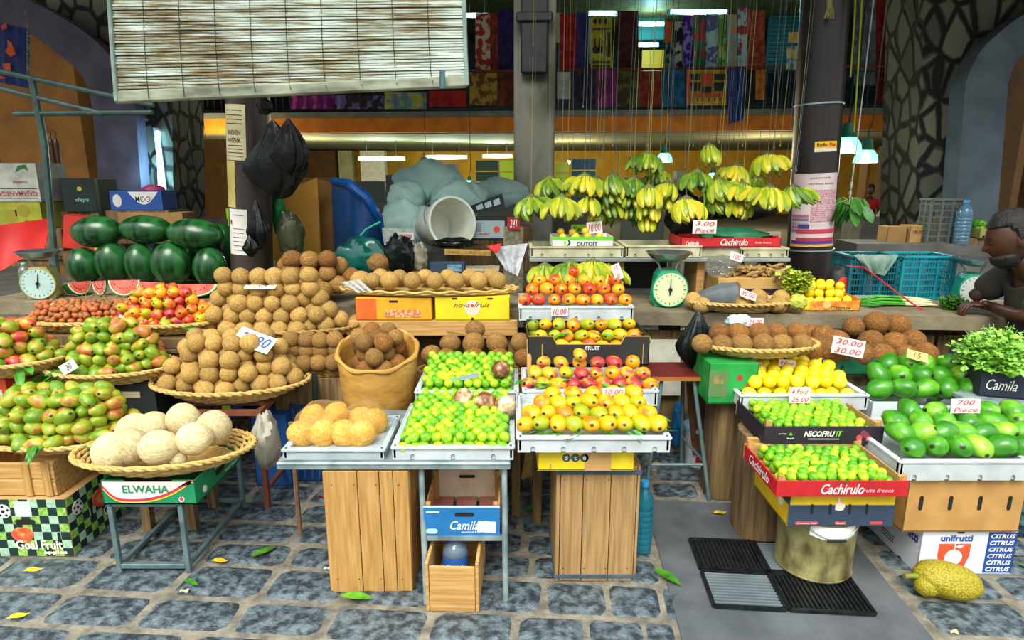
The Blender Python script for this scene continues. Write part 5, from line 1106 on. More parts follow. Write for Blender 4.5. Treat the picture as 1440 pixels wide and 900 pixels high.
o = carton(742, 912, 512, 2.95, .145, .38, 'charcoal carton with lowered front edge holding yellow mangoes', DK, z=.702, cut=(.04, .12), t=.006); w_, d_, h_ = W[o.name]; o.location.x -= .0
m = MB(); m.prism([(-w_/2, h_-.004), (-w_/2+.12, h_-.004), (-w_/2+.14, h_-.044), (w_/2-.14, h_-.044), (w_/2-.12, h_-.004), (w_/2, h_-.004), (w_/2, h_+.001), (-w_/2+.0+w_-.122, h_+.001)][0:0] or [(-w_/2, h_), (-w_/2+.12, h_), (-w_/2+.14, h_-.04), (w_/2-.14, h_-.04), (w_/2-.12, h_), (w_/2, h_), (w_/2, h_+.003), (w_/2-.121, h_+.003), (w_/2-.142, h_-.037), (-w_/2+.142, h_-.037), (-w_/2+.121, h_+.003), (-w_/2, h_+.003)], -d_/2-.001, -d_/2+.007); m.build('cut_edge', CARD, o, smooth=False)
ctext(o, 'FRUIT', .02, .015, .07, .02, PAPER, bold=.02); cpatch(o, rect(.003, .1), -w_/2+.07, -.015, CARD, th=.001); cpatch(o, rect(.003, .1), w_/2-.03, -.015, CARD, th=.001)
mrows('yel', [(792, 884, 487, 3.02, 6, 'front row'), (760, 892, 472, 3.09, 8, 'second row'), (768, 884, 456, 3.17, 7, 'top row')], 'the charcoal carton', 'yellow mango', 'mangoes in the charcoal carton', ks=['yel', 'yel', 'org', 'yel', 'yel'], s=1.13)
mrows('yel', [(752, 905, 480, 3.16, 6, 'hidden layer')], 'the charcoal carton', 'yellow mango', 'mangoes in the charcoal carton')
for i, (x_, y_) in enumerate([(750, 458), (752, 470), (896, 470), (903, 482)]): put('grn', at(x_, y_, 3.2), ['upper left', 'lower left', 'upper right', 'lower right'][i]+' corner mango leaning in the charcoal carton')
leaves(10, (o.location.x, 3.04, .83), .27, .04, 'leaf poking between mangoes of the charcoal carton', 'leaves in the charcoal carton', s=.7)
o = tray(730, 890, 451, 3.34, .08, .40, 'upper white foam tray with orange mangoes and bananas', n=5); o.location.z = .837
mrows('org', [(738, 880, 422, 3.42, 8, 'front row'), (748, 870, 407, 3.50, 7, 'second row'), (758, 864, 395, 3.58, 6, 'third row')], 'the upper orange mango tray', 'orange mango', 'mangoes in the upper tray', s=1.2)
put('org', at(807, 382, 3.58), 'single orange mango perched on top of the upper tray')
leaves(9, (o.location.x, 3.37, .915), .28, .02, 'leaf along the front of the upper orange mango tray', 'leaves on the upper orange tray', s=.5)
card(787, 438, 3.32, .09, .055, ['10.00'], 'white price card reading 10.00 on the front of the upper tray', tilt=0)
card(868, 382, 3.55, .05, .09, ['10', '00'], 'tilted white price card at the right end of the upper tray', tilt=-.2, roll=-.35)
# ================================================================== SHELF BEHIND + ITEMS
x, z, w = fb(745, 1112, 365, 3.86); ZS = zat(363, 3.86)
t = E('rear_shelf', 'dark rear shelf across the centre holding foam trays and red carton', 'shelf', (x, 4.07, .852))
hh = ZS-.852
m = MB(); m.box((0, 0, hh-.012), (w, .42, .022), b=.003); m.build('board', mk('grey shelf edge', '8a9490', '6d7674', scale=5), t, smooth=False)
for k in (-1, -.3, .35, 1): m = MB(); m.box((k*(w/2-.03), 0, (hh-.024)/2), (.045, .3, hh-.024)); m.build('support', WOODX if k in (-.3, .35) else WOODD, t, smooth=False)
m = MB(); m.box((-.3, .2, (hh-.024)/2), (w*.55, .01, hh-.03)); m.build('back_board', mk('dim back board', '2c2c26'), t, smooth=False)
FT = [(746, 876, .068, 'cream foam tray on the rear shelf under the DUTOIT carton'), (880, 986, .075, 'empty cream foam tray in the middle of the rear shelf'), (1042, 1108, .06, 'cream foam tray at the right end of the rear shelf')]
CRF = mk('aged cream foam', 'c2bf9c', '9a9878', scale=9, rough=.8)
for x0, x1, h_, lb in FT: o = tray(x0, x1, 362, 3.88, h_, .36, lb, n=4, mat=CRF); o.location.z = ZS+.001
o = carton(776, 862, 349, 3.93, .062, .26, 'white and green carton lettered DUTOIT with yellow fruit', PAPER, z=zat(347, 3.93), cut=(.006, .05)); w_, d_, h_ = W[o.name]; ZD = o.location.z
m = MB(); q = ZD-ZS-.024; m.box((0, 0, q/2), (.3, .2, q-.001)); T(m.build('foam_block', CRF, None, (o.location.x, 4.06, ZS+.0235), smooth=False), 'cream foam block raising the DUTOIT carton inside its tray', 'block')
cpatch(o, [(-w_/2, .032), (w_/2, .032), (w_/2, .008), (-w_/2, .012)], 0, 0, mk('apple green print', '5cb81c')); ctext(o, 'DUTOIT', .03, -.012, .13, .024, mk('navy print', '102a50'), bold=.03, off=.003); cpatch(o, [(0, -.016), (.02, -.01), (.026, .006), (.014, .02), (.008, .018), (.014, 0)], -.10, -.008, mk('navy print', '102a50'), th=.002); cpatch(o, [(0, -.016), (.01, 0), (.004, .016), (-.006, .004)], -.112, -.006, mk('apple green print', '5cb81c'), th=.002)
frow('ora', 792, 843, 333, 4.0, 4, 'front row', 'the DUTOIT carton', 'yellow fruit', None, s=.85); frow('ora', 788, 822, 326, 4.06, 3, 'back row', 'the DUTOIT carton', 'yellow fruit', None, s=.85); frow('ora', 800, 836, 340, 3.99, 3, 'low row', 'the DUTOIT carton', 'yellow fruit', None, s=.8)
o = card(815, 322, 4.12, .11, .055, ['Keur'], 'lime green card lettered Keur behind the DUTOIT fruit', tilt=0, ink=BLACK, mat=mk('lime card', '8ac832'))
o = card(836, 320, 4.08, .10, .075, ['10.00'], 'white price card reading 10.00 behind the DUTOIT fruit', tilt=-.1, roll=-.1)
o = carton(842, 850, 330, 4.2, .05, .02, 'small maroon box edge behind the white DUTOIT price card', mk('maroon card', '7a1c20'), z=ZS+.09)
CR = mk('cachirulo red', 'c41c24', 'ac161e')
o = carton(957, 1098, 346, 3.90, .06, .30, 'red open carton lettered Cachirulo on the rear shelf', CR, z=ZS+.062, t=.006); w_, d_, h_ = W[o.name]
ctext(o, 'Cachirulo', .02, .002, .17, .042, PAPER, shear=.3, bold=.02); ctext(o, 'fruta fresca', .2, .0, .1, .014, mk('pale pink print', 'e0a0a0'), shear=.3); ctext(o, 'Cachirulo', -.24, -.005, .08, .026, PAPER, shear=.3, bold=.02)
m = MB(); m.box((0, 0, .03), (.44, .26, .06), b=.004); T(m.build('foam_block', CRF, None, (o.location.x-.02, 4.05, ZS), smooth=False), 'cream foam block lifting the red Cachirulo carton', 'block')
lump('green_cloth', (o.location.x+.08, 4.06, ZS+.115), (.22, .12, .055), 3, .2, mk('bottle green cloth', '157048', '0e5636', scale=5), 'green cloth heaped inside the red Cachirulo carton', 'cloth', flat=.6)
card(991, 319, 3.87, .145, .082, ['3.00', 'Piece'], 'white card reading 3.00 standing on the red Cachirulo carton', tilt=0)
t = E('card_stick', 'thin green stick rising from the 3.00 price card', 'stick', at(991, 310, 3.885)); m = MB(); m.tube([(0, 0, 0), at(990, 272, 3.9)-at(991, 310, 3.885)], .004, 6); m.build('stick', LEAF, t)
lump('dark_cloth', at(960, 300, 4.25), (.11, .1, .16), 8, .2, mk('black cloth', '0c1214', '141c1e'), 'black cloth bundle hanging behind the 3.00 price card', 'cloth', fold=.3)
lump('dark_cloth', at(1040, 288, 4.45), (.34, .12, .10), 9, .15, mk('black cloth', '0c1214', '141c1e'), 'wide black cloth behind the red Cachirulo carton', 'cloth', fold=.3)
# ---- scales
def scale(px, py, Y, body, dial, label, zc=.852, hand=0.1, s=1, pan='8f9a9c', rzz=0):
    p_ = at(px, py, Y); t = E('weighing_scale', label, 'scale', (p_.x, Y, zc), rzz); B = mk('scale '+body, body, rough=.4)
    m = MB(); m.prism([(-.085*s, 0), (.085*s, 0), (.095*s, .02*s), (.075*s, .20*s), (.05*s, .235*s), (-.05*s, .235*s), (-.075*s, .20*s), (-.095*s, .02*s)], -.06*s, .08*s); m.build('body', B, t, smooth=False)
    m = MB(); m.lathe([(0, 0), (.104*s, 0), (.108*s, .008*s), (.112*s, .02*s), (.112*s, .03*s)], (0, -.061*s, .118*s), 36, Euler((PI/2, 0, 0))); m.build('dial', mk('dial '+dial, dial, rough=.3), t)
    m = MB(); m.tube([(.111*s*math.cos(a), -.088*s, .118*s+.111*s*math.sin(a)) for a in [2*PI*k/40 for k in range(40)]], .005*s, 6, closed=True); m.build('dial_rim', B, t)
    m = MB()
    for k in range(20): a = 2*PI*k/20; m.box((.092*s*math.sin(a), -.0925*s, .118*s+.092*s*math.cos(a)), (.003*s, .002, (.016 if k % 5 == 0 else .009)*s), Euler((0, a, 0)))
    m.build('dial_marks', BLACK, t, smooth=False)
    m = MB(); m.prism([(-.005*s, -.035*s), (.005*s, -.035*s), (.0015*s, .07*s), (-.0015*s, .07*s)], -.001, .001); me = m.mesh('pointer', mk('pointer dark', '3a1414')); o_ = bpy.data.objects.new('pointer', me); COL.objects.link(o_); o_.parent = t; o_.location = (0, -.0955*s, .118*s); o_.rotation_euler = (0, hand, 0)
    m = MB(); m.lathe([(0, -.004), (.012*s, -.004), (.012*s, .004), (0, .004)], (0, -.097*s, .118*s), 12, Euler((PI/2, 0, 0))); m.build('hub', BLACK, t)
    m = MB()
    for sx_ in (-1, 1): m.tube([(sx_*.05*s, 0, .235*s), (sx_*.06*s, 0, .27*s), (sx_*.10*s, 0, .31*s)], .006*s, 6)
    m.tube([(-.10*s, 0, .312*s), (.10*s, 0, .312*s)], .005*s, 6); m.build('pan_bracket', STEEL, t)
    m = MB(); m.lathe([(0, .29*s), (.06*s, .293*s), (.11*s, .31*s), (.14*s, .34*s), (.148*s, .345*s), (.148*s, .350*s), (.138*s, .347*s), (.108*s, .317*s), (.06*s, .30*s), (0, .297*s)], seg=40); m.build('pan', mk('steel pan '+pan, pan, rough=.2, metal=.85), t); return t
scale(938, 400, 3.70, '1a9c6c', 'c8cfa4', 'green kitchen scale with round cream dial on the counter at centre', hand=.02, s=.92, zc=.852)
scale(60, 390, 3.95, 'a89c60', 'a8c4bc', 'cream weighing scale with pale dial at the left end of the counter', hand=.15, s=.86, rzz=.25)
scale(1366, 395, 3.74, '149078', 'cdd4cc', 'teal green scale behind the seated vendor hands at right', hand=.4, s=.80, rzz=-.2)
# ================================================================== GREEN BANANAS ON UPPER TRAY & HANGING
BAN = fm('green banana skin', [(.3, '456a16'), (.46, '6a8c1a'), (.6, '92a424'), (.78, 'b4ac2c')], scar=False, scale=1.1, rough=.38)
BANY = fm('yellow banana skin', [(.3, '7c941a'), (.45, 'a4ac20'), (.62, 'c4b828'), (.8, 'd0b428')], scar=False, scale=1.1, rough=.38)
TIPM = mk('dark banana tip', '2c2c14', '3c3a18'); STEM = mk('banana stalk', '5c6a1c', '3c3c14', scale=10)
BM = {}
def fingermesh(L_, bend, key, mat):
    m = MB(); pts = []; rr = []; n = 9
    for i in range(n+1):
        u = i/n; a = bend*(u-.1); pts.append((key*L_*.42*math.sin(a)*u, -L_*.22*math.sin(a)*u, -L_*u*math.cos(a*.5))); rr.append([.0055, .008, .0145, .0185, .020, .0203, .0198, .0178, .012, .0045][i])
    m.tube(pts, rr, 6); m.mi = 1; m.tube([pts[-1], (pts[-1][0], pts[-1][1]-.001, pts[-1][2]-.007)], [.0042, .003], 6); return m.mesh('banana', [mat, TIPM])
FM = [[[fingermesh(.125, b_, k_, mt) for b_ in (1.0, 1.3)] for k_ in (-1, 0, 1)] for mt in (BAN, BANY)]
def hand(parent, c, n, spread, col, s, tier=0, side=0):
    for row in (0, 1):
        k = n if row == 0 else n-2
        for i in range(k):
            u = (i+.5)/k*2-1; a = u*spread*1.12+side; o = bpy.data.objects.new('banana', rf.choice(FM[col][0 if u > .3 else (2 if u < -.3 else 1)])); COL.objects.link(o); o.parent = parent
            o.location = Vector(c)+Vector((.034*s*u, -.010*s if row == 0 else .022*s, -.004*s-.012*s*u*u)); sc_ = s*rf.uniform(.9, 1.08)*(1 if row == 0 else .93)
            o.rotation_euler = Euler((-.30+rf.uniform(-.1, .1)+(0 if row == 0 else .35), a+rf.uniform(-.06, .06), u*.6)); o.rotation_euler = (Matrix.Rotation(-a, 3, 'Y')@Matrix.Rotation((-.42 if row == 0 else -.02)+rf.uniform(-.12, .08), 3, 'X')).to_euler(); o.scale = (sc_*.98, sc_*.98, sc_)
    m = MB(); m.lathe([(.0, -.014*s), (.020*s, -.014*s), (.018*s, -.002*s), (.007*s, .008*s), (0, .016*s)], c, 12, sx=1.9, sy=.9); m.build('crown', STEM, parent)
HB = 3.62
def bunch(px, py, Y, n, spread, col, s, label, tiers=1, side=0, string=True):
    p_ = at(px, py, Y); t = E('banana_bunch', label, 'bananas', p_)
    for k in range(tiers): s = s*1.4 if k == 0 else s; hand(t, (0, .01*k, -k*.07*s), n-k, spread, col, s*(1-.06*k), k, side)
    if tiers > 1: m = MB(); m.tube([(0, .012, .03), (0, .02, -.08*s*tiers)], .009, 6); m.build('stalk', STEM, t)
    if string: m = MB(); m.tube([(0, 0, .02), (rf.uniform(-.01, .01), 0, (HB-p_.z)/2), (0, 4.22-Y if abs(Y-4.22) < .5 else 0, HB-p_.z)], .0015, 5); m.build('string', mk('string '+['6a6a54', '48524a', '8c8648'][len(label) % 3], ['6a6a54', '48524a', '8c8648'][len(label) % 3]), t)
    return t
BN_ = [(747, 276, 4.1, 7, 1.25, 0, .95, 1, 'wide green banana hand hanging furthest left'), (773, 250, 4.3, 7, 1.3, 0, .92, 1, 'dark green banana hand near the square column, above the leftmost'), (822, 246, 4.15, 7, 1.2, 1, .92, 1, 'yellowing banana hand right of the square column, fan shaped'), (790, 276, 4.05, 7, 1.0, 1, .98, 1, 'large yellow green banana hand above the DUTOIT carton, left'), (828, 276, 4.1, 4, .8, 1, .85, 1, 'small four finger banana hand beside the DUTOIT card'),
 (862, 246, 4.2, 5, .75, 0, .85, 3, 'tall banana bunch in tiers, first of the central row'), (891, 250, 4.2, 5, .7, 0, .85, 3, 'tall banana bunch in tiers, second of the central row'), (911, 215, 4.3, 7, 1.0, 0, .92, 1, 'highest green banana hand above the central row'), (912, 262, 4.12, 5, .7, 1, .9, 3, 'tall speckled banana bunch in the middle of the central row'), (939, 256, 4.2, 5, .7, 1, .85, 2, 'tall banana bunch at the right of the central row'),
 (965, 278, 4.05, 7, .8, 1, .98, 1, 'yellow green banana hand slanting just left of the 3.00 card'), (982, 240, 4.2, 6, .95, 0, .95, 1, 'green banana hand right of the central gap, upper'), (997, 204, 4.2, 4, .5, 1, .85, 1, 'small banana hand hanging alone highest right of centre'), (1012, 252, 4.15, 7, 1.0, 0, .95, 2, 'dense green banana bunch above the 3.00 card'), (1036, 232, 4.25, 7, .9, 1, .95, 1, 'bright banana hand between the 3.00 card bunch and rightmost group'), (1044, 258, 4.1, 6, .9, 1, .9, 2, 'yellow banana bunch above the red Cachirulo carton'),
 (1080, 216, 4.2, 7, 1.1, 1, .92, 1, 'yellow banana hand hanging upper right near the round column'), (1082, 262, 4.0, 8, 1.15, 1, 1.0, 1, 'big bright yellow banana hand touching the round column'), (1116, 262, 4.0, 6, 1.1, 0, .9, 1, 'green banana hand hanging in front of the round column'), (846, 275, 4.45, 6, .9, 0, .85, 2, 'shaded banana bunch behind the first tall bunch'), (880, 278, 4.5, 6, .9, 0, .85, 1, 'shaded banana hand low behind the central row'), (905, 290, 4.4, 6, .8, 0, .85, 1, 'shaded banana hand lowest behind the central row'), (1020, 278, 4.4, 6, .9, 0, .85, 1, 'shaded banana hand just above the 3.00 card stick'), (1064, 250, 4.45, 6, .9, 0, .85, 1, 'shaded banana hand between the two rightmost bunches'), (927, 238, 4.5, 6, .9, 0, .85, 1, 'shaded banana hand under the highest green hand'), (838, 250, 4.4, 5, .8, 0, .85, 1, 'shaded banana hand just behind the fan shaped yellow one')]
for a in BN_: bunch(a[0], a[1], a[2], a[3], a[4], a[5], a[6], a[8], a[7], rf.uniform(-.42, .42))
# bananas lying on the upper mango tray
for i, (x_, y_, lb) in enumerate([(766, 372, 'green banana hand lying behind the orange mangoes, left'), (802, 368, 'green banana hand lying behind the orange mangoes, middle'), (834, 366, 'yellow green banana hand lying behind the orange mangoes, right'), (856, 374, 'small green banana hand lying at the right back of the upper tray')]):
    t = bunch(x_, y_, 3.66, 6, 1.25, 0 if i < 2 else 1, .85, lb, string=False)
# hanging bar and loose strings
t = E('hanging_bar', 'horizontal metal bar the banana strings are tied to', 'bar', (1.2, 4.22, HB)); m = MB(); m.tube([(-1.6, 0, .01), (1.6, 0, .01)], .016, 8); m.build('bar', GRM, t)
for q in (-1.5, 0, 1.5): m = MB(); m.tube([(q, 0, .01), (q, 0, 3.89-HB)], .01, 6); m.build('hanger', GRM, t)
for i, (x_, y1) in enumerate([(751, 175), (784, 220), (798, 230), (806, 222), (820, 150), (842, 225), (849, 222), (861, 205), (867, 215), (886, 220), (910, 205), (929, 195), (937, 215), (945, 195), (963, 235), (970, 205), (975, 205), (1011, 200), (1017, 235), (1032, 195), (1044, 205), (1089, 208), (1097, 205), (1107, 220), (1120, 240)]):
    p0 = at(x_, y1, 4.3); m = MB(); m.tube([(0, 0, 0), (rf.uniform(-.02, .02), 0, .5), (rf.uniform(-.02, .02), -.08, HB-p0.z)], .0014, 5); m.blob((0, 0, 0), (.005, .005, .009), 6, 5)
    c_ = ['6c705e', '4c584e', '8c8644', '5c4a60', '56726c'][i % 5]; T(m.build('hanging_string', mk('string '+c_, c_), None, p0), 'thin empty string hanging with a small knot among the bananas', 'string', 'empty strings hanging by the bananas')
for x0, y0, x1, y1 in [(1205, -40, 1196, 108), (1214, -40, 1201, 185)]:
    p0 = at(x1, y1, 4.9); m = MB(); m.tube([(0, 0, 0), at((x0+x1)/2, (y0+y1)/2, 4.9)-p0+Vector((.004, 0, 0)), at(x0, y0, 4.9)-p0, Vector((.06, 0, 3.89-p0.z))], .006, 6); T(m.build('rope', mk('yellow rope', 'c0cc28'), None, p0), ['shorter yellow rope hanging behind the round column', 'longer yellow rope hanging behind the round column'][x1 > 1198], 'rope')
# ================================================================== RIGHT SIDE
# drum, thumb carton, Cachirulo crate
x, z, w = fb(1104, 1209, 812, 2.25)
t = E('metal_drum', 'dirty olive metal drum standing on the drain grates', 'drum', (x, 2.345, .021)); r_ = w/2; zt = zat(737, 2.2)-.021
m = MB(); m.lathe([(0, 0), (r_*.97, 0), (r_*.99, .006), (r_*.965, .012), (r_, zt-.01), (r_+.004, zt-.004), (r_, zt), (0, zt-.002)], seg=56); m.build('body', mk('dirty olive tin', '96925e', '4a3a1e', scale=11, detail=9, rough=.5, metal=.2, bump=.1, lo=.42, hi=.66, stretch=(1, 1, .6)), t)
m = MB(); aa = [-PI/2-.62+1.24*k/20 for k in range(21)]; n0 = 21
vs = [((r_+.0015)*math.cos(a), (r_+.0015)*math.sin(a), zt-.012) for a in aa]+[((r_+.0015)*math.cos(a), (r_+.0015)*math.sin(a), zt-.055-.016*math.cos((a+PI/2)*2.4)) for a in aa]
m.add(vs, [(k, k+1, n0+k+1, n0+k) for k in range(20)]); m.build('paper_label', PAPER, t)
m = MB(); m.tube([((r_+.008)*math.cos(-PI/2+q*.8), (r_+.008)*math.sin(-PI/2+q*.8), zt-.012-.05*(1-abs(q)**1.6)) for q in [-1+k/8 for k in range(17)]], .0025, 6); m.build('wire_handle', STEEL, t)
m = MB(); m.tube([(-.035, -r_-.012, zt-.061), (.035, -r_-.012, zt-.061)], .006, 8); m.build('handle_grip', BLACK, t)
ztd = zt+.022
o = carton(1107, 1256, 732, 2.185, .152, .34, 'yellow and dark blue carton with a thumbs-up print on the drum', mk('yellow bright print', 'ecc418', 'dcb414'), z=ztd, closed=True); w_, d_, h_ = W[o.name]
NV = mk('dark blue stripe print', '33465c', '26384c', scale=30, stretch=(1, 1, 8))
cpatch(o, rect(w_-.002, .088, 0, -.031), 0, 0, NV); cpatch(o, rect(.1, .06), -.13, .045, NV, 'left'); cpatch(o, [(-w_/2, .076), (-w_/2+.14, .076), (-w_/2+.02, .055)], 0, -.001, CR)
for x_ in (-.115, -.045, .03, .095): cpatch(o, slot(.010, .042), x_, -.004, DARK, th=.003, name='vent_slot')
THUMB = [(-.018, -.018), (.0, -.022), (.014, -.018), (.018, -.006), (.018, .004), (.006, .008), (-.002, .014), (-.004, .032), (-.010, .034), (-.013, .028), (-.010, .012), (-.019, .0)]
cpatch(o, THUMB, -.008, .012, mk('pale skin print', 'f4dcd0'), th=.002, name='printed_thumb')
for x_, ww in ((-.13, .09), (.0, .045), (.14, .05)): cpatch(o, slot(ww, .012), x_, -.062, mk('red badge print', 'd83a3a'), th=.002)
ctext(o, 'Gostoso', .0, -.062, .036, .007, PAPER, off=.0045); ctext(o, 'Premium fruit', -.13, -.062, .075, .007, PAPER, off=.0045)
cpatch(o, THUMB, -.1, .0, mk('pale skin print', 'f4dcd0'), 'left', th=.002, name='printed_thumb')
def flatcrate(x0, x1, py, Y, h, d, label, pmat, z, rz=0, side='wood', name='fruit_crate'):
    x, _, w = fb(x0, x1, py, Y); e = E(name, label, 'crate', (x, Y+d/2, z), rz); 
    m = MB(); m.box((0, -d/2+.003, h*.42), (w, .006, h*.84), b=.001); m.build('front_panel', pmat, e, smooth=False)
    m = MB(); m.box((0, d/2-.003, h*.42), (w, .006, h*.84), b=.001); m.build('back_panel', WOODX, e, smooth=False)
    for sg in (-1, 1): m = MB(); m.box((sg*(w/2-.003), 0, h*.40), (.006, d-.013, h*.8), b=.001); m.build('side_panel', pmat if sg < 0 else WOODX, e, smooth=False)
    for sg in (-1, 1):
        for s2 in (-1, 1): m = MB(); m.prism([(-.013, 0), (.013, 0), (.013, h), (-.013, h*1.12)] if sg < 0 else [(-.013, 0), (.013, 0), (.013, h*1.12), (-.013, h)], -.008, .008); mm = m.mesh('corner_post', WOOD, False); o_ = bpy.data.objects.new('corner_post', mm); COL.objects.link(o_); o_.parent = e; o_.location = (sg*(w/2-.020), s2*(d/2-.015), 0)
    m = MB(); m.box((0, 0, .006), (w-.014, d-.014, .006)); m.build('base_board', WOODX, e, smooth=False); W[e.name] = (w, d, h*.84); return e
e = flatcrate(1092, 1277, 690, 2.13, .075, .34, 'red fruit crate lettered Cachirulo full of small limes', CR, ztd+.154); w_, d_, h_ = W[e.name]
ctext(e, 'Cachirulo', 0, .0, .16, .042, PAPER, shear=.3, bold=.02); ctext(e, 'fruta fresca', .13, -.005, .12, .016, mk('pale pink print', 'e0a0a0'), shear=.3); cpatch(e, [(-.01, 0), (.012, .006), (.0, -.006)], .01, .03, LEAF, th=.002); ctext(e, 'Cachirulo', 0, 0, .2, .04, PAPER, 'left', shear=.3, bold=.02)
pile('slime', (e.location.x, e.location.y, ztd+.164), w_/2-.022, d_/2-.014, .019, 2, 'small green lime in the red Cachirulo crate on the drum', 'limes in the Cachirulo crate', 'rect', slope=.03, jit=.3, dome=.4)
lump('grey_plastic', (e.location.x-.06, e.location.y+.13, ztd+.154+.05), (.13, .03, .022), 5, .3, mk('grey plastic film', '5c6a68', '3c4846', rough=.3), 'crumpled grey plastic at the back of the red crate', 'plastic')
# logs / timber stand
def log(px0, px1, py, Y, ztop, d, label, seed):
    x, z, w = fb(px0, px1, py, Y); o = None; m = MB(); n = 40; ms = 10; vs = []; fs = []
    for j in range(ms+1):
        for k in range(n):
            a = 2*PI*k/n; q = 1+.05*noise.noise(Vector((math.cos(a)*2.5, math.sin(a)*2.5, j*.15+seed)))+.02*noise.noise(Vector((math.cos(a)*9, math.sin(a)*9, seed))); ca, sa = math.cos(a), math.sin(a); sq = lambda t_: math.copysign(abs(t_)**.7, t_)
            vs.append((w/2*sq(ca)*q, d/2*sq(sa)*q, ztop*j/ms))
    for j in range(ms):
        for k in range(n): fs.append((j*n+k, j*n+(k+1) % n, (j+1)*n+(k+1) % n, (j+1)*n+k))
    fs += [tuple(range(n))[::-1], tuple(ms*n+k for k in range(n))]
    m.add(vs, fs); o = m.build('wooden_stump', WOODD, None, (x, Y+d/2, 0)); T(o, label, 'stump'); return o
zg = zat(572, 2.80)-.004
log(998, 1048, 694, 2.90, zg, .24, 'brown wooden stump under the green carton, left of two', 1.0)
zn = zat(625, 2.45)
log(1046, 1112, 765, 2.50, zn-.02, .26, 'taller weathered timber stump left of the metal drum', 4.0)
e2 = stand(1112, 1225, 2.72, 3.02, zn-.002, 'dark wooden rack behind the drum under the lime and lemon trays')
m = MB(); m.box((0, 0, 0), (at(1240, 625, 2.45).x-at(1060, 625, 2.45).x, .03, .018)); T(m.build('support_board', WOODX, None, ((at(1240, 625, 2.45).x+at(1060, 625, 2.45).x)/2, 2.52, zn-.011), smooth=False), 'thin wooden slat carrying the NICOFRUIT crate on the stump', 'board')
e = flatcrate(1073, 1240, 630, 2.46, .09, .34, 'dark crate lettered NICOFRUIT with limes above the drum', mk('dark plum print', '2c2230', '221a26'), zn); w_, d_, h_ = W[e.name]
ctext(e, 'NICOFRU', -.02, .006, .13, .026, PAPER, shear=.25, bold=.035); ctext(e, 'IT', .062, .006, .028, .026, mk('green red print', '5cb81c'), shear=.25, bold=.035); cpatch(e, rect(.13, .003), .0, -.018, PAPER, th=.001)
for i, (x_, z_) in enumerate([(.15, -.008), (.175, .004), (.19, -.012), (.165, .012)]): cpatch(e, circ(.013), x_, z_-.004, mk('pinkish print %d' % (i % 2), ['c04a54', '7c3040'][i % 2]), th=.001+.0005*i)
cpatch(e, [(-.008, 0), (0, .014), (.008, 0)], -.14, .0, mk('apple green print', '5cb81c')); ctext(e, 'fresh', -.14, -.014, .03, .008, PAPER); ctext(e, 'quality', -.175, .006, .035, .008, PAPER)
pile('slime', (e.location.x, e.location.y, zn+.012), w_/2-.022, d_/2-.014, .0195, 2, 'green lime in the NICOFRUIT crate', 'limes in the NICOFRUIT crate', 'rect', slope=.05, jit=.3, dome=.3)
# lemon tray
zl = zat(574, 2.78)
mb_ = MB(); mb_.box((0, 0, 0), (.5, .05, .03)); 
stand(1050, 1215, 2.825, 3.02, zl-.002, 'dark wooden stand under the white lemon tray')
o = tray(1040, 1219, 574, 2.76, .075, .38, 'white foam tray heaped with yellow lemons at right', n=4, rz=.0); o.location.z = zl; lw = o['w']; lx = o.location.x
cpx = pile('lem', (lx, o.location.y, zl+.02), lw/2-.020, .165, .033, 2, 'bright yellow lemon heaped in the large white tray', 'lemons in the large white tray', 'rect', slope=.15, jit=.3, dome=.45, s=1.12)
qs('plastic_sheet', 'pale translucent plastic sheet at the left of the lemon tray', 'plastic', [(1018, 502), (1072, 510), (1078, 528), (1030, 532)], 2.98, mk('milky plastic', 'b8ccd4', rough=.25), amp=.01, th=.003)
card(1107, 511, 2.98, .085, .035, ['4 Pour'], 'white card reading 4 Pour above the lemons', tilt=-.1, roll=.1)
card(1125, 556, 2.70, .095, .075, ['4 Pour', '25.00'], 'white card reading 4 Pour 25.00 under the lemon tray', tilt=-.05)
# green carton left of it
o = carton(994, 1062, 574, 2.84, .20, .36, 'emerald green carton under the lower brown coconut basket', mk('vivid green carton', '1f9a40', '188434'), z=zg+.004, closed=True); w_, d_, h_ = W[o.name]
for x_, z_ in ((.03, .03), (.075, -.01)): cpatch(o, circ(.014), x_, z_, mk('berry red', 'b02828'))
ctext(o, 'Del', .06, -.05, .08, .04, BLACK, shear=.3, bold=.02); cpatch(o, rect(.09, .13), -.07, -.0, mk('dull green print', '4c8048', '6a7a48', scale=30)); cpatch(o, rect(.05, .04), -.07, .02, mk('tan print', '9a8a50', '6c6a40', scale=40), th=.002); ctext(o, 'DELMONTE', 0, .02, .2, .04, mk('dull green print', '4c8048'), 'left') if 0 else None
t, p, rx, ry = basket(1062, 492, 3.02, 168, .17, .055, 'flat wicker basket of dark brown coconuts above the green carton'); t.location.z = zg+.204+.002
zb = t.location.z+.02
for row in [(988, 1128, 484, 2.94, 6, 'front row'), (1012, 1120, 468, 3.02, 5, 'back row')]: frow('cob' if row[2] == 484 else 'cor', *row, 'the basket over the green carton', 'brown coconut', None, s=.9)
card(1062, 453, 3.05, .085, .04, ['25.00'], 'white card reading 25.00 above the dark brown coconuts', tilt=-.1)
lump('plastic_bag', at(1040, 452, 3.18), (.07, .05, .035), 6, .25, mk('milky plastic', 'b8ccd4', rough=.25), 'crumpled clear bag behind the 25.00 card', 'bag', fold=.4)
drape(at(980, 476, 3.1), .095, .07, .15, 12, PLBLACK, 'shiny black plastic bag hanging left of the brown coconut basket')
t, p, rx, ry = basket(1040, 434, 3.55, 146, .15, .055, 'wicker basket of pale coconuts on the counter right of the green scale'); t.location.z = .853
frow('cot', 988, 1094, 429, 3.50, 5, 'front row', 'the pale coconut counter basket', 'pale coconut', None, s=.9)
frow('cot', 1000, 1098, 418, 3.60, 4, 'back row', 'the pale coconut counter basket', 'pale coconut', None, s=.9)
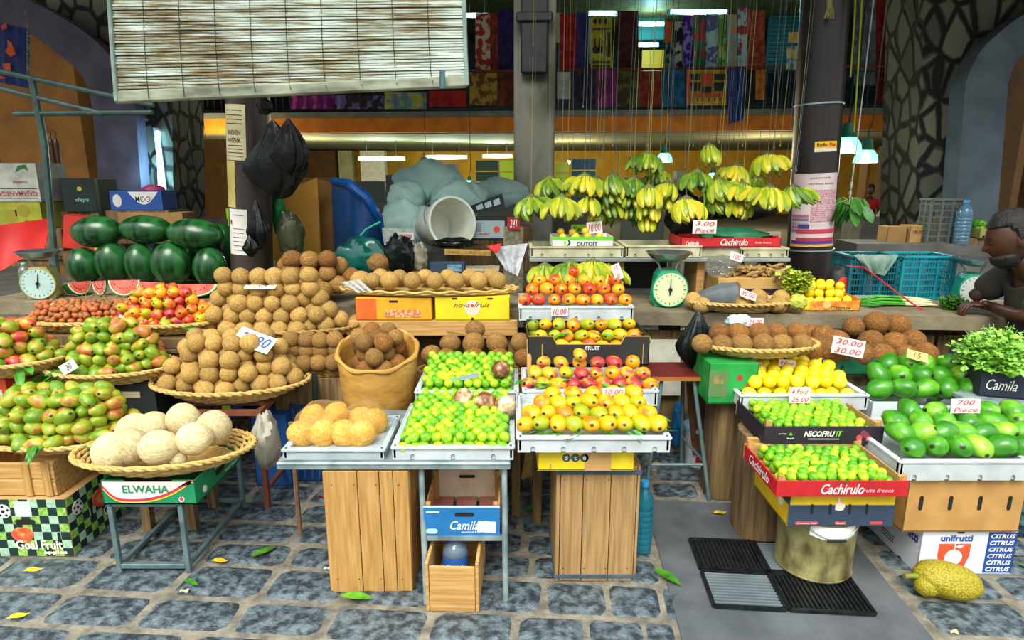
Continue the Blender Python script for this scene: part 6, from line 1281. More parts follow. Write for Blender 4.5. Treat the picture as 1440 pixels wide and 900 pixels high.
put('cot', at(975, 422, 3.55), 'pale coconut leaning at the left end of the counter basket', s=.85)
card(1052, 414, 3.46, .10, .05, ['30.00'], 'white slanted card above the pale coconut basket', tilt=-.7, roll=.35)
# Jimenez carton with ginger
o = carton(1008, 1112, 412, 3.72, .16, .26, 'cardboard carton with dark band lettered Jimenez holding ginger', mk('tan carton', 'c09a58', 'ae8a4c'), z=.853, closed=True); w_, d_, h_ = W[o.name]; cpatch(o, rect(w_-.002, .09, 0, -.03), 0, 0, mk('midnight print', '1a2030')); ctext(o, 'Jimenez', .0, -.02, .19, .032, mk('orange letters', 'd84828'), shear=.25, bold=.03)
GIN = mk('ginger skin', 'b8985a', '8a6c38', scale=20, rough=.8, rnd=.15)
gm = []
for i in range(4):
    m = MB(); a = 0; q = Vector((0, 0, 0)); pts = [q.copy()]
    for k in range(4): a += rf.uniform(-.7, .7); q += Vector((math.cos(a), math.sin(a), rf.uniform(-.2, .2)))*.018; pts.append(q.copy())
    m.tube(pts, [.006, .010, .009, .010, .005], 8); m.tube([pts[2], pts[2]+Vector((.004, .022, .004))], [.008, .005], 7); gm.append(m.mesh('ginger_root', GIN))
for i in range(120):
    l = i//50; o = bpy.data.objects.new('ginger_root', gm[i % 4]); COL.objects.link(o); o.location = (at(1064, 380, 3.82).x+rf.uniform(-.2, .18)*(1-.2*l), 3.84+rf.uniform(-.1, .1)*(1-.2*l), .853+.172+.018*l); o.rotation_euler = (rf.uniform(-.4, .4), rf.uniform(-.4, .4), rf.uniform(0, 6)); T(o, 'piece of ginger root in the heap on the Jimenez carton', 'ginger', 'ginger pieces on the Jimenez carton')
m = lump('clear_bag', at(1015, 375, 3.78), (.09, .07, .07), 7, .25, mk('thin clear bag', 'c8d4d0', rough=.1, trans=.85, alpha=.5), 'clear crinkled plastic bag of ginger left of the heap', 'bag', fold=.5)
card(1036, 361, 3.75, .08, .05, ['100'], 'small crumpled price paper on the ginger bag', tilt=-.4, roll=.3)
t = E('open_bag', 'grey translucent plastic bag lying open beside the green scale', 'bag', at(1004, 405, 3.52)); t.location.z = .93
m = MB(); vs = []; fs = []
for i in range(9):
    for k in range(28):
        a = 2*PI*k/28; r_ = (.035+.055*math.sin(min(1, i/6)*PI/2))*(1+.12*noise.noise(Vector((math.cos(a)*2, math.sin(a)*2, i*.6)))); vs.append((-.10+.03*i+.01*math.sin(a*3)*i/8, r_*math.cos(a)*.7, r_*math.sin(a)*.9+.0))
for i in range(8):
    for k in range(28): fs.append((i*28+k, i*28+(k+1) % 28, (i+1)*28+(k+1) % 28, (i+1)*28+k))
m.add(vs, fs); fs = None; o = m.build('film', mk('smoky plastic', '6c7a80', rough=.15, trans=.35, alpha=.85), t); t.rotation_euler = (0, -.15, -.5)
# coconuts on green carton
zc_ = zat(527, 3.06)
stand(1148, 1300, 3.08, 3.42, zc_, 'dark wooden stand under the dark green coconut carton')
o = carton(1154, 1262, 526, 3.05, .085, .40, 'dark green open carton holding husky coconuts', mk('deep green carton', '0f6a48', '0b5a3c'), z=zc_+.001, t=.006); w_, d_, h_ = W[o.name]; cpatch(o, circ(.009), -.09, -.0, DARK, name='vent_hole', th=.003); cpatch(o, rect(.05, .075), -w_/2+.03, 0, mk('pale grey tape', 'a8b4b4'), name='tape')
HK = [(1158, 473, 3.20), (1200, 460, 3.30), (1232, 455, 3.34), (1262, 458, 3.34), (1150, 490, 3.12), (1176, 480, 3.16), (1225, 481, 3.16), (1257, 482, 3.18), (1284, 480, 3.22), (1240, 500, 3.10), (1272, 499, 3.12), (1300, 498, 3.16), (1208, 498, 3.10), (1142, 470, 3.28), (1185, 494, 3.10), (1168, 496, 3.10), (1128, 487, 3.18), (1140, 493, 3.12)]
for i, (x_, y_, Y_) in enumerate(HK): put('cor', at(x_, y_, Y_), 'husky brown coconut in the pile over the dark green carton', 'husky coconuts over the dark green carton', s=[1.12, 1.0, 1.15][i % 3])
card(1193, 488, 2.98, .165, .085, ['30.00', '30.00'], 'large white card with 30.00 written twice on the husky coconuts', tilt=-.2, roll=.2)
card(1290, 500, 2.96, .11, .045, ['15'], 'yellow edged card half buried behind the upper green mangoes', tilt=-.5, roll=.25, mat=mk('pale yellow card', 'e8e078'))
# small lemon box + cauliflower greens
o = carton(1122, 1206, 458, 3.52, .075, .22, 'small orange and yellow printed box with lemons by the column', mk('orange fruit print', 'e09a30', 'd87028', scale=20, lo=.45, hi=.55), z=.853, fh=.06); w_, d_, h_ = W[o.name]; ctext(o, 'Citrus', .06, -.018, .12, .018, mk('dark green ink', '2c5c20'), bold=.02); cpatch(o, rect(.05, .055), -w_/2+.03, 0, YLW); cpatch(o, circ(.022), -.02, 0, mk('peach print', 'f0b070'))
pile('lem', (o.location.x, o.location.y, .865), w_/2-.01, .10, .028, 3, 'yellow lemon in the small printed box beside the column', 'lemons in the small printed box', 'rect', slope=.14, s=.9, jit=.2)
card(1155, 419, 3.66, .085, .07, ['3 Pour', '20'], 'white card reading 3 Pour 20 by the round column', tilt=-.2, roll=.35)
YG = mk('yellow green leaves', 'b4c030', '8aa024', scale=30, rough=.5)
def herb(name, label, c, n, L_, sp, mat, cat, stem=True, lean=(0, 0, 1), ls=1.0, seed=1, leafn=6, flat=False):
    """bunch: curved stems with many small lobed leaves"""
    rr = random.Random(seed); t = E(name, label, cat, c); ms = MB(); ml_ = MB(); ln = Vector(lean).normalized()
    for i in range(n):
        d = (ln+Vector((rr.uniform(-1, 1), rr.uniform(-1, 1), rr.uniform(-.5, .5)))*sp).normalized(); L2 = L_*rr.uniform(.6, 1.05); q0 = Vector((rr.uniform(-.01, .01), rr.uniform(-.01, .01), 0)); q1 = q0+d*L2*.5; q2 = q0+d*L2+Vector((0, 0, -.15*L2*rr.random()))
        ms.tube([q0, q1, q2], [.0022, .0018, .0010], 4)
        for k in range(leafn):
            u = .35+.65*k/leafn; b_ = q0.lerp(q2, u)+Vector((rr.uniform(-1, 1), rr.uniform(-1, 1), rr.uniform(-1, 1)))*.018; e1 = Vector((rr.uniform(-1, 1), rr.uniform(-1, 1), rr.uniform(-.6, .6))).normalized(); e2 = e1.cross(Vector((rr.uniform(-.4, .4), rr.uniform(-.4, .4), 1))).normalized(); s_ = .014*ls*rr.uniform(.7, 1.3)
            up = e1.cross(e2)*.25*s_
            vs = [b_, b_+e1*.5*s_+e2*.7*s_+up, b_+e1*1.0*s_+e2*.45*s_, b_+e1*1.3*s_+up, b_+e1*1.0*s_-e2*.45*s_, b_+e1*.5*s_-e2*.7*s_+up]
            ml_.add(vs, [(0, 1, 2, 3), (0, 3, 4, 5)])
    ms.build('stems', mk('pale green stems', '9cc060', '7aa048'), t); ml_.build('leaves', mat, t, smooth=False); return t
lump('cauliflower', at(1122, 425, 3.45), (.05, .045, .045), 3, .22, mk('greenish cream head', 'c8c850', 'a0a838', scale=40), 'small yellow green cauliflower head left of the printed lemon box', 'vegetable', fr=5)
herb('leafy_bunch', 'yellow green leafy vegetable bunch leaning on the dark round column', (at(1118, 432, 3.60).x, 3.62, .93), 60, .17, .55, YG, 'vegetable', ls=2.0, seed=3, lean=(0, 0, 1), leafn=7)
put('cot', at(1091, 430, 3.46), 'cut pale coconut lying left of the leafy bunch', s=.85)
# green mango trays
GM = M_BIG
zt_ = zat(675, 2.28)
o = tray(1262, 1447, 676, 2.24, .085, .44, 'lower white foam tray of large green mangoes at the right edge', n=4); o.location.z = zat(676, 2.24); zg1 = o.location.z; gw = o['w']; gx = o.location.x
frow('big', 1284, 1440, 628, 2.31, 6, 'front row', 'the lower green mango tray', 'large green mango', None, s=1.2); frow('big', 1268, 1440, 608, 2.40, 7, 'second row', 'the lower green mango tray', 'large green mango', None, s=1.2)
frow('big', 1262, 1430, 594, 2.50, 6, 'third row', 'the lower green mango tray', 'large green mango', None, s=1.2); frow('big', 1280, 1425, 580, 2.58, 5, 'top row', 'the lower green mango tray', 'large green mango', None, s=1.2)
frow('big', 1290, 1430, 622, 2.42, 5, 'hidden layer', 'the lower green mango tray', 'large green mango', None)
card(1358, 571, 2.50, .125, .062, ['700', 'Piece'], 'white card reading 700 Piece on the lower green mango heap', tilt=-.15)
o = carton(1268, 1432, 748, 2.27, zg1-.004-zat(748, 2.27), .42, 'plain brown carton with four upright slots under the green mango tray', mk('kraft carton', 'bf9254', 'ae8348'), closed=True); w_, d_, h_ = W[o.name]; zk = o.location.z
for k in range(4): cpatch(o, slot(.015, .062), -w_/2+w_*(k+.5)/4, .01, DARK, name='vent_slot', th=.002)
for k in (-.1, .06): cpatch(o, slot(.015, .062), k, .01, DARK, 'left', 'vent_slot', .002)
UF = mk('white carton print', 'dfe4ea', 'cfd6de', scale=4)
o = carton(1287, 1420, 812, 2.29, zk-.003, .42, 'white unifrutti citrus carton on the ground below the brown carton', UF, z=0, closed=True, rz=0.0); w_, d_, h_ = W[o.name]
NB = mk('unifrutti blue', '1c4490'); UO = mk('unifrutti orange', 'e8502a')
ctext(o, 'unifrutti', -.052, .066, .13, .03, NB, bold=.03); cpatch(o, [(-.065, .035), (.065, .035), (.065, -.02), (.05, -.07), (-.05, -.07), (-.065, -.02)], -.055, .005, UO)
cpatch(o, circ(.036), -.055, -.022, UF, th=.0022); cpatch(o, [(-.002, .012), (.002, .012), (.002, .05), (-.002, .05)], -.055, .0, UF, th=.0022); cpatch(o, [(0, 0), (.014, .010), (.034, .006), (.02, -.006)], -.052, .026, UF, th=.0022)
cpatch(o, rect(.115, .185), w_/2-.062, -.0, NB)
for k in range(6): ctext(o, 'CITRUS', w_/2-.062, .075-k*.030, .10, .020, PAPER, shear=.2, bold=.035, off=.003)
ctext(o, 'unifrutti', -.115, .05, .16, .042, NB, 'left', bold=.03); 
for k in range(3): cpatch(o, rect(.09, .004), -.0, -.035-k*.012, NB, 'left')
for k in range(4): cpatch(o, rect(.05, .003), .13, .0-k*.01, NB, 'left')
cpatch(o, slot(.03, .014), -.04, h_/2-.008, DARK, name='vent_slot', th=.003)
cpatch(o, slot(.02, .012), -.1, -h_/2+.006, DARK, 'left', name='vent_slot', th=.003)
zu = zat(602, 2.78)
stand(1235, 1425, 2.80, 3.12, zu, 'dark wooden stand behind the white carton under the upper mangoes')
o = carton(1222, 1420, 602, 2.78, .13, .40, 'white and blue unifrutti carton open with upper green mangoes', UF, z=zu+.001, cut=(.02, .14)); w_, d_, h_ = W[o.name]
ctext(o, 'unifrutti', -.18, .022, .11, .03, NB, bold=.03); cpatch(o, rect(.10, .04), -.17, -.03, UO); ctext(o, 'CITRUS', .0, .01, .14, .028, NB, shear=.2, bold=.03); cpatch(o, rect(.10, .125), w_/2-.055, 0, NB)
for k in range(3): ctext(o, 'CITRUS', w_/2-.055, .035-k*.03, .085, .018, PAPER, shear=.2, bold=.035, off=.003)
frow('big', 1240, 1395, 546, 2.86, 6, 'front row', 'the upper unifrutti carton', 'large green mango', None, s=1.28); frow('big', 1236, 1382, 528, 2.94, 6, 'second row', 'the upper unifrutti carton', 'large green mango', None, s=1.28); frow('big', 1250, 1358, 512, 3.02, 5, 'top row', 'the upper unifrutti carton', 'large green mango', None, s=1.28); frow('big', 1245, 1385, 550, 2.99, 5, 'hidden layer', 'the upper unifrutti carton', 'large green mango', None, s=1.28)
# jackfruit
t = E('jackfruit', 'large yellow green jackfruit lying on the cobbles before the unifrutti carton', 'jackfruit', atz(1330, 836, 0)); t.location.z = .065
jm, tt, bb = nodes('jackfruit skin'); N = tt.nodes.new; L = tt.links.new; bb.inputs['Roughness'].default_value = .6
tc = N('ShaderNodeTexCoord'); v = N('ShaderNodeTexVoronoi'); v.inputs['Scale'].default_value = 150; L(tc.outputs['Object'], v.inputs[0]); r = N('ShaderNodeValToRGB'); r.color_ramp.elements[0].color = hexc('c0ac20'); r.color_ramp.elements[1].color = hexc('7c7410'); r.color_ramp.elements[1].position = .8; L(v.outputs['Distance'], r.inputs[0]); L(r.outputs[0], bb.inputs['Base Color'])
bp = N('ShaderNodeBump'); bp.inputs['Strength'].default_value = .6; bp.inputs['Distance'].default_value = .004; bp.invert = True; L(v.outputs['Distance'], bp.inputs['Height']); L(bp.outputs[0], bb.inputs['Normal'])
def jf(p, n): q = p*(1+.06*noise.noise(n*1.6)+.02*noise.noise(n*4)); q.z *= 1-.12*n.x; return q
m = MB(); m.blob((0, 0, 0), (.128, .082, .068), 40, 28, jf); m.blob((-.085, -.03, -.025), (.045, .04, .04), 20, 14, jf); m.build('body', jm, t)
m = MB(); m.tube([(-.105, -.01, .0), (-.145, -.02, .0), (-.175, -.028, -.004)], [.014, .0095, .011], 10); m.build('stem', mk('green brown stalk', '6a8a24', '7a5a34', scale=12), t); t.rotation_euler = (0, .12, -.15)
# celery, Camila dark carton on side table
e = stand(1398, 1500, 2.60, 3.0, .62, 'small side table at the right edge holding the dark Camila carton', TM, 'side_table', cat='table'); zs_ = zat(556, 2.75)
e.scale.z = (zs_-.002)/.62
o = carton(1396, 1480, 556, 2.70, .11, .26, 'dark navy carton lettered Camila at the right edge', mk('midnight print', '1a2030'), z=zs_, rz=-.3, t=.006); ctext(o, 'Camila', -.05, .005, .12, .05, PAPER, shear=.3, bold=-.0)
herb('celery_bunch', 'large bright green celery bunch bulging over the dark Camila carton', (o.location.x-.03, o.location.y, zs_+.09), 190, .25, .95, mk('celery green', 'a4d850', '62a830', scale=30, rough=.5), 'vegetable', ls=1.55, seed=8, lean=(-.45, -.25, .9), leafn=9)
lump('green_bag', (o.location.x+.06, o.location.y-.06, zs_+.10), (.09, .06, .05), 3, .2, mk('green tinted plastic', '58a878', rough=.2, trans=.3), 'green tinted plastic bag in front of the celery', 'bag', fold=.3)
lump('blue_bag', at(1440, 725, 2.62), (.10, .1, .075), 8, .25, mk('dark teal plastic', '1c4450', '2c6a78', scale=10, rough=.3), 'dark teal plastic bag on the ground at the right edge', 'bag', fold=.5)
# ---- counter things right: spring onions, parsley, teal crates, vendor
t = E('spring_onions', 'bundle of spring onions lying on the counter before the teal crate', 'vegetable', at(1255, 436, 3.72)); t.location.z = .858
m = MB(); m2 = MB(); rr = random.Random(4)
for i in range(70):
    y_ = rr.uniform(-.07, .07); z_ = rr.uniform(.004, .05)*(1-abs(y_)/.1); x1 = rr.uniform(-.26, -.2); m.tube([(x1, y_*1.8, z_*.5+.004), (-.1, y_*1.2, z_+.006), (.03, y_, z_)], [.001, .0035, .004], 5); m2.tube([(.03, y_, z_), (.13, y_*1.2, z_*.8), (.19+rr.uniform(0, .03), y_*1.5, z_*.5+.003)], [.004, .0055, .002], 5)
m.build('green_tops', mk('onion green', '4ca828', '2c8020', scale=8), t); m2.build('white_bulbs', mk('onion white', 'd8d8a8', 'b8b880', scale=8), t)
herb('parsley_bunch', 'dark green parsley bunch on the counter under the vendor hands', (at(1352, 440, 3.5).x, 3.58, .855), 90, .09, 1.0, mk('parsley green', '3a7818', '245c10', scale=30), 'vegetable', ls=1.1, seed=5, lean=(0, 0, .9))
def slatbasket(x0, x1, py, Y, h, d, label, z, mat, rz=0, name='plastic_crate'):
    x, _, w = fb(x0, x1, py, Y); t = E(name, label, 'crate', (x, Y+d/2, z), rz); m = MB()
    for sg in (-1, 1):
        n = 3
        for i in range(n+1): m.box((-w/2+w*i/n, sg*d/2, h/2), (.016, .012, h))
        for i in range(7): m.box((0, sg*d/2, h*(i+.3)/7), (w, .007, .009))
        for i in range(19): m.box((-w/2+w*i/18, sg*d/2, h/2), (.004, .005, h))
        for i in range(3): m.box((sg*w/2, -d/2+d*i/2, h/2), (.012, .016, h))
        for i in range(7): m.box((sg*w/2, 0, h*(i+.3)/7), (.007, d, .009))
        for i in range(13): m.box((sg*w/2, -d/2+d*i/12, h/2), (.005, .004, h))
    m.box((0, 0, .004), (w, d, .006)); m.build('lattice_body', mat, t, smooth=False)
    m = MB()
    for sg in (-1, 1): m.box((0, sg*d/2, h), (w+.03, .028, .016), b=.003); m.box((sg*w/2, 0, h), (.028, d+.03, .016), b=.003)
    m.build('rim', mat, t, smooth=False); return t
TEAL = mk('teal plastic', '1a8c9c', '127080', scale=6, rough=.4)
slatbasket(1262, 1334, 431, 3.86, .27, .24, 'bright teal lattice plastic crate on the counter at right', .852, TEAL)
slatbasket(1190, 1254, 431, 3.88, .27, .22, 'darker teal crate behind spring onions, left of the bright one', .852, mk('dark teal plastic 2', '126a78', '0e5460', rough=.4))
qs('plastic_bag', 'clear green printed plastic bag draped over the left teal crate', 'bag', [(1200, 358), (1264, 358), (1245, 388), (1225, 384)], 3.84, mk('grey green film', '8aa49a', '5c7a6c', scale=12, rough=.2), amp=.012, th=.002)
t = E('red_strap', 'long red strap trailing over the spring onions', 'strap', at(1190, 372, 3.80)); m = MB(); m.tube([at(x_, y_, Y_)-t.location for x_, y_, Y_ in [(1190, 374, 3.8), (1215, 376, 3.78), (1240, 395, 3.76), (1262, 412, 3.66), (1285, 428, 3.6), (1310, 443, 3.52)]], .005, 6); m.build('strap', mk('red strap', 'a81c28'), t)
lump('rucksack', at(1183, 400, 4.0), (.10, .09, .14), 6, .12, mk('black red fabric', '14181c', '202428'), 'black and red backpack on the counter right of the column', 'bag', fold=.1)
lump('red_flap', (-.03, -.085, .0), (.05, .02, .06), 2, .1, mk('red fabric', 'b02420'), parent=bpy.context.scene.objects['rucksack'])
o = carton(1222, 1262, 440, 3.66, .03, .10, 'small grey plastic punnet on the counter by the spring onions', mk('grey punnet', '8a9098'), z=.853)
o.location.y = 3.93-.12
# rear right stalls
RST = mk('rough grey render', '6e6c66', '55534e', scale=5, rough=.9)
o = pil(1190, 1480, 345, 470, 4.98, RST, 'stall_counter', .39, 'grey rendered rear counter behind the teal crates', 'counter')
a = bpt(1190, 345, 4.98); 
o = carton(1276, 1302, 352, 4.90, .14, .14, 'small carton with dark print on the rear counter', CARD, closed=True, z=a.z+.002); ctext(o, 'FRUITS', 0, .02, .09, .025, BLACK)
o = carton(1245, 1272, 352, 4.92, .13, .14, 'brown carton in shadow on the rear counter left of the printed one', CARDIN, closed=True, z=a.z+.002)
lump('yellow_sack', at(1315, 335, 4.92), (.07, .06, .16), 5, .2, mk('dull yellow cloth', '9a8438', '7c682c'), 'dull yellow cloth sack on the rear counter', 'sack', fold=.2)
t = slatbasket(1302, 1346, 345, 4.84, .34, .12, 'tall grey wire rack on the rear counter', a.z+.002, mk('grey wire', '5c6460'), name='wire_rack')
o = carton(1358, 1402, 322, 4.9, .07, .25, 'cream carton holding green fruit beside the vendor head', mk('yellowish carton', 'a8a058', '8c8648'), z=a.z+.06); ctext(o, 'fresh', 0, 0, .06, .02, BLACK); zz = o.location.z; o.location.y = 4.87
m = MB(); m.box((0, 0, .027), (.5, .2, .054)); T(m.build('plank', WOODD, None, (o.location.x, 4.87, a.z+.003), smooth=False), 'dark plank under the cream carton of green fruit', 'plank')
for i in range(12): put('big', (o.location.x+rf.uniform(-.10, .10), 4.87+rf.uniform(-.08, .06), zz+.06+.04*(i//7)), 'dim green fruit in the cream carton beside the vendor head', 'green fruit in the cream rear carton', s=.8)
t = bottle((at(1361, 300, 4.75).x, 4.78, a.z+.002), .34, .055, 'large clear water bottle with blue cap on the rear counter', water='8cc0e0', cap='2a80c8')
bottle((at(1407, 400, 3.9).x, 3.90, .853), .17, .034, 'small blue water bottle on the counter behind the vendor arm', water='7fb0e0', cap='2048c0')
# hanging leafy greens and hook
HG = at(1194, 288, 4.4)
t = E('hanging_greens', 'bunch of broad green leaves hanging right of the round column', 'vegetable', HG); LG = mk('broad leaf green', '4a8c2a', '2c6c28', scale=12, rough=.4)
m = MB(); ms = MB(); rr = random.Random(9)
for i in range(34):
    a_ = rr.uniform(0, 2*PI); r0 = rr.uniform(.03, .12); q0 = Vector((0, 0, 0)); q1 = Vector((r0*math.cos(a_), r0*math.sin(a_)*.6, rr.uniform(-.02, .04))); dn = Vector((math.cos(a_)*.5, math.sin(a_)*.4, -1)).normalized(); L2 = rr.uniform(.09, .19); s_ = dn.cross(Vector((math.sin(a_+.5), -math.cos(a_+.5), .2))).normalized(); W2 = rr.uniform(.024, .04); ms.tube([q0, q1*.6+Vector((0, 0, .03)), q1], .002, 4)
    m.sheet(lambda u, v, q1=q1, dn=dn, s_=s_, L2=L2, W2=W2: q1+dn*L2*u+s_*(v-.5)*2*W2*math.sin(PI*min(1, u+.04))**.7+Vector((0, -.02*math.sin(u*2), .01*abs(v-.5)*2)), 6, 4, .0008, (0, 1, 0))
ms.build('stems', mk('pale green stems', '9cc060'), t); m.build('leaves', LG, t); m = MB(); m.tube([(0, 0, 0), (.005, 0, .4), (0, 0, 3.89-HG.z)], .004, 5); m.build('cord', mk('white cord', 'b0b4a8'), t)
m = MB()
for k in range(5): m.tube([(.009*math.cos(a_), .0 if k % 2 else .009*math.sin(a_), .05+k*.03+.015*math.sin(a_) if k % 2 else .05+k*.03) for a_ in [2*PI*j/12 for j in range(12)]], .002, 5, closed=True)
m.tube([(0, 0, 0.04), (.015, 0, .02), (0, 0, .0), (-.012, 0, .012)], .003, 5); m.build('chain_hook', STEEL, t)
# posters on round column
def wrap(cx, cy, r, z0, z1, a0, a1, name, label, mat, cat='poster', lines=None, parent=None):
    a0, a1 = a0*AK+AS, a1*AK+AS; m = MB(); n = 14; vs = [((r)*math.sin(a0+(a1-a0)*k/n), -(r)*math.cos(a0+(a1-a0)*k/n), z) for z in (z0, z1) for k in range(n+1)]; vs2 = [(x*(1+.0012/r), y*(1+.0012/r), z) for x, y, z in vs]
    N_ = n+1; fs = [(k, k+1, N_+k+1, N_+k) for k in range(n)]; M_ = len(vs); fs += [(M_+k, M_+N_+k, M_+N_+k+1, M_+k+1) for k in range(n)]
    fs += [(0, N_, M_+N_, M_), (n, M_+n, M_+N_+n, N_+n)]+[(k, M_+k, M_+k+1, k+1) for k in range(n)]+[(N_+k, N_+k+1, M_+N_+k+1, M_+N_+k) for k in range(n)]
    m.add(vs+vs2, fs); o = m.build(name, mat, parent, loc=(cx, cy, 0) if parent is None else None)
    if parent is None: o.rotation_euler = (0, LEAN, 0)
    if label: T(o, label, cat)
    return o
def wtext(o, txt, r, z, a, w, h, mat, bold=.01, shear=0):
    me = text_mesh(txt, mat, shear, bold); xs = [v.co.x for v in me.vertices]; ys = [v.co.y for v in me.vertices]; cx_, cy_ = (min(xs)+max(xs))/2, (min(ys)+max(ys))/2
    a = a*AK+AS
    for v in me.vertices: t_ = (v.co.x-cx_)/(max(xs)-min(xs))*w/r+a; v.co = Vector((r*math.sin(t_), -r*math.cos(t_), z+(v.co.y-cy_)/(max(ys)-min(ys))*h))
    q = bpy.data.objects.new('lettering', me); COL.objects.link(q); q.parent = o
rc = .1535; cx_, cy_ = pr.x, 4.5; LEAN = -.0432; AK, AS = 1.2, -.52; zf = lambda y: zat(y, 4.35)
o = wrap(cx_, cy_, rc, zf(347), zf(243), -.75, 1.05, 'calendar_poster', 'tall printed calendar poster taped round the dark column', mk('pinkish white paper', 'dccbc8', 'c8b4b4', scale=8))
PK_ = mk('faded pink ink', 'b06a7c', 'd0a8b0', scale=90, lo=.45, hi=.55)
r2 = rc+.0016
for k in range(17): wrap(0, 0, r2, zf(268+k*2.7+.3), zf(268+k*2.7-1.5), .02, .98, 'printed_row', None, PK_, parent=o)
for k in range(5): wrap(0, 0, r2, zf(303+k*5.2+2), zf(303+k*5.2-1.5), -.70, -.04, 'printed_row', None, mk('faded ink %d' % (k % 3), ['b06a7c', '7a6a90', 'a09890'][k % 3]), parent=o)
for y0, y1, c_, a0, a1 in [(339, 334, 'b03048', -.45, 1.0), (328, 322, 'b8384c', -.45, 1.0), (321, 315, '3c3a80', -.4, 0.0), (343, 338, '4a3888', -.7, 1.0), (347, 344, 'e0a020', -.75, 1.05)]: wrap(0, 0, r2+.0006, zf(y0), zf(y1), a0, a1, 'printed_band', None, mk('ink '+c_, c_), parent=o)
wtext(o, 'JANVIER', r2+.001, zf(250), .3, .14, .014, mk('grey ink', '6a5c60'))
wtext(o, 'FEVRIER MARS', r2+.001, zf(258), .35, .17, .010, mk('grey ink', '6a5c60'))
o = wrap(cx_, cy_, rc, zf(213), zf(198), .02, .85, 'sticker', 'yellow Radio Plus sticker on the round column', mk('yellow sticker', 'e8b81c'), 'sticker')
wrap(0, 0, r2, zf(213), zf(208), .02, .85, 'white_band', None, PAPER, parent=o); wtext(o, 'Radio', r2+.001, zf(203), .27, .065, .024, BLACK, bold=.03); wtext(o, 'Plus', r2+.001, zf(203), .65, .05, .024, RED, bold=.03)
m = MB(); m.blob((0, 0, 0), (.018, .015, .05), 10, 8)
for k in range(4): m.tube([(0, 0, .02), (-.02+k*.013, -.02, -.05), (-.03+k*.018, -.022, -.09)], [.009, .008, .005], 6)
T(m.build('dried_tag', mk('straw yellow fibre', 'a8a05a', '7c7438', scale=20), None, at(1166, 6, 4.3)), 'small straw coloured root tied high on the round column', 'root')
# left column papers
rc = .1435; cx_, cy_ = pl.x, 4.45; LEAN = .0656; AK, AS = 1.15, .40; zf = lambda y: zat(y, 4.32)
PY = mk('cream paper', 'd8d4a8', 'c0bc90', scale=6)
o = wrap(cx_, cy_, rc, zf(225), zf(146), -1.15, -.12, 'paper_notice', 'tall cream paper notice with block letters on the left column', PY)
IK = mk('brown ink', '5c3a30'); 
wtext(o, 'INDEN', rc+.0025, zf(186), -.62, .10, .030, IK, bold=.02); wtext(o, 'NVIZHA', rc+.0025, zf(197), -.62, .10, .030, IK, bold=.02)
for y_ in (155, 162, 168, 174, 205, 210, 215, 220): wrap(0, 0, rc+.0016, zf(y_), zf(y_-1.2), -1.0, -.25, 'printed_line', None, IK, parent=o)
o = wrap(cx_, cy_, rc, zf(292), zf(226), -1.2, -.62, 'paper_sheet', 'yellowish curling paper sheet below the block letter notice', mk('yellowish paper', 'cfc070', 'b8a858', scale=6))
o = wrap(cx_, cy_, rc, zf(358), zf(294), -1.05, -.15, 'paper_notice', 'white paper notice with small text low on the left column', PAPER)
wrap(0, 0, rc+.0016, zf(316), zf(310), -.95, -.85, 'printed_seal', None, CRIM, parent=o)
for y_ in (303, 322, 328, 334, 340, 346, 352): wrap(0, 0, rc+.0016, zf(y_), zf(y_-.9), -.8, -.3, 'printed_line', None, mk('grey ink', '6a5c60'), parent=o)
# black bags on left column
BB = [(388, 222, 4.2, (.19, .08, .24), 2, 'large shiny black plastic bag hanging right of the left column'), (408, 205, 4.12, (.12, .06, .17), 14, 'upper black plastic bag bulging from the left column'), (362, 315, 4.22, (.07, .06, .16), 5, 'narrow black plastic bag hanging in front of the left column'), (352, 345, 4.16, (.05, .04, .07), 8, 'small black bag end knotted low on the left column')]
for x_, y_, Y_, rd, sd_, lb in BB:
    drape(at(x_, y_, Y_), rd[0], rd[1]*.9, rd[2], sd_, PLBLACK, lb)
m = MB(); p0 = at(372, 150, 4.2); m.tube([(0, 0, 0), (0, 0, 3.89-p0.z)], .004, 5); m.blob((0, 0, 0), (.05, .04, .05), 14, 10, noisefn(.02, 3, 2)); T(m.build('cord_knot', PLBLACK, None, p0), 'knotted black cord above the hanging black bags', 'cord')
# ================================================================== MIDDLE BACK: tarp, card, sacks, bucket, cartons
tbl = stand(380, 738, 4.70, 5.9, .78, 'wide dark table carrying the sacks and bucket behind the coconuts')
o = qs('cardboard_sheet', 'large yellowish folded cardboard sheet standing left of the blue tarp', 'cardboard', [(372, 278), (446, 250), (452, 400), (392, 400)], 4.75, mk('yellow kraft sheet', 'c08e2c', 'a87822', scale=4), amp=.006, fr=1, th=.02)
o = qs('cardboard_sheet', 'narrow brown cardboard flap beside the blue tarp', 'cardboard', [(446, 252), (466, 256), (470, 400), (454, 400)], 4.9, mk('brown kraft sheet', '8a6428', '74521e', scale=4), amp=.003, fr=1, th=.02)
t = E('blue_tarp', 'blue plastic tarp curved into a cone beside the cardboard sheet', 'tarp', at(500, 390, 4.7)); t.location.z = .80
TB = mk('deep blue tarp', '104c8c', '0c3a70', scale=3, rough=.3); a_ = []
def tf(u, v):
    top = [(466, 254), (490, 258), (515, 278), (532, 305), (540, 345)]; k = u*4; i = min(3, int(k)); f_ = k-i; x_ = top[i][0]*(1-f_)+top[i+1][0]*f_; y_ = top[i][1]*(1-f_)+top[i+1][1]*f_
    p0 = at(x_, y_, 4.85-.2*math.sin(u*PI)); p1 = at(472+66*u, 392-6*u, 4.85-.25*math.sin(u*PI)); return p0.lerp(p1, v)-t.location
m = MB(); m.sheet(tf, 24, 12, .004); m.build('sheet', TB, t)
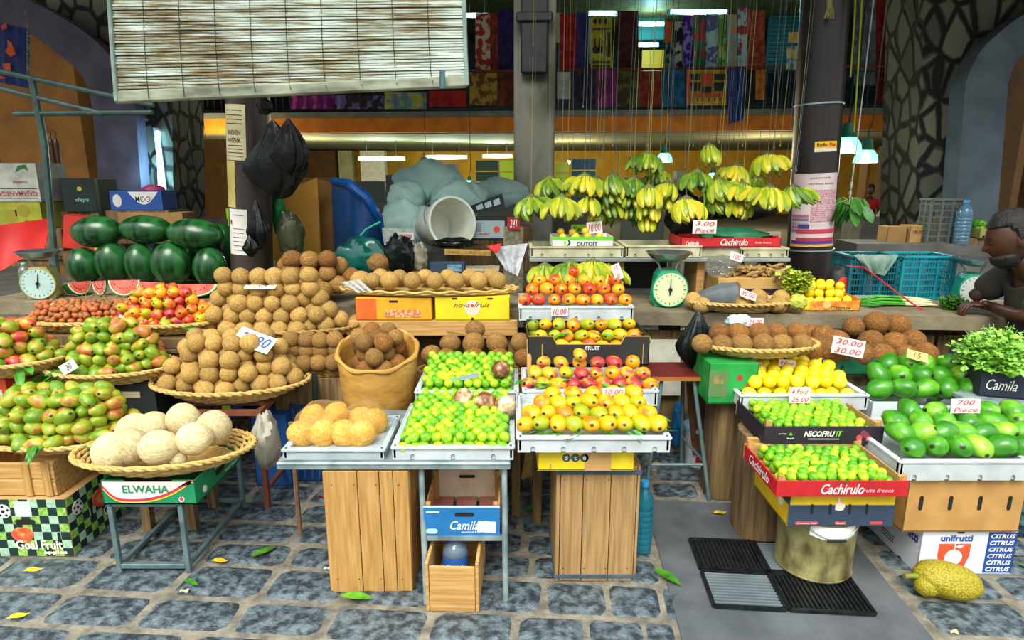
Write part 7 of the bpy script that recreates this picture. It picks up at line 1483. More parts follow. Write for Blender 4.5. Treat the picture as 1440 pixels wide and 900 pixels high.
m = MB(); m.tube([tf(k/16, 0)+Vector((0, -.005, 0)) for k in range(17)], [.02+.02*math.sin(PI*k/16) for k in range(17)], 8); m.build('rolled_edge', mk('bright blue tarp', '1460b4', '0e4890', rough=.25), t)
t = E('green_hoop', 'translucent green plastic hoop against the blue tarp', 'hoop', at(515, 350, 4.55)); m = MB(); m.tube([at(x_, y_, 4.55)-t.location for x_, y_ in [(496, 372), (498, 350), (503, 336), (515, 322), (535, 312)]], .008, 8); m.build('tube', mk('green glassy plastic', '28b890', rough=.1), t)
lump('green_bag', at(508, 362, 4.5), (.19, .1, .14), 15, .25, mk('sea green film', '1a8070', '0c5850', scale=5, rough=.12, trans=.4), 'sea green translucent plastic bag at the foot of the blue tarp', 'bag', fold=.3)
lump('green_bag', at(392, 300, 4.6), (.05, .05, .17), 21, .2, mk('vivid green film', '149048', '0c6c38', rough=.3), 'vivid green plastic bag behind the black bag at left', 'bag', fold=.3)
lump('clear_bag', at(408, 330, 4.5), (.09, .06, .16), 22, .25, mk('murky film', '4c5c3c', '6a7050', scale=6, rough=.15, trans=.4), 'murky clear plastic bag hanging before the cardboard sheet', 'bag', fold=.5)
t = E('folded_sacks', 'stack of folded beige sacks behind the second tier coconuts', 'sacks', at(435, 372, 4.4)); t.location.z = .855
m = MB()
for k in range(9): m.box((rf.uniform(-.02, .02), 0, .014+k*.024), (.30-k*.012, .2, .022), Euler((0, rf.uniform(-.05, .05), rf.uniform(-.1, .1))), b=.009)
m.build('layers', mk('beige sackcloth', 'a89458', '8a763e', scale=9), t); t.location.y = 4.3; t.location.x = at(435, 372, 4.3).x
SK = mk('blue grey sack cloth', 'b4d6ce', '8ab4ac', scale=3, rough=.6)
SKS = [(603, 262, 5.6, (.30, .2, .22), 1, 'big pale blue grey sack behind the white bucket'), (573, 282, 5.4, (.16, .15, .17), 2, 'rounded blue grey sack left of the big one'), (640, 285, 5.35, (.20, .15, .20), 3, 'blue grey sack just behind the bucket rim'), (566, 318, 5.2, (.20, .15, .20), 4, 'lower green grey sack beside the blue tarp'), (606, 322, 5.1, (.16, .13, .18), 5, 'lower green grey sack left of the bucket'), (664, 280, 5.5, (.13, .12, .14), 6, 'small blue grey sack above the dark carton'), (702, 272, 5.9, (.24, .16, .14), 7, 'flat grey sack next to the square column')]
for x_, y_, Y_, rd, sd_, lb in SKS: lump('filled_sack', at(x_, y_, Y_), rd, sd_, .22, SK, lb, 'sack', fold=.15, fr=1.6, seg=40, rings=28)
m = MB(); m.box((0, 0, .20), (.75, .35, .40), b=.01); T(m.build('packing_crate', WOODD, None, (at(690, 300, 5.8).x, 5.66, .782), smooth=False), 'dark packing crate under the flat grey sack by the square column', 'crate')
t = E('paint_bucket', 'white plastic bucket lying on its side, open mouth to the right', 'bucket', at(622, 316, 4.75))
m = MB(); m.lathe([(0, 0), (.125, 0), (.13, .01), (.16, .31), (.17, .315), (.17, .335), (.155, .335), (.12, .02), (0, .02)], (0, 0, -.17), 44); m.build('shell', mk('dirty white plastic', 'f0f2e8', 'd0d4c0', scale=5, rough=.4), t)
m = MB(); m.tube([(.17*math.cos(a_), .17*math.sin(a_), .12-.10*math.sin(a_)*1.2 if a_ > 0 else .12) for a_ in [PI*k/16 for k in range(17)]], .003, 6); m.build('wire_handle', STEEL, t)
m = MB(); aa = [-PI/2-.5+k/16*1.0 for k in range(17)]; m.add([(.147*math.cos(a_), .147*math.sin(a_), -.07) for a_ in aa]+[(.159*math.cos(a_), .159*math.sin(a_), .05) for a_ in aa], [(k, k+1, 18+k, 17+k) for k in range(16)]); m.build('paper_label', mk('grey label', '8a9ca0', 'c0c8c8', scale=40), t)
t.rotation_euler = Vector((.50, -.84, .16)).to_track_quat('Z', 'Y').to_euler(); t.scale = (1.12, 1.12, 1.12)
o = carton(659, 712, 338, 4.75, .165, .22, 'dark fruit carton with white label and orange circle right of the bucket', mk('dark teal carton', '182a30', '12201f'), closed=True); cpatch(o, rect(.26, .13), 0, 0, mk('label blue grey', 'a4b8bc')); cpatch(o, circ(.025), .07, 0, UO, th=.002); ctext(o, 'Bangor', -.02, -.035, .08, .022, RED, off=.003, bold=.02); 
for k in range(5): cpatch(o, rect(.07, .005), -.08, .04-k*.013, mk('grey ink', '6a5c60'), th=.002)
o = qs('carton_flap', 'raised dark carton flap with clear windows above the orange circle label', 'carton flap', [(660, 290), (706, 272), (712, 296), (662, 300)], 4.86, mk('dark teal carton', '182a30'), amp=.001, th=.006); 
for k in range(3): pm(o, [(669+k*12, 290-k*4), (678+k*12, 286-k*4), (680+k*12, 293-k*3), (671+k*12, 296-k*3)], mk('label blue grey', 'a4b8bc'), 4.852)
lump('black_bag', at(562, 360, 4.05), (.09, .07, .13), 31, .3, PLBLACK, 'crumpled black plastic bag standing behind the coconut mat', 'bag', fold=.6)
lump('black_bag', at(638, 342, 4.25), (.14, .07, .035), 33, .3, PLBLACK, 'flat black plastic bag in front of the bucket mouth', 'bag', fold=.6)
lump('paper_bag', at(590, 362, 4.1), (.05, .04, .09), 35, .3, mk('pale crumpled paper', '9a9a84', '6c6a58', scale=12), 'crumpled pale paper bag beside the black bag', 'bag', fold=.6)
o = carton(604, 654, 386, 3.95, .065, .08, 'small dark blue radio box behind the coconut mat', mk('dark radio blue', '1c3448'), z=.855, closed=True); o.location.z = zat(384, 3.95); cpatch(o, rect(.09, .045), .045, 0, mk('radio dial', '6c98a8', '3c6478', scale=40))
o2 = carton(626, 702, 386, 4.15, .15, .2, 'pale printed carton behind the radio box', mk('pale grid carton', 'b8b49a', '96947c', scale=40), z=.855, closed=True); o2.location.z = .853
m = MB(); m.box((0, 0, 0), (.5, .12, o.location.z-.852-.002)); T(m.build('wooden_block', WOODD, None, (o.location.x+.02, 3.98, .852+(o.location.z-.852)/2), smooth=False), 'dark wooden block under the small radio box', 'block')
qs('woven_tray', 'flat woven tray lying behind the bags at middle left', 'tray', [(625, 350), (690, 352), (690, 360), (625, 358)], 4.15, WICKD, amp=.004, th=.01)
qs('newspaper', 'white and red newspaper sheet hanging at the right end of the coconut mat', 'newspaper', [(690, 348), (742, 342), (728, 388), (712, 380)], 3.9, mk('newsprint 2', 'c8ccd0', 'a8acb0', scale=40), amp=.015, th=.002)
qs('newspaper', 'small bright red printed paper at the edge of the newspaper', 'paper', [(684, 346), (706, 342), (700, 356), (696, 356)], 3.86, mk('red print', 'c82c24'), amp=.003, th=.002)
qs('newspaper', 'pale newspaper with red headline in front of the green grey sacks', 'newspaper', [(537, 320), (583, 322), (585, 345), (540, 345)], 4.6, mk('newsprint 3', 'b8c0b8', '94a098', scale=50), amp=.01, th=.002)
o = card(570, 332, 4.55, .12, .05, ['RAVENI'], 'strip of newspaper headline in red letters', tilt=0)
lump('shaggy_coconut', at(532, 370, 4.0), (.07, .07, .06), 3, .15, C_BRN, 'single dark shaggy coconut beside the black bag on the counter', 'coconut')
# left of square column: small red 241 sign, plaster post
o = card(722, 314, 4.35, .085, .085, ['241'], 'small dark red sign with number 241 left of the bananas', tilt=0, ink=PAPER, mat=mk('dark red sign', '9c1c1c'))
m = MB(); m.box((0, 0, -.37), (.14, .1, 1.26), b=.006); q = at(722, 345, 4.42); T(m.build('concrete_post', mk('speckled render', '8a8668', '5e5a44', scale=30), None, (q.x, 4.42, zat(345, 4.42)-.13+.0)), 'short speckled concrete post below the 241 sign', 'post')
o = card(1088, 338, 4.2, .09, .12, ['248'], 'cream card with red 248 block by the column', tilt=0, ink=RED, mat=mk('cream sign', 'd8ccb0'))
# ================================================================== WATERMELONS & left rear
WM, tt, bb = nodes('dark watermelon rind'); N = tt.nodes.new; L = tt.links.new; bb.inputs['Roughness'].default_value = .25
tc = N('ShaderNodeTexCoord'); oi = N('ShaderNodeObjectInfo'); mp = N('ShaderNodeMapping'); mp.inputs['Scale'].default_value = (9, 9, 1.5); L(tc.outputs['Object'], mp.inputs[0]); nz = N('ShaderNodeTexNoise'); nz.inputs['Scale'].default_value = 1.6; nz.inputs['Detail'].default_value = 4; L(mp.outputs[0], nz.inputs[0])
r = N('ShaderNodeValToRGB'); r.color_ramp.elements[0].position = .35; r.color_ramp.elements[0].color = hexc('06260f'); r.color_ramp.elements[1].position = .7; r.color_ramp.elements[1].color = hexc('286c32'); L(nz.outputs['Fac'], r.inputs[0]); L(r.outputs[0], bb.inputs['Base Color'])
WMS = [(136, 326, 4.45, .160, .105, 0, 'top left whole watermelon lying on the stack, yellowish belly'), (206, 323, 4.45, .165, .095, 0, 'top middle whole watermelon lying on the stack'), (275, 329, 4.38, .175, .100, 0, 'top right light green watermelon with yellow streak, largest of the top row'), (118, 370, 4.45, .10, .125, 1, 'leftmost dark watermelon in the lower row, half hidden'), (158, 365, 4.45, .10, .145, 1, 'second watermelon from left in the lower row'), (198, 366, 4.42, .095, .14, 1, 'third watermelon from left in the lower row'), (240, 366, 4.38, .125, .145, 1, 'broad watermelon in the middle of the lower row'), (295, 374, 4.35, .10, .13, 1, 'upright bright green watermelon at right of the lower row'), (313, 350, 4.65, .09, .2, 1, 'darkest watermelon behind at the right end near the column'), (272, 372, 4.6, .08, .13, 1, 'shaded watermelon in the gap behind the lower row')]
for x_, y_, Y_, a_, b_, up, lb in WMS:
    m = MB(); a_ *= 1.12; b_ *= 1.06; m.blob((0, 0, 0), (a_, .115, b_) if up else (a_, .115, b_), 36, 24, noisefn(.004, 1.5, x_)); mm = m.mesh('watermelon', WM)
    if not up:
        mm.transform(Matrix.Rotation(PI/2, 4, 'Y')@Matrix.Diagonal((b_/a_, 1, a_/b_, 1))) if 0 else None
    o = bpy.data.objects.new('watermelon', mm); COL.objects.link(o); p_ = at(x_, y_, Y_); 
    if up: p_.z = .856+b_
    o.location = p_; o.rotation_euler = (0, rf.uniform(-.08, .08), 0); T(o, lb, 'watermelon')
FL = mk('watermelon flesh', 'd8483c', 'e06a58', scale=14, rough=.35); RN = mk('pale rind', 'c8d8a8'); 
def slice_(px, py, Y, w, h, label, rz=0, tilt=-.25):
    t = E('watermelon_slice', label, 'watermelon slice', at(px, py, Y), rz); t.location.z = .854; d = .05
    def seg(s, y0, y1, nm, mat):
        m = MB(); pts = [(-w/2*s, h*.96*(1 if s == 1 else .98)), (w/2*s, h*(1.0-.25))] ; poly = [(w/2*s*math.cos(PI+PI*k/16), h*.95+h*.93*s*math.sin(PI+PI*k/16)) for k in range(17)]; m.prism(poly, y0, y1); return m.build(nm, mat, t, smooth=False)
    seg(1, -.02, d, 'rind', mk('green rind', '1c5c30', rough=.3)); seg(.95, -.022, -.0205, 'pale_rind', RN); seg(.86, -.0245, -.0225, 'flesh', FL)
    m = MB()
    for k in range(9): m.blob((w*.3*math.cos(PI+PI*(k+.5)/9), -.0255, h*.95+h*.5*math.sin(PI+PI*(k+.5)/9)), (.003, .002, .005), 6, 5)
    m.build('seeds', BLACK, t); t.rotation_euler = (tilt, 0, rz)
slice_(268, 408, 3.92, .36, .09, 'largest long cut watermelon slice in front of the whole ones', .0); slice_(212, 408, 3.94, .18, .10, 'middle triangular watermelon slice with flesh showing', -.2); slice_(175, 404, 3.96, .2, .11, 'watermelon slice in front of the third melon', .1); slice_(140, 406, 3.98, .08, .10, 'narrow watermelon slice with dark rind, second from left', .5); slice_(113, 408, 4.0, .14, .09, 'leftmost watermelon slice near the scale, flesh turned away', 1.0)
bottle((at(38, 370, 4.15).x, 4.12, .853), .20, .038, 'clear spray bottle with mint trigger behind the left scale', water='a0b4ac', cap='58b89c', name='spray_bottle')
# left rear cartons
stl = stand(-90, 152, 5.0, 5.6, .98, 'tall dark side table holding the left rear cartons')
zs2 = .982
qs('red_cloth', 'bright red awning cloth draped at the left below the yellow carton', 'cloth', [(-40, 322), (76, 306), (60, 350), (-40, 400)], [4.5, 4.9, 4.6, 4.3], mk('bright red cloth', 'c81c14', 'a81410', scale=3), amp=.02, fr=2)
o = carton(-30, 62, 322, 5.05, .21, .35, 'yellow green fruit carton at left under the white upside-down carton', mk('pear yellow print', 'a8a828', '8a9020', scale=6, lo=.4, hi=.6), closed=True); z1_ = o.location.z; cpatch(o, circ(.05), .02, .0, mk('pear ring print', '8c8420')); cpatch(o, circ(.05), .12, .04, mk('pear ring print', '8c8420')); ctext(o, 'Flow', .17, -.06, .12, .04, BLACK, shear=.3); cpatch(o, slot(.012, .05), .06, .02, DARK, th=.002)
dz = z1_-.984
m = MB(); m.box((0, 0, dz/2), (1.0, .5, dz-.002)); T(m.build('wooden_box', WOODD, None, (at(30, 300, 5.3).x, 5.28, .984), smooth=False), 'dark wooden box under the yellow green carton', 'box')
o = carton(-30, 56, 268, 5.06, .30, .33, 'white carton with upside-down red lettering on top at upper left', mk('grey white carton', 'b8bcb0', '9a9e92'), closed=True, z=z1_+.212); ctext(o, 'GAJAMANSGAT', .05, -.08, .34, .045, mk('dull red ink', 'a02828'), bold=.02, flip=True); cpatch(o, [(-.05, -.02), (.02, .01), (.06, -.01), (.04, .04), (-.02, .03)], .12, .10, mk('dark green ink', '1c4c2c')); ctext(o, 'rosales', .1, -.0, .12, .025, mk('dull red ink', 'a02828'), flip=True); cpatch(o, rect(.4, .006), .02, -.045, BLACK); cpatch(o, rect(.4, .006), .02, -.12, BLACK)
o = carton(70, 112, 298, 5.2, .27, .35, 'dark green carton with small bee print left of the MOOI box', mk('dark bottle green', '0c2c24', '0a221c'), closed=True, rz=.2); ctext(o, 'days', .02, -.04, .1, .04, mk('pale teal ink', '8cc0b0'), shear=.2); cpatch(o, circ(.018), .01, .05, mk('bee yellow', 'c8b030')); z3 = o.location.z
o.location.x += .1
o_ = carton(112, 138, 298, 5.25, .26, .3, 'dark green carton right half with lime leaf print', mk('dark bottle green', '0c2c24'), closed=True); cpatch(o_, [(-.04, 0), (0, .02), (.05, 0), (0, -.015)], 0, .03, mk('lime leaf print', '6a9a20'))
o_.location.z = z3
m = MB(); m.box((0, 0, (z3-.984)/2), (.62, .45, z3-.986)); T(m.build('wooden_box', WOODD, None, (at(108, 300, 5.45).x+.02, 5.46, .984), smooth=False), 'dark wooden box under the dark green cartons', 'box')
bz = stand(160, 330, 5.02, 5.6, 1.16, 'dark rear table holding the MOOI box and brown cartons')
o = carton(86, 138, 350, 4.62, .24, .18, 'red carton with yellow stripes leaning left of the watermelons', mk('hot red carton', 'c82c18', 'b02414'), closed=True); o.rotation_euler = (0, .18, .25); w_, d_, h_ = W[o.name]; cpatch(o, rect(.03, .22), w_/2-.05, 0, YLW); cpatch(o, rect(.05, .05), w_/2-.03, .03, PAPER, th=.002)
o.location.z = zat(352, 4.62)
m = MB(); q = o.location.z-.855-.01; m.box((0, 0, q/2), (.3, .2, q)); T(m.build('wooden_block', WOODD, None, (o.location.x, 4.74, .853), smooth=False), 'dark block under the leaning red carton', 'block')
o = carton(146, 222, 298, 4.95, .155, .22, 'white and blue open box lettered MOOI above the watermelons', mk('royal blue print', '1c4c98'), t=.006, z=1.285); cpatch(o, [(-.12+.24*k/16, .07-.10*math.sin(PI*k/16)) for k in range(17)], .06, 0, PAPER); ctext(o, 'MOOI', .06, .012, .13, .045, BLACK, bold=.01); cpatch(o, circ(.035, .05), -.15, 0, PAPER)
zz = .0
o.location.z = zat(297, 4.95); zz = o.location.z
m = MB(); m.box((0, 0, (zz-1.162)/2), (.5, .3, zz-1.164)); T(m.build('wooden_block', WOODD, None, (o.location.x+.0, 5.18, 1.162), smooth=False), 'dark block raising the MOOI box', 'block'); o.location.y = 5.15
lump('pink_bag', (o.location.x+.10, 5.12, zz+.16), (.09, .06, .04), 3, .2, mk('pink plastic', 'c04a78', 'a03860'), 'pink plastic bag lying in the MOOI box', 'bag', fold=.3)
o = carton(170, 262, 345, 5.0, .17, .2, 'plain brown carton in shadow behind the top watermelons', CARDIN, closed=True, z=1.162)
for x0, x1, lb in ((262, 300, 'dark plastic tub with dark fruit right of the brown carton'),): o = carton(x0, x1+20, 315, 5.05, .12, .2, lb, mk('dark maroon tub', '2c1418', '3c1c20'), z=1.162)
o = carton(308, 326, 330, 4.9, .2, .05, 'bright lime green folder standing beside the left column', mk('bright lime card', '8cc81c'), z=1.162); o.location.y = 5.08
q = at(347, 0, 5); 
lump('hanging_purse', at(260, 240, 7.2), (.09, .05, .1), 4, .1, mk('maroon fabric', '5c1c2c', '7a6a20', scale=4), 'maroon and yellow bag hanging on the ochre wall', 'bag')
t = bpy.context.scene.objects['hanging_purse']; m = MB(); m.tube([(0, 0, .09), (0, 0, .6)], .006, 5); m.build('strap', BLACK, t)
# ================================================================== FLOOR ODDS: stool, pails, leaves
t = E('folding_stool', 'small folding stool with dark red seat and grey legs', 'stool', (at(940, 690, 3.05).x, 3.1, 0)); zt = zat(530, 3.0)
m = MB(); m.box((-.01, 0, zt), (.27, .26, .016), b=.004); m.build('seat', mk('dark red seat', '6c1a14', '58140f'), t, smooth=False)
m = MB(); 
for a_ in (-1, 1): m.box((0-.01, a_*.128, zt-.002), (.272, .008, .02)); m.box((a_*.133-.01, 0, zt-.002), (.008, .26, .02))
m.build('seat_edge', mk('orange wood edge', 'a0602c'), t, smooth=False)
for a_, b_ in [((-.08, -.1), (-.16, -.2)), ((.08, -.1), (.17, -.2)), ((-.08, .1), (-.10, .15)), ((.08, .1), (.12, .15)), ((.0, -.1), (.05, .05))][:4]: m = MB(); m.tube([(a_[0], a_[1], zt-.01), (b_[0], b_[1], .0)], .010, 8); m.build('leg', GREYM, t)
m = MB(); m.tube([(-.132, -.165, .18), (.138, -.165, .18)], .008, 6); m.tube([(.108, .13, .2), (.138, -.165, .2)], .008, 6); m.build('crossbar', GREYM, t)
p_ = atz(990, 664, 0); t = E('white_pail', 'white plastic pail with blue lid and printed label under the green carton', 'bucket', (p_.x, p_.y+.12, 0)); 
m = MB(); m.lathe([(0, 0), (.075, 0), (.09, .21), (.094, .215), (.094, .225)], seg=32); m.build('body', mk('white plastic', 'd0d8dc', rough=.4), t); m = MB(); m.lathe([(.095, .212), (.098, .22), (.096, .235), (0, .238)], seg=32); m.build('lid', mk('pale blue lid', '8cb8d8', rough=.4), t)
lettering(t, 'AQUA', (0, -.088, .11), .08, .03, mk('label blue', '2050a0'), bold=.03); patch(t, rect(.08, .03), (0, -.084, .06), RED, name='printed_panel', th=.002)
lump('blue_bag', (p_.x-.09, p_.y+.25, .18), (.04, .05, .14), 6, .2, mk('azure plastic', '1c80c0', '1464a0', rough=.3), 'azure plastic bag hanging behind the white pail', 'bag', fold=.4, flat=.99)
o = qs('white_board', 'white painted board with two rivets behind the red stool', 'board', [(908, 478), (957, 478), (957, 556), (912, 556)], 3.55, mk('off white board', 'c8c8b8', 'b4b4a4'), amp=.001, th=.015)
o = qs('wooden_board', 'brown wooden board leaning left of the stump', 'board', [(962, 500), (992, 500), (1000, 640), (975, 640)], 3.25, mk('brown board', '6b4a26', '573a1c', scale=4), amp=.001, th=.02)
t = E('broom', 'worn straw broom end hanging behind the banded crate', 'broom', at(745, 640, 2.75)); m = MB()
for k in range(14): x_ = (k-7)*.003; m.tube([(x_*.6, 0, .12), (x_, 0, .0), (x_*1.8, 0, -.12+rf.uniform(-.01, .01))], .003, 5)
m.build('bristles', mk('straw', 'b89a50', '8a7038', scale=20), t); m = MB(); m.tube([(0, 0, .1), (0, .25, .5)], .012, 8); m.build('handle', WOOD, t)
LEAFB = [(355, 790, .9, 1.6, 'green leaf on the cobbles right of the metal stand'), (480, 846, .0, 1.7, 'long pale green leaf on the cobbles before the tall crate'), (920, 808, -.8, 1.7, 'bright green leaf on the cement beside the blue bottle'), (735, 722, .1, 1.6, 'green leaf on dark cobbles left of the banded crate'), (718, 724, 2.5, 1.6, 'darker green leaf beside the other left of the banded crate'), (1432, 800, -.6, 1.2, 'green leaf at the right edge past the unifrutti carton'), (260, 820, -.4, 1.0, 'small green leaf at the foot of the metal stand')]
for x_, y_, rz_, s_, lb in LEAFB: o = bpy.data.objects.new('fallen_leaf', LM[0]); COL.objects.link(o); q = atz(x_, y_, 0); o.location = (q.x, q.y, .024*s_/2+.006); o.rotation_euler = (0, 0, rz_); o.scale = (s_*.7, s_*.9, s_*.5); T(o, lb, 'leaf')
YM = MB()
def yf(u, v): return (.035*(u-.5)*2, .016*(v-.5)*2*math.sin(PI*min(1, u+.05)), .004*math.sin(u*6))
YM.sheet(yf, 8, 4, .001, (0, 0, 1)); ym_ = YM.mesh('yellow_leaf', mk('yellow leaf', 'dcc028', 'b89a20', scale=20, rnd=.1))
for x_, y_, rz_, lb in [(48, 805, .3, 'yellow leaf on the cobbles below the checked carton'), (27, 870, .5, 'yellow leaf at the lower left corner'), (174, 793, .6, 'yellow leaf inside the metal stand frame'), (925, 655, .1, 'yellow scrap on the dark cobbles behind the bottle'), (1013, 724, .2, 'yellow scrap on the cobbles before the stumps'), (310, 792, .0, 'pale yellow scrap right of the metal stand')]:
    o = bpy.data.objects.new('yellow_leaf', ym_); COL.objects.link(o); q = atz(x_, y_, 0); o.location = (q.x, q.y, .014); o.rotation_euler = (0, 0, rz_); T(o, lb, 'leaf')
for x_, y_, c_, lb, nm in [(453, 701, 'b8381c', 'small orange red scrap on the cobbles under the table', 'red_scrap'), (462, 803, 'c8d0d4', 'small white paper scrap beside the tall crate', 'paper_scrap'), (260, 835, 'c8b890', 'beige scrap on the cobbles in front of the metal stand', 'paper_scrap'), (1340, 893, 'c8b890', 'beige torn scrap on the cobbles at the bottom right', 'paper_scrap')]:
    m = MB(); m.sheet(lambda u, v: (.03*(u-.5), .018*(v-.5), .004*math.sin(u*5+v*3)), 4, 3, .0012, (0, 0, 1)); q = atz(x_, y_, 0); T(m.build(nm, mk('scrap '+c_, c_), None, (q.x, q.y, .014)), lb, 'litter')
# ================================================================== PEOPLE
SKIN = mk('dark brown skin', '4c2c1c', '3a2014', scale=6, rough=.5); HAIR = mk('black hair', '0a0908', '141210', scale=40, rough=.7, bump=.6, bscale=90)
def skinned(name, V, E_, R_, mat, parent, sub=2, root=0):
    me = bpy.data.meshes.new(name); me.from_pydata([tuple(v) for v in V], E_, []); o = bpy.data.objects.new(name, me); COL.objects.link(o); o.parent = parent
    md = o.modifiers.new('skin', 'SKIN'); md.use_smooth_shade = True
    for i, r_ in enumerate(R_): d = me.skin_vertices[0].data[i]; d.radius = (r_ if isinstance(r_, tuple) else (r_, r_)); d.use_root = (i == root)
    o.modifiers.new('sub', 'SUBSURF').levels = sub; o.modifiers['sub'].render_levels = sub
    bpy.context.view_layer.update(); dg = bpy.context.evaluated_depsgraph_get(); m2 = bpy.data.meshes.new_from_object(o.evaluated_get(dg)); o.modifiers.clear(); o.data = m2
    m2.materials.clear(); m2.materials.append(mat)
    for p in m2.polygons: p.use_smooth = True; p.material_index = 0
    return o
def headmesh(mb, c, R, s=1.0):
    """head facing local -X: skull, brow, nose, lips, chin"""
    def f(p, n):
        q = p.copy(); fx = max(0, -n.x)
        if n.z < 0: q.y *= 1-.28*(-n.z)**1.2; q.x += .010*s*(-n.z)*(1 if n.x > 0 else 0)*-1.5
        if n.z < -.15 and n.x < 0: q.x *= 1.02
        ay = abs(n.y)
        q.x -= .020*s*math.exp(-((n.z+.18)/.17)**2-(n.y/.16)**2)*fx*1.3
        q.x -= .007*s*math.exp(-((n.z-.16)/.10)**2-(n.y/.55)**2)*fx
        q.x += .009*s*math.exp(-((n.z-.0)/.10)**2-((ay-.33)/.16)**2)*fx
        q.x -= .007*s*math.exp(-((n.z+.50)/.10)**2-(n.y/.30)**2)*fx
        q.x -= .010*s*math.exp(-((n.z+.80)/.16)**2-(n.y/.40)**2)
        return q
    mb.blob(c, (.096*s, .076*s, .118*s), 48, 36, f, R)
def person(name, label, loc, rz, shirt, seat=True, full=True):
    t = E(name, label, 'person', loc, rz); return t
# --- vendor at right: seated on a stool, turned to his right (towards -X), looking down at his hands
VX, VY = 2.86, 3.22
t = E('person', 'bearded man in grey shirt and jeans seated at the right edge, sorting herbs', 'person', (VX, VY, 0))
zc = .852
def rel(px, py, Y): return at(px, py, Y)-t.location
hip = Vector((0.05, .0, .62)); ch = Vector((-.02, .03, .88)); nk = Vector((-.19, .03, 1.15)); hd = Vector((-.285, .02, 1.285))
handL = rel(1395, 404, 3.52); handR = rel(1372, 428, 3.42)
shN = Vector((-.10, -.17, 1.05)); shF = Vector((-.10, .22, 1.07)); elN = Vector((-.26, -.12, .905)); elF = Vector((-.26, .26, .94))
V = [hip, Vector((.03, .0, .76)), ch, Vector((-.09, .03, 1.04)), nk, Vector((-.235, .025, 1.215)),
     shN, elN, handR+Vector((.07, .0, -.005)), handR+Vector((.02, 0, 0)), shF, elF, handL+Vector((.06, .02, .0)), handL+Vector((.01, 0, 0)),
     hip+Vector((0, -.10, -.01)), Vector((-.38, -.14, .70)), Vector((-.40, -.14, .36)), Vector((-.42, -.14, .06)), Vector((-.52, -.14, .035)),
     hip+Vector((0, .10, -.01)), Vector((-.36, .14, .66)), Vector((-.36, .14, .36)), Vector((-.36, .14, .06)), Vector((-.46, .14, .035))]
Ed = [(0, 1), (1, 2), (2, 3), (3, 4), (4, 5), (3, 6), (6, 7), (7, 8), (8, 9), (3, 10), (10, 11), (11, 12), (12, 13), (0, 14), (14, 15), (15, 16), (16, 17), (17, 18), (0, 19), (19, 20), (20, 21), (21, 22), (22, 23)]
Rr = [.12, .11, .11, .085, .050, .05, .048, .040, .027, (.032, .016), .048, .040, .027, (.032, .016), .085, .066, .05, .034, .035, .085, .066, .05, .034, .035]
body = skinned('body', V, Ed, Rr, SKIN, t)
m = MB(); headmesh(m, (0, 0, 0), None); me = m.mesh('head', SKIN)
he = bpy.data.objects.new('head', me); COL.objects.link(he); he.parent = t; he.location = hd; he.rotation_euler = (0, -.35, -.35); he.scale = (1.14, 1.14, 1.14); he.location.z += .015
def hchild(mb, nm, mat): o = mb.build(nm, mat, he); return o
m = MB()
def hf(p, n):
    q = p*(1+.05*noise.noise(n*6)); 
    if n.x < -.15 and n.z < .42: q *= .80
    if n.z < -.35: q *= .82
    return q
m.blob((.008, 0, .012), (.106, .086, .122), 40, 30, hf); hchild(m, 'hair', HAIR)
m = MB()
def bf(p, n):
    q = p*(1+.05*noise.noise(n*7))
    if n.z > .1: q *= max(.2, 1-1.5*(n.z-.1))
    return q
m.blob((-.040, 0, -.072), (.062, .060, .062), 28, 20, bf); hchild(m, 'beard', HAIR)
for sg in (-1, 1):
    m = MB(); m.blob((.012, sg*.076, -.012), (.018, .008, .030), 14, 10); hchild(m, 'ear', SKIN)
    m = MB(); m.blob((-.079, sg*.028, .004), (.006, .010, .0045), 12, 8); hchild(m, 'eye', mk('eye white', 'd8d0c4', rough=.2))
    m = MB(); m.blob((-.089, sg*.028, .002), (.004, .006, .006), 10, 8); hchild(m, 'iris', BLACK)
    m = MB(); m.tube([(-.090, sg*.012, .028), (-.093, sg*.03, .033), (-.082, sg*.048, .027)], [.003, .004, .002], 6); hchild(m, 'eyebrow', HAIR)
m = MB(); m.tube([(-.096, -.02, -.060), (-.103, 0, -.058), (-.096, .02, -.060)], [.003, .005, .003], 8); hchild(m, 'mouth', mk('lip brown', '6c3430'))
# clothes
SH = mk('grey brown shirt', '45443a', '35342c', scale=5, rough=.9, bump=.2, bscale=12); JN = mk('dark denim', '263442', '1a2430', scale=8, rough=.9, bump=.1)
idx = [0, 1, 2, 3, 6, 7, 10, 11]; mp_ = {a: i for i, a in enumerate(idx)}
V2 = [V[i].copy() for i in idx]+[V[3].lerp(V[4], .45)]; V2[5] = V[6].lerp(V[7], .97); V2[7] = V[10].lerp(V[11], .85)
skinned('shirt', V2, [(0, 1), (1, 2), (2, 3), (3, 4), (4, 5), (3, 6), (6, 7), (3, 8)], [.165, .16, .175, .165, .115, .080, .105, .072, .105], SH, t)
V3 = [V[i].copy() for i in (0, 14, 15, 16, 17, 19, 20, 21, 22)]
skinned('jeans', V3, [(0, 1), (1, 2), (2, 3), (3, 4), (0, 5), (5, 6), (6, 7), (7, 8)], [(.145, .16), .10, .082, .064, .05, .10, .082, .064, .05], JN, t)
for a_ in (17, 22):
    m = MB(); q = V[a_]; m.blob((q.x-.045, q.y, .04), (.125, .05, .045), 24, 14, lambda p, n: Vector((p.x, p.y, max(p.z, -.035)))); m.build('shoe', mk('black shoe', '18181a', rough=.5), t)
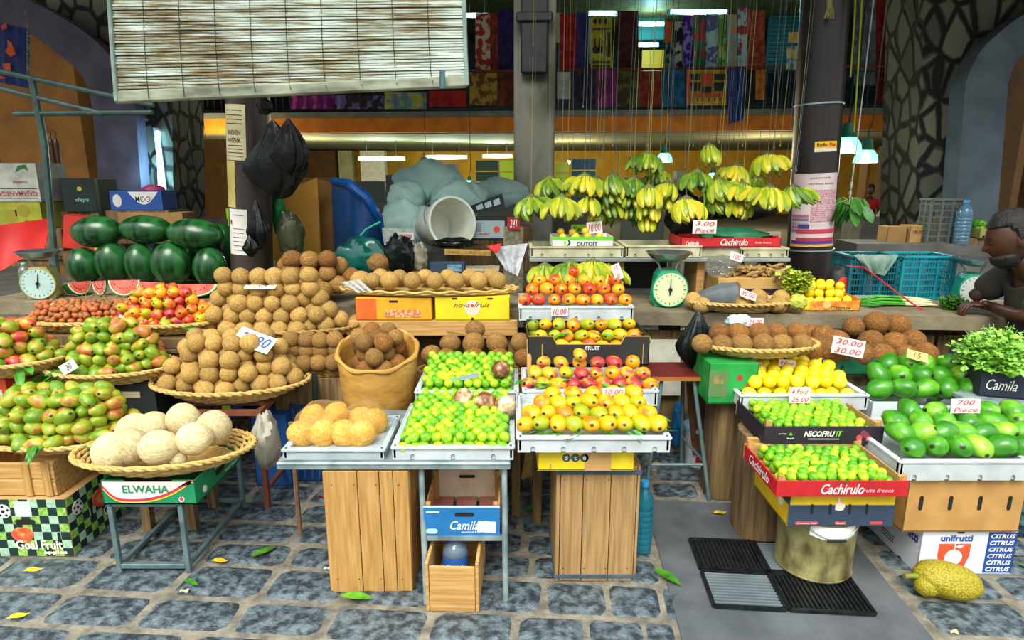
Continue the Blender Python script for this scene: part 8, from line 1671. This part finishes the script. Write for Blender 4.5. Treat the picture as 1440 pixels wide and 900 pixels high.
def fingers(c, dirx, parent, curl=1.0, sgn=1):
    for k, (l_, r_) in enumerate([(.068, .0085), (.076, .009), (.071, .0085), (.056, .0075)]):
        y0 = (k-1.5)*.019; q = Vector(c)+Vector((dirx*.02, y0, .004)); pts = [q]; a = 0
        for j in range(3): a += .45*curl; q = q+Vector((dirx*math.cos(a), 0, -math.sin(a)))*l_/3*1.15; pts.append(q)
        m = MB(); m.tube(pts, [r_, r_*.98, r_*.9, r_*.75], 10); m.blob(pts[-1], (r_*.78, r_*.78, r_*.78), 10, 8); m.build('finger', SKIN, parent)
    q = Vector(c)+Vector((-dirx*.01, sgn*.030, -.004)); pts = [q, q+Vector((dirx*.022, sgn*.014, -.010)), q+Vector((dirx*.046, sgn*.010, -.022))]; m = MB(); m.tube(pts, [.011, .010, .008], 10); m.blob(pts[-1], (.0082, .0082, .0082), 10, 8); m.build('thumb', SKIN, parent)
for c_, sg in ((handR, 1), (handL, -1)):
    m = MB(); m.blob(Vector(c_)+Vector((.005, 0, 0)), (.042, .042, .019), 20, 14); m.build('palm', SKIN, t); fingers(Vector(c_)+Vector((-.018, 0, 0)), -1, t, 1.1, sg)
t2 = E('stool', 'hidden wooden stool under the seated vendor at the right', 'stool', (VX+.05, VY, 0)); m = MB(); m.lathe([(.15, .43), (.16, .44), (.16, .465), (0, .468)], seg=24); m.build('seat', WOOD, t2)
for k in range(4): m = MB(); a_ = PI/4+k*PI/2; m.tube([(.1*math.cos(a_), .1*math.sin(a_), .43), (.15*math.cos(a_), .15*math.sin(a_), 0)], .014, 8); m.build('leg', WOOD, t2)
lump('root_vegetable', t.location+handL+Vector((-.05, -.03, -.01)), (.035, .025, .025), 5, .3, mk('earthy root', '6a5830', '4a3c20', scale=30), 'earthy root held in the vendor hand over the scale', 'vegetable')
# --- far people
def farperson(px, py, yb, shirt, label, turn=0, s=1.0, stand_=True):
    p_ = atb(px, py, yb); t = E('person', label, 'person', (p_.x, p_.y, 0), turn); h = p_.z   # py = head centre
    hz = h; V = [Vector((0, 0, hz-.62)), Vector((0, 0, hz-.40)), Vector((0, 0, hz-.27)), Vector((0, 0, hz-.12)), Vector((-.19, 0, hz-.26)), Vector((-.25, -.05, hz-.52)), Vector((-.15, -.25, hz-.62)), Vector((.19, 0, hz-.26)), Vector((.25, -.05, hz-.52)), Vector((.15, -.25, hz-.62)),
        Vector((-.09, 0, hz-.70)), Vector((-.1, -.02, .45)), Vector((-.1, .02, .06)), Vector((-.1, -.12, .04)), Vector((.09, 0, hz-.70)), Vector((.1, -.02, .45)), Vector((.1, .02, .06)), Vector((.1, -.12, .04))]
    skinned('body', V, [(0, 1), (1, 2), (2, 3), (2, 4), (4, 5), (5, 6), (2, 7), (7, 8), (8, 9), (0, 10), (10, 11), (11, 12), (12, 13), (0, 14), (14, 15), (15, 16), (16, 17)], [(.14, .1), (.15, .1), (.11, .08), .05, .055, .042, .03, .055, .042, .03, .085, .06, .045, .04, .085, .06, .045, .04], SKIN, t, 1)
    m = MB(); headmesh(m, (0, 0, 0), None); o = bpy.data.objects.new('head', m.mesh('head', SKIN)); COL.objects.link(o); o.parent = t; o.location = (0, -.01, hz); o.rotation_euler = (0, -.2, PI/2)
    m = MB(); m.blob((.008, 0, .015), (.104, .084, .120), 24, 18, hf); q = m.build('hair', HAIR, o)
    skinned('shirt', [V[0], V[1], V[2], V[4], V[4].lerp(V[5], .6), V[7], V[7].lerp(V[8], .6)], [(0, 1), (1, 2), (2, 3), (3, 4), (2, 5), (5, 6)], [(.17, .12), (.175, .12), (.13, .1), .075, .06, .075, .06], mk('shirt '+shirt, shirt, rough=.9), t, 1)
    skinned('trousers', [V[0], V[10], V[11], V[12], V[14], V[15], V[16]], [(0, 1), (1, 2), (2, 3), (0, 4), (4, 5), (5, 6)], [(.15, .11), .1, .075, .06, .1, .075, .06], mk('trousers dark', '1c2028'), t, 1)
    return t
farperson(1224, 267, 14.9, 'b01420', 'person in a bright red shirt standing at the far stall, looking down')
farperson(1266, 282, 15.1, '1c1c20', 'person in dark clothes bending behind the far onions')
farperson(1336, 318, 6.6, '2a2622', 'person with dark hair low behind the rear counter, seen from the head up')
# shallow scattered cut stones of mango baskets etc. end
# limes and mangoes beyond the 300 that show largest become one heap each
def rest_as_stuff(cat, keep, name, label, vis):
    obs = [o for o in bpy.data.objects if o.get('category') == cat and o.type == 'MESH' and not o.name.startswith('green_mango')]
    obs.sort(key=lambda o: -vis.get(o.name, 0)); rest = obs[keep:]
    if not rest: return
    mats = []; m = MB()
    for o in rest:
        mt = o.data.materials[0]
        if mt not in mats: mats.append(mt)
        m.mi = mats.index(mt); M_ = Matrix.LocRotScale(o.location, o.rotation_euler, o.scale); m.T = M_; m.add([v.co for v in o.data.vertices], [tuple(p.vertices) for p in o.data.polygons])
    q = m.build(name, mats); T(q, label, cat, kind='stuff')
    bpy.data.batch_remove(rest)
from mathutils.bvhtree import BVHTree
bpy.context.view_layer.update(); vv = []; ff = []; own = []; vis = {}
for o in bpy.data.objects:
    if o.type == 'MESH' and o.get('category') in ('lime', 'mango', 'tray'):
        n0 = len(vv); M_ = Matrix.LocRotScale(o.location, o.rotation_euler, o.scale); vv += [M_@v.co for v in o.data.vertices]
        for p in o.data.polygons: ff.append([n0+i for i in p.vertices]); own.append(o.name)
bvh = BVHTree.FromPolygons(vv, ff)
for py in range(352, 700, 3):
    for px in range(0, 1440, 3):
        h_ = bvh.ray_cast(C0, ray(px, py).normalized())
        if h_[2] is not None: vis[own[h_[2]]] = vis.get(own[h_[2]], 0)+1
rest_as_stuff('lime', 300, 'lime_heap', 'remaining green limes filling the bottoms of the four lime trays and crates', vis)
rest_as_stuff('mango', 300, 'mango_heap', 'remaining mangoes buried under the visible ones in the mango baskets and trays', vis)
for o in list(bpy.data.objects):
    if 'w' in o and isinstance(o['w'], float): del o['w']
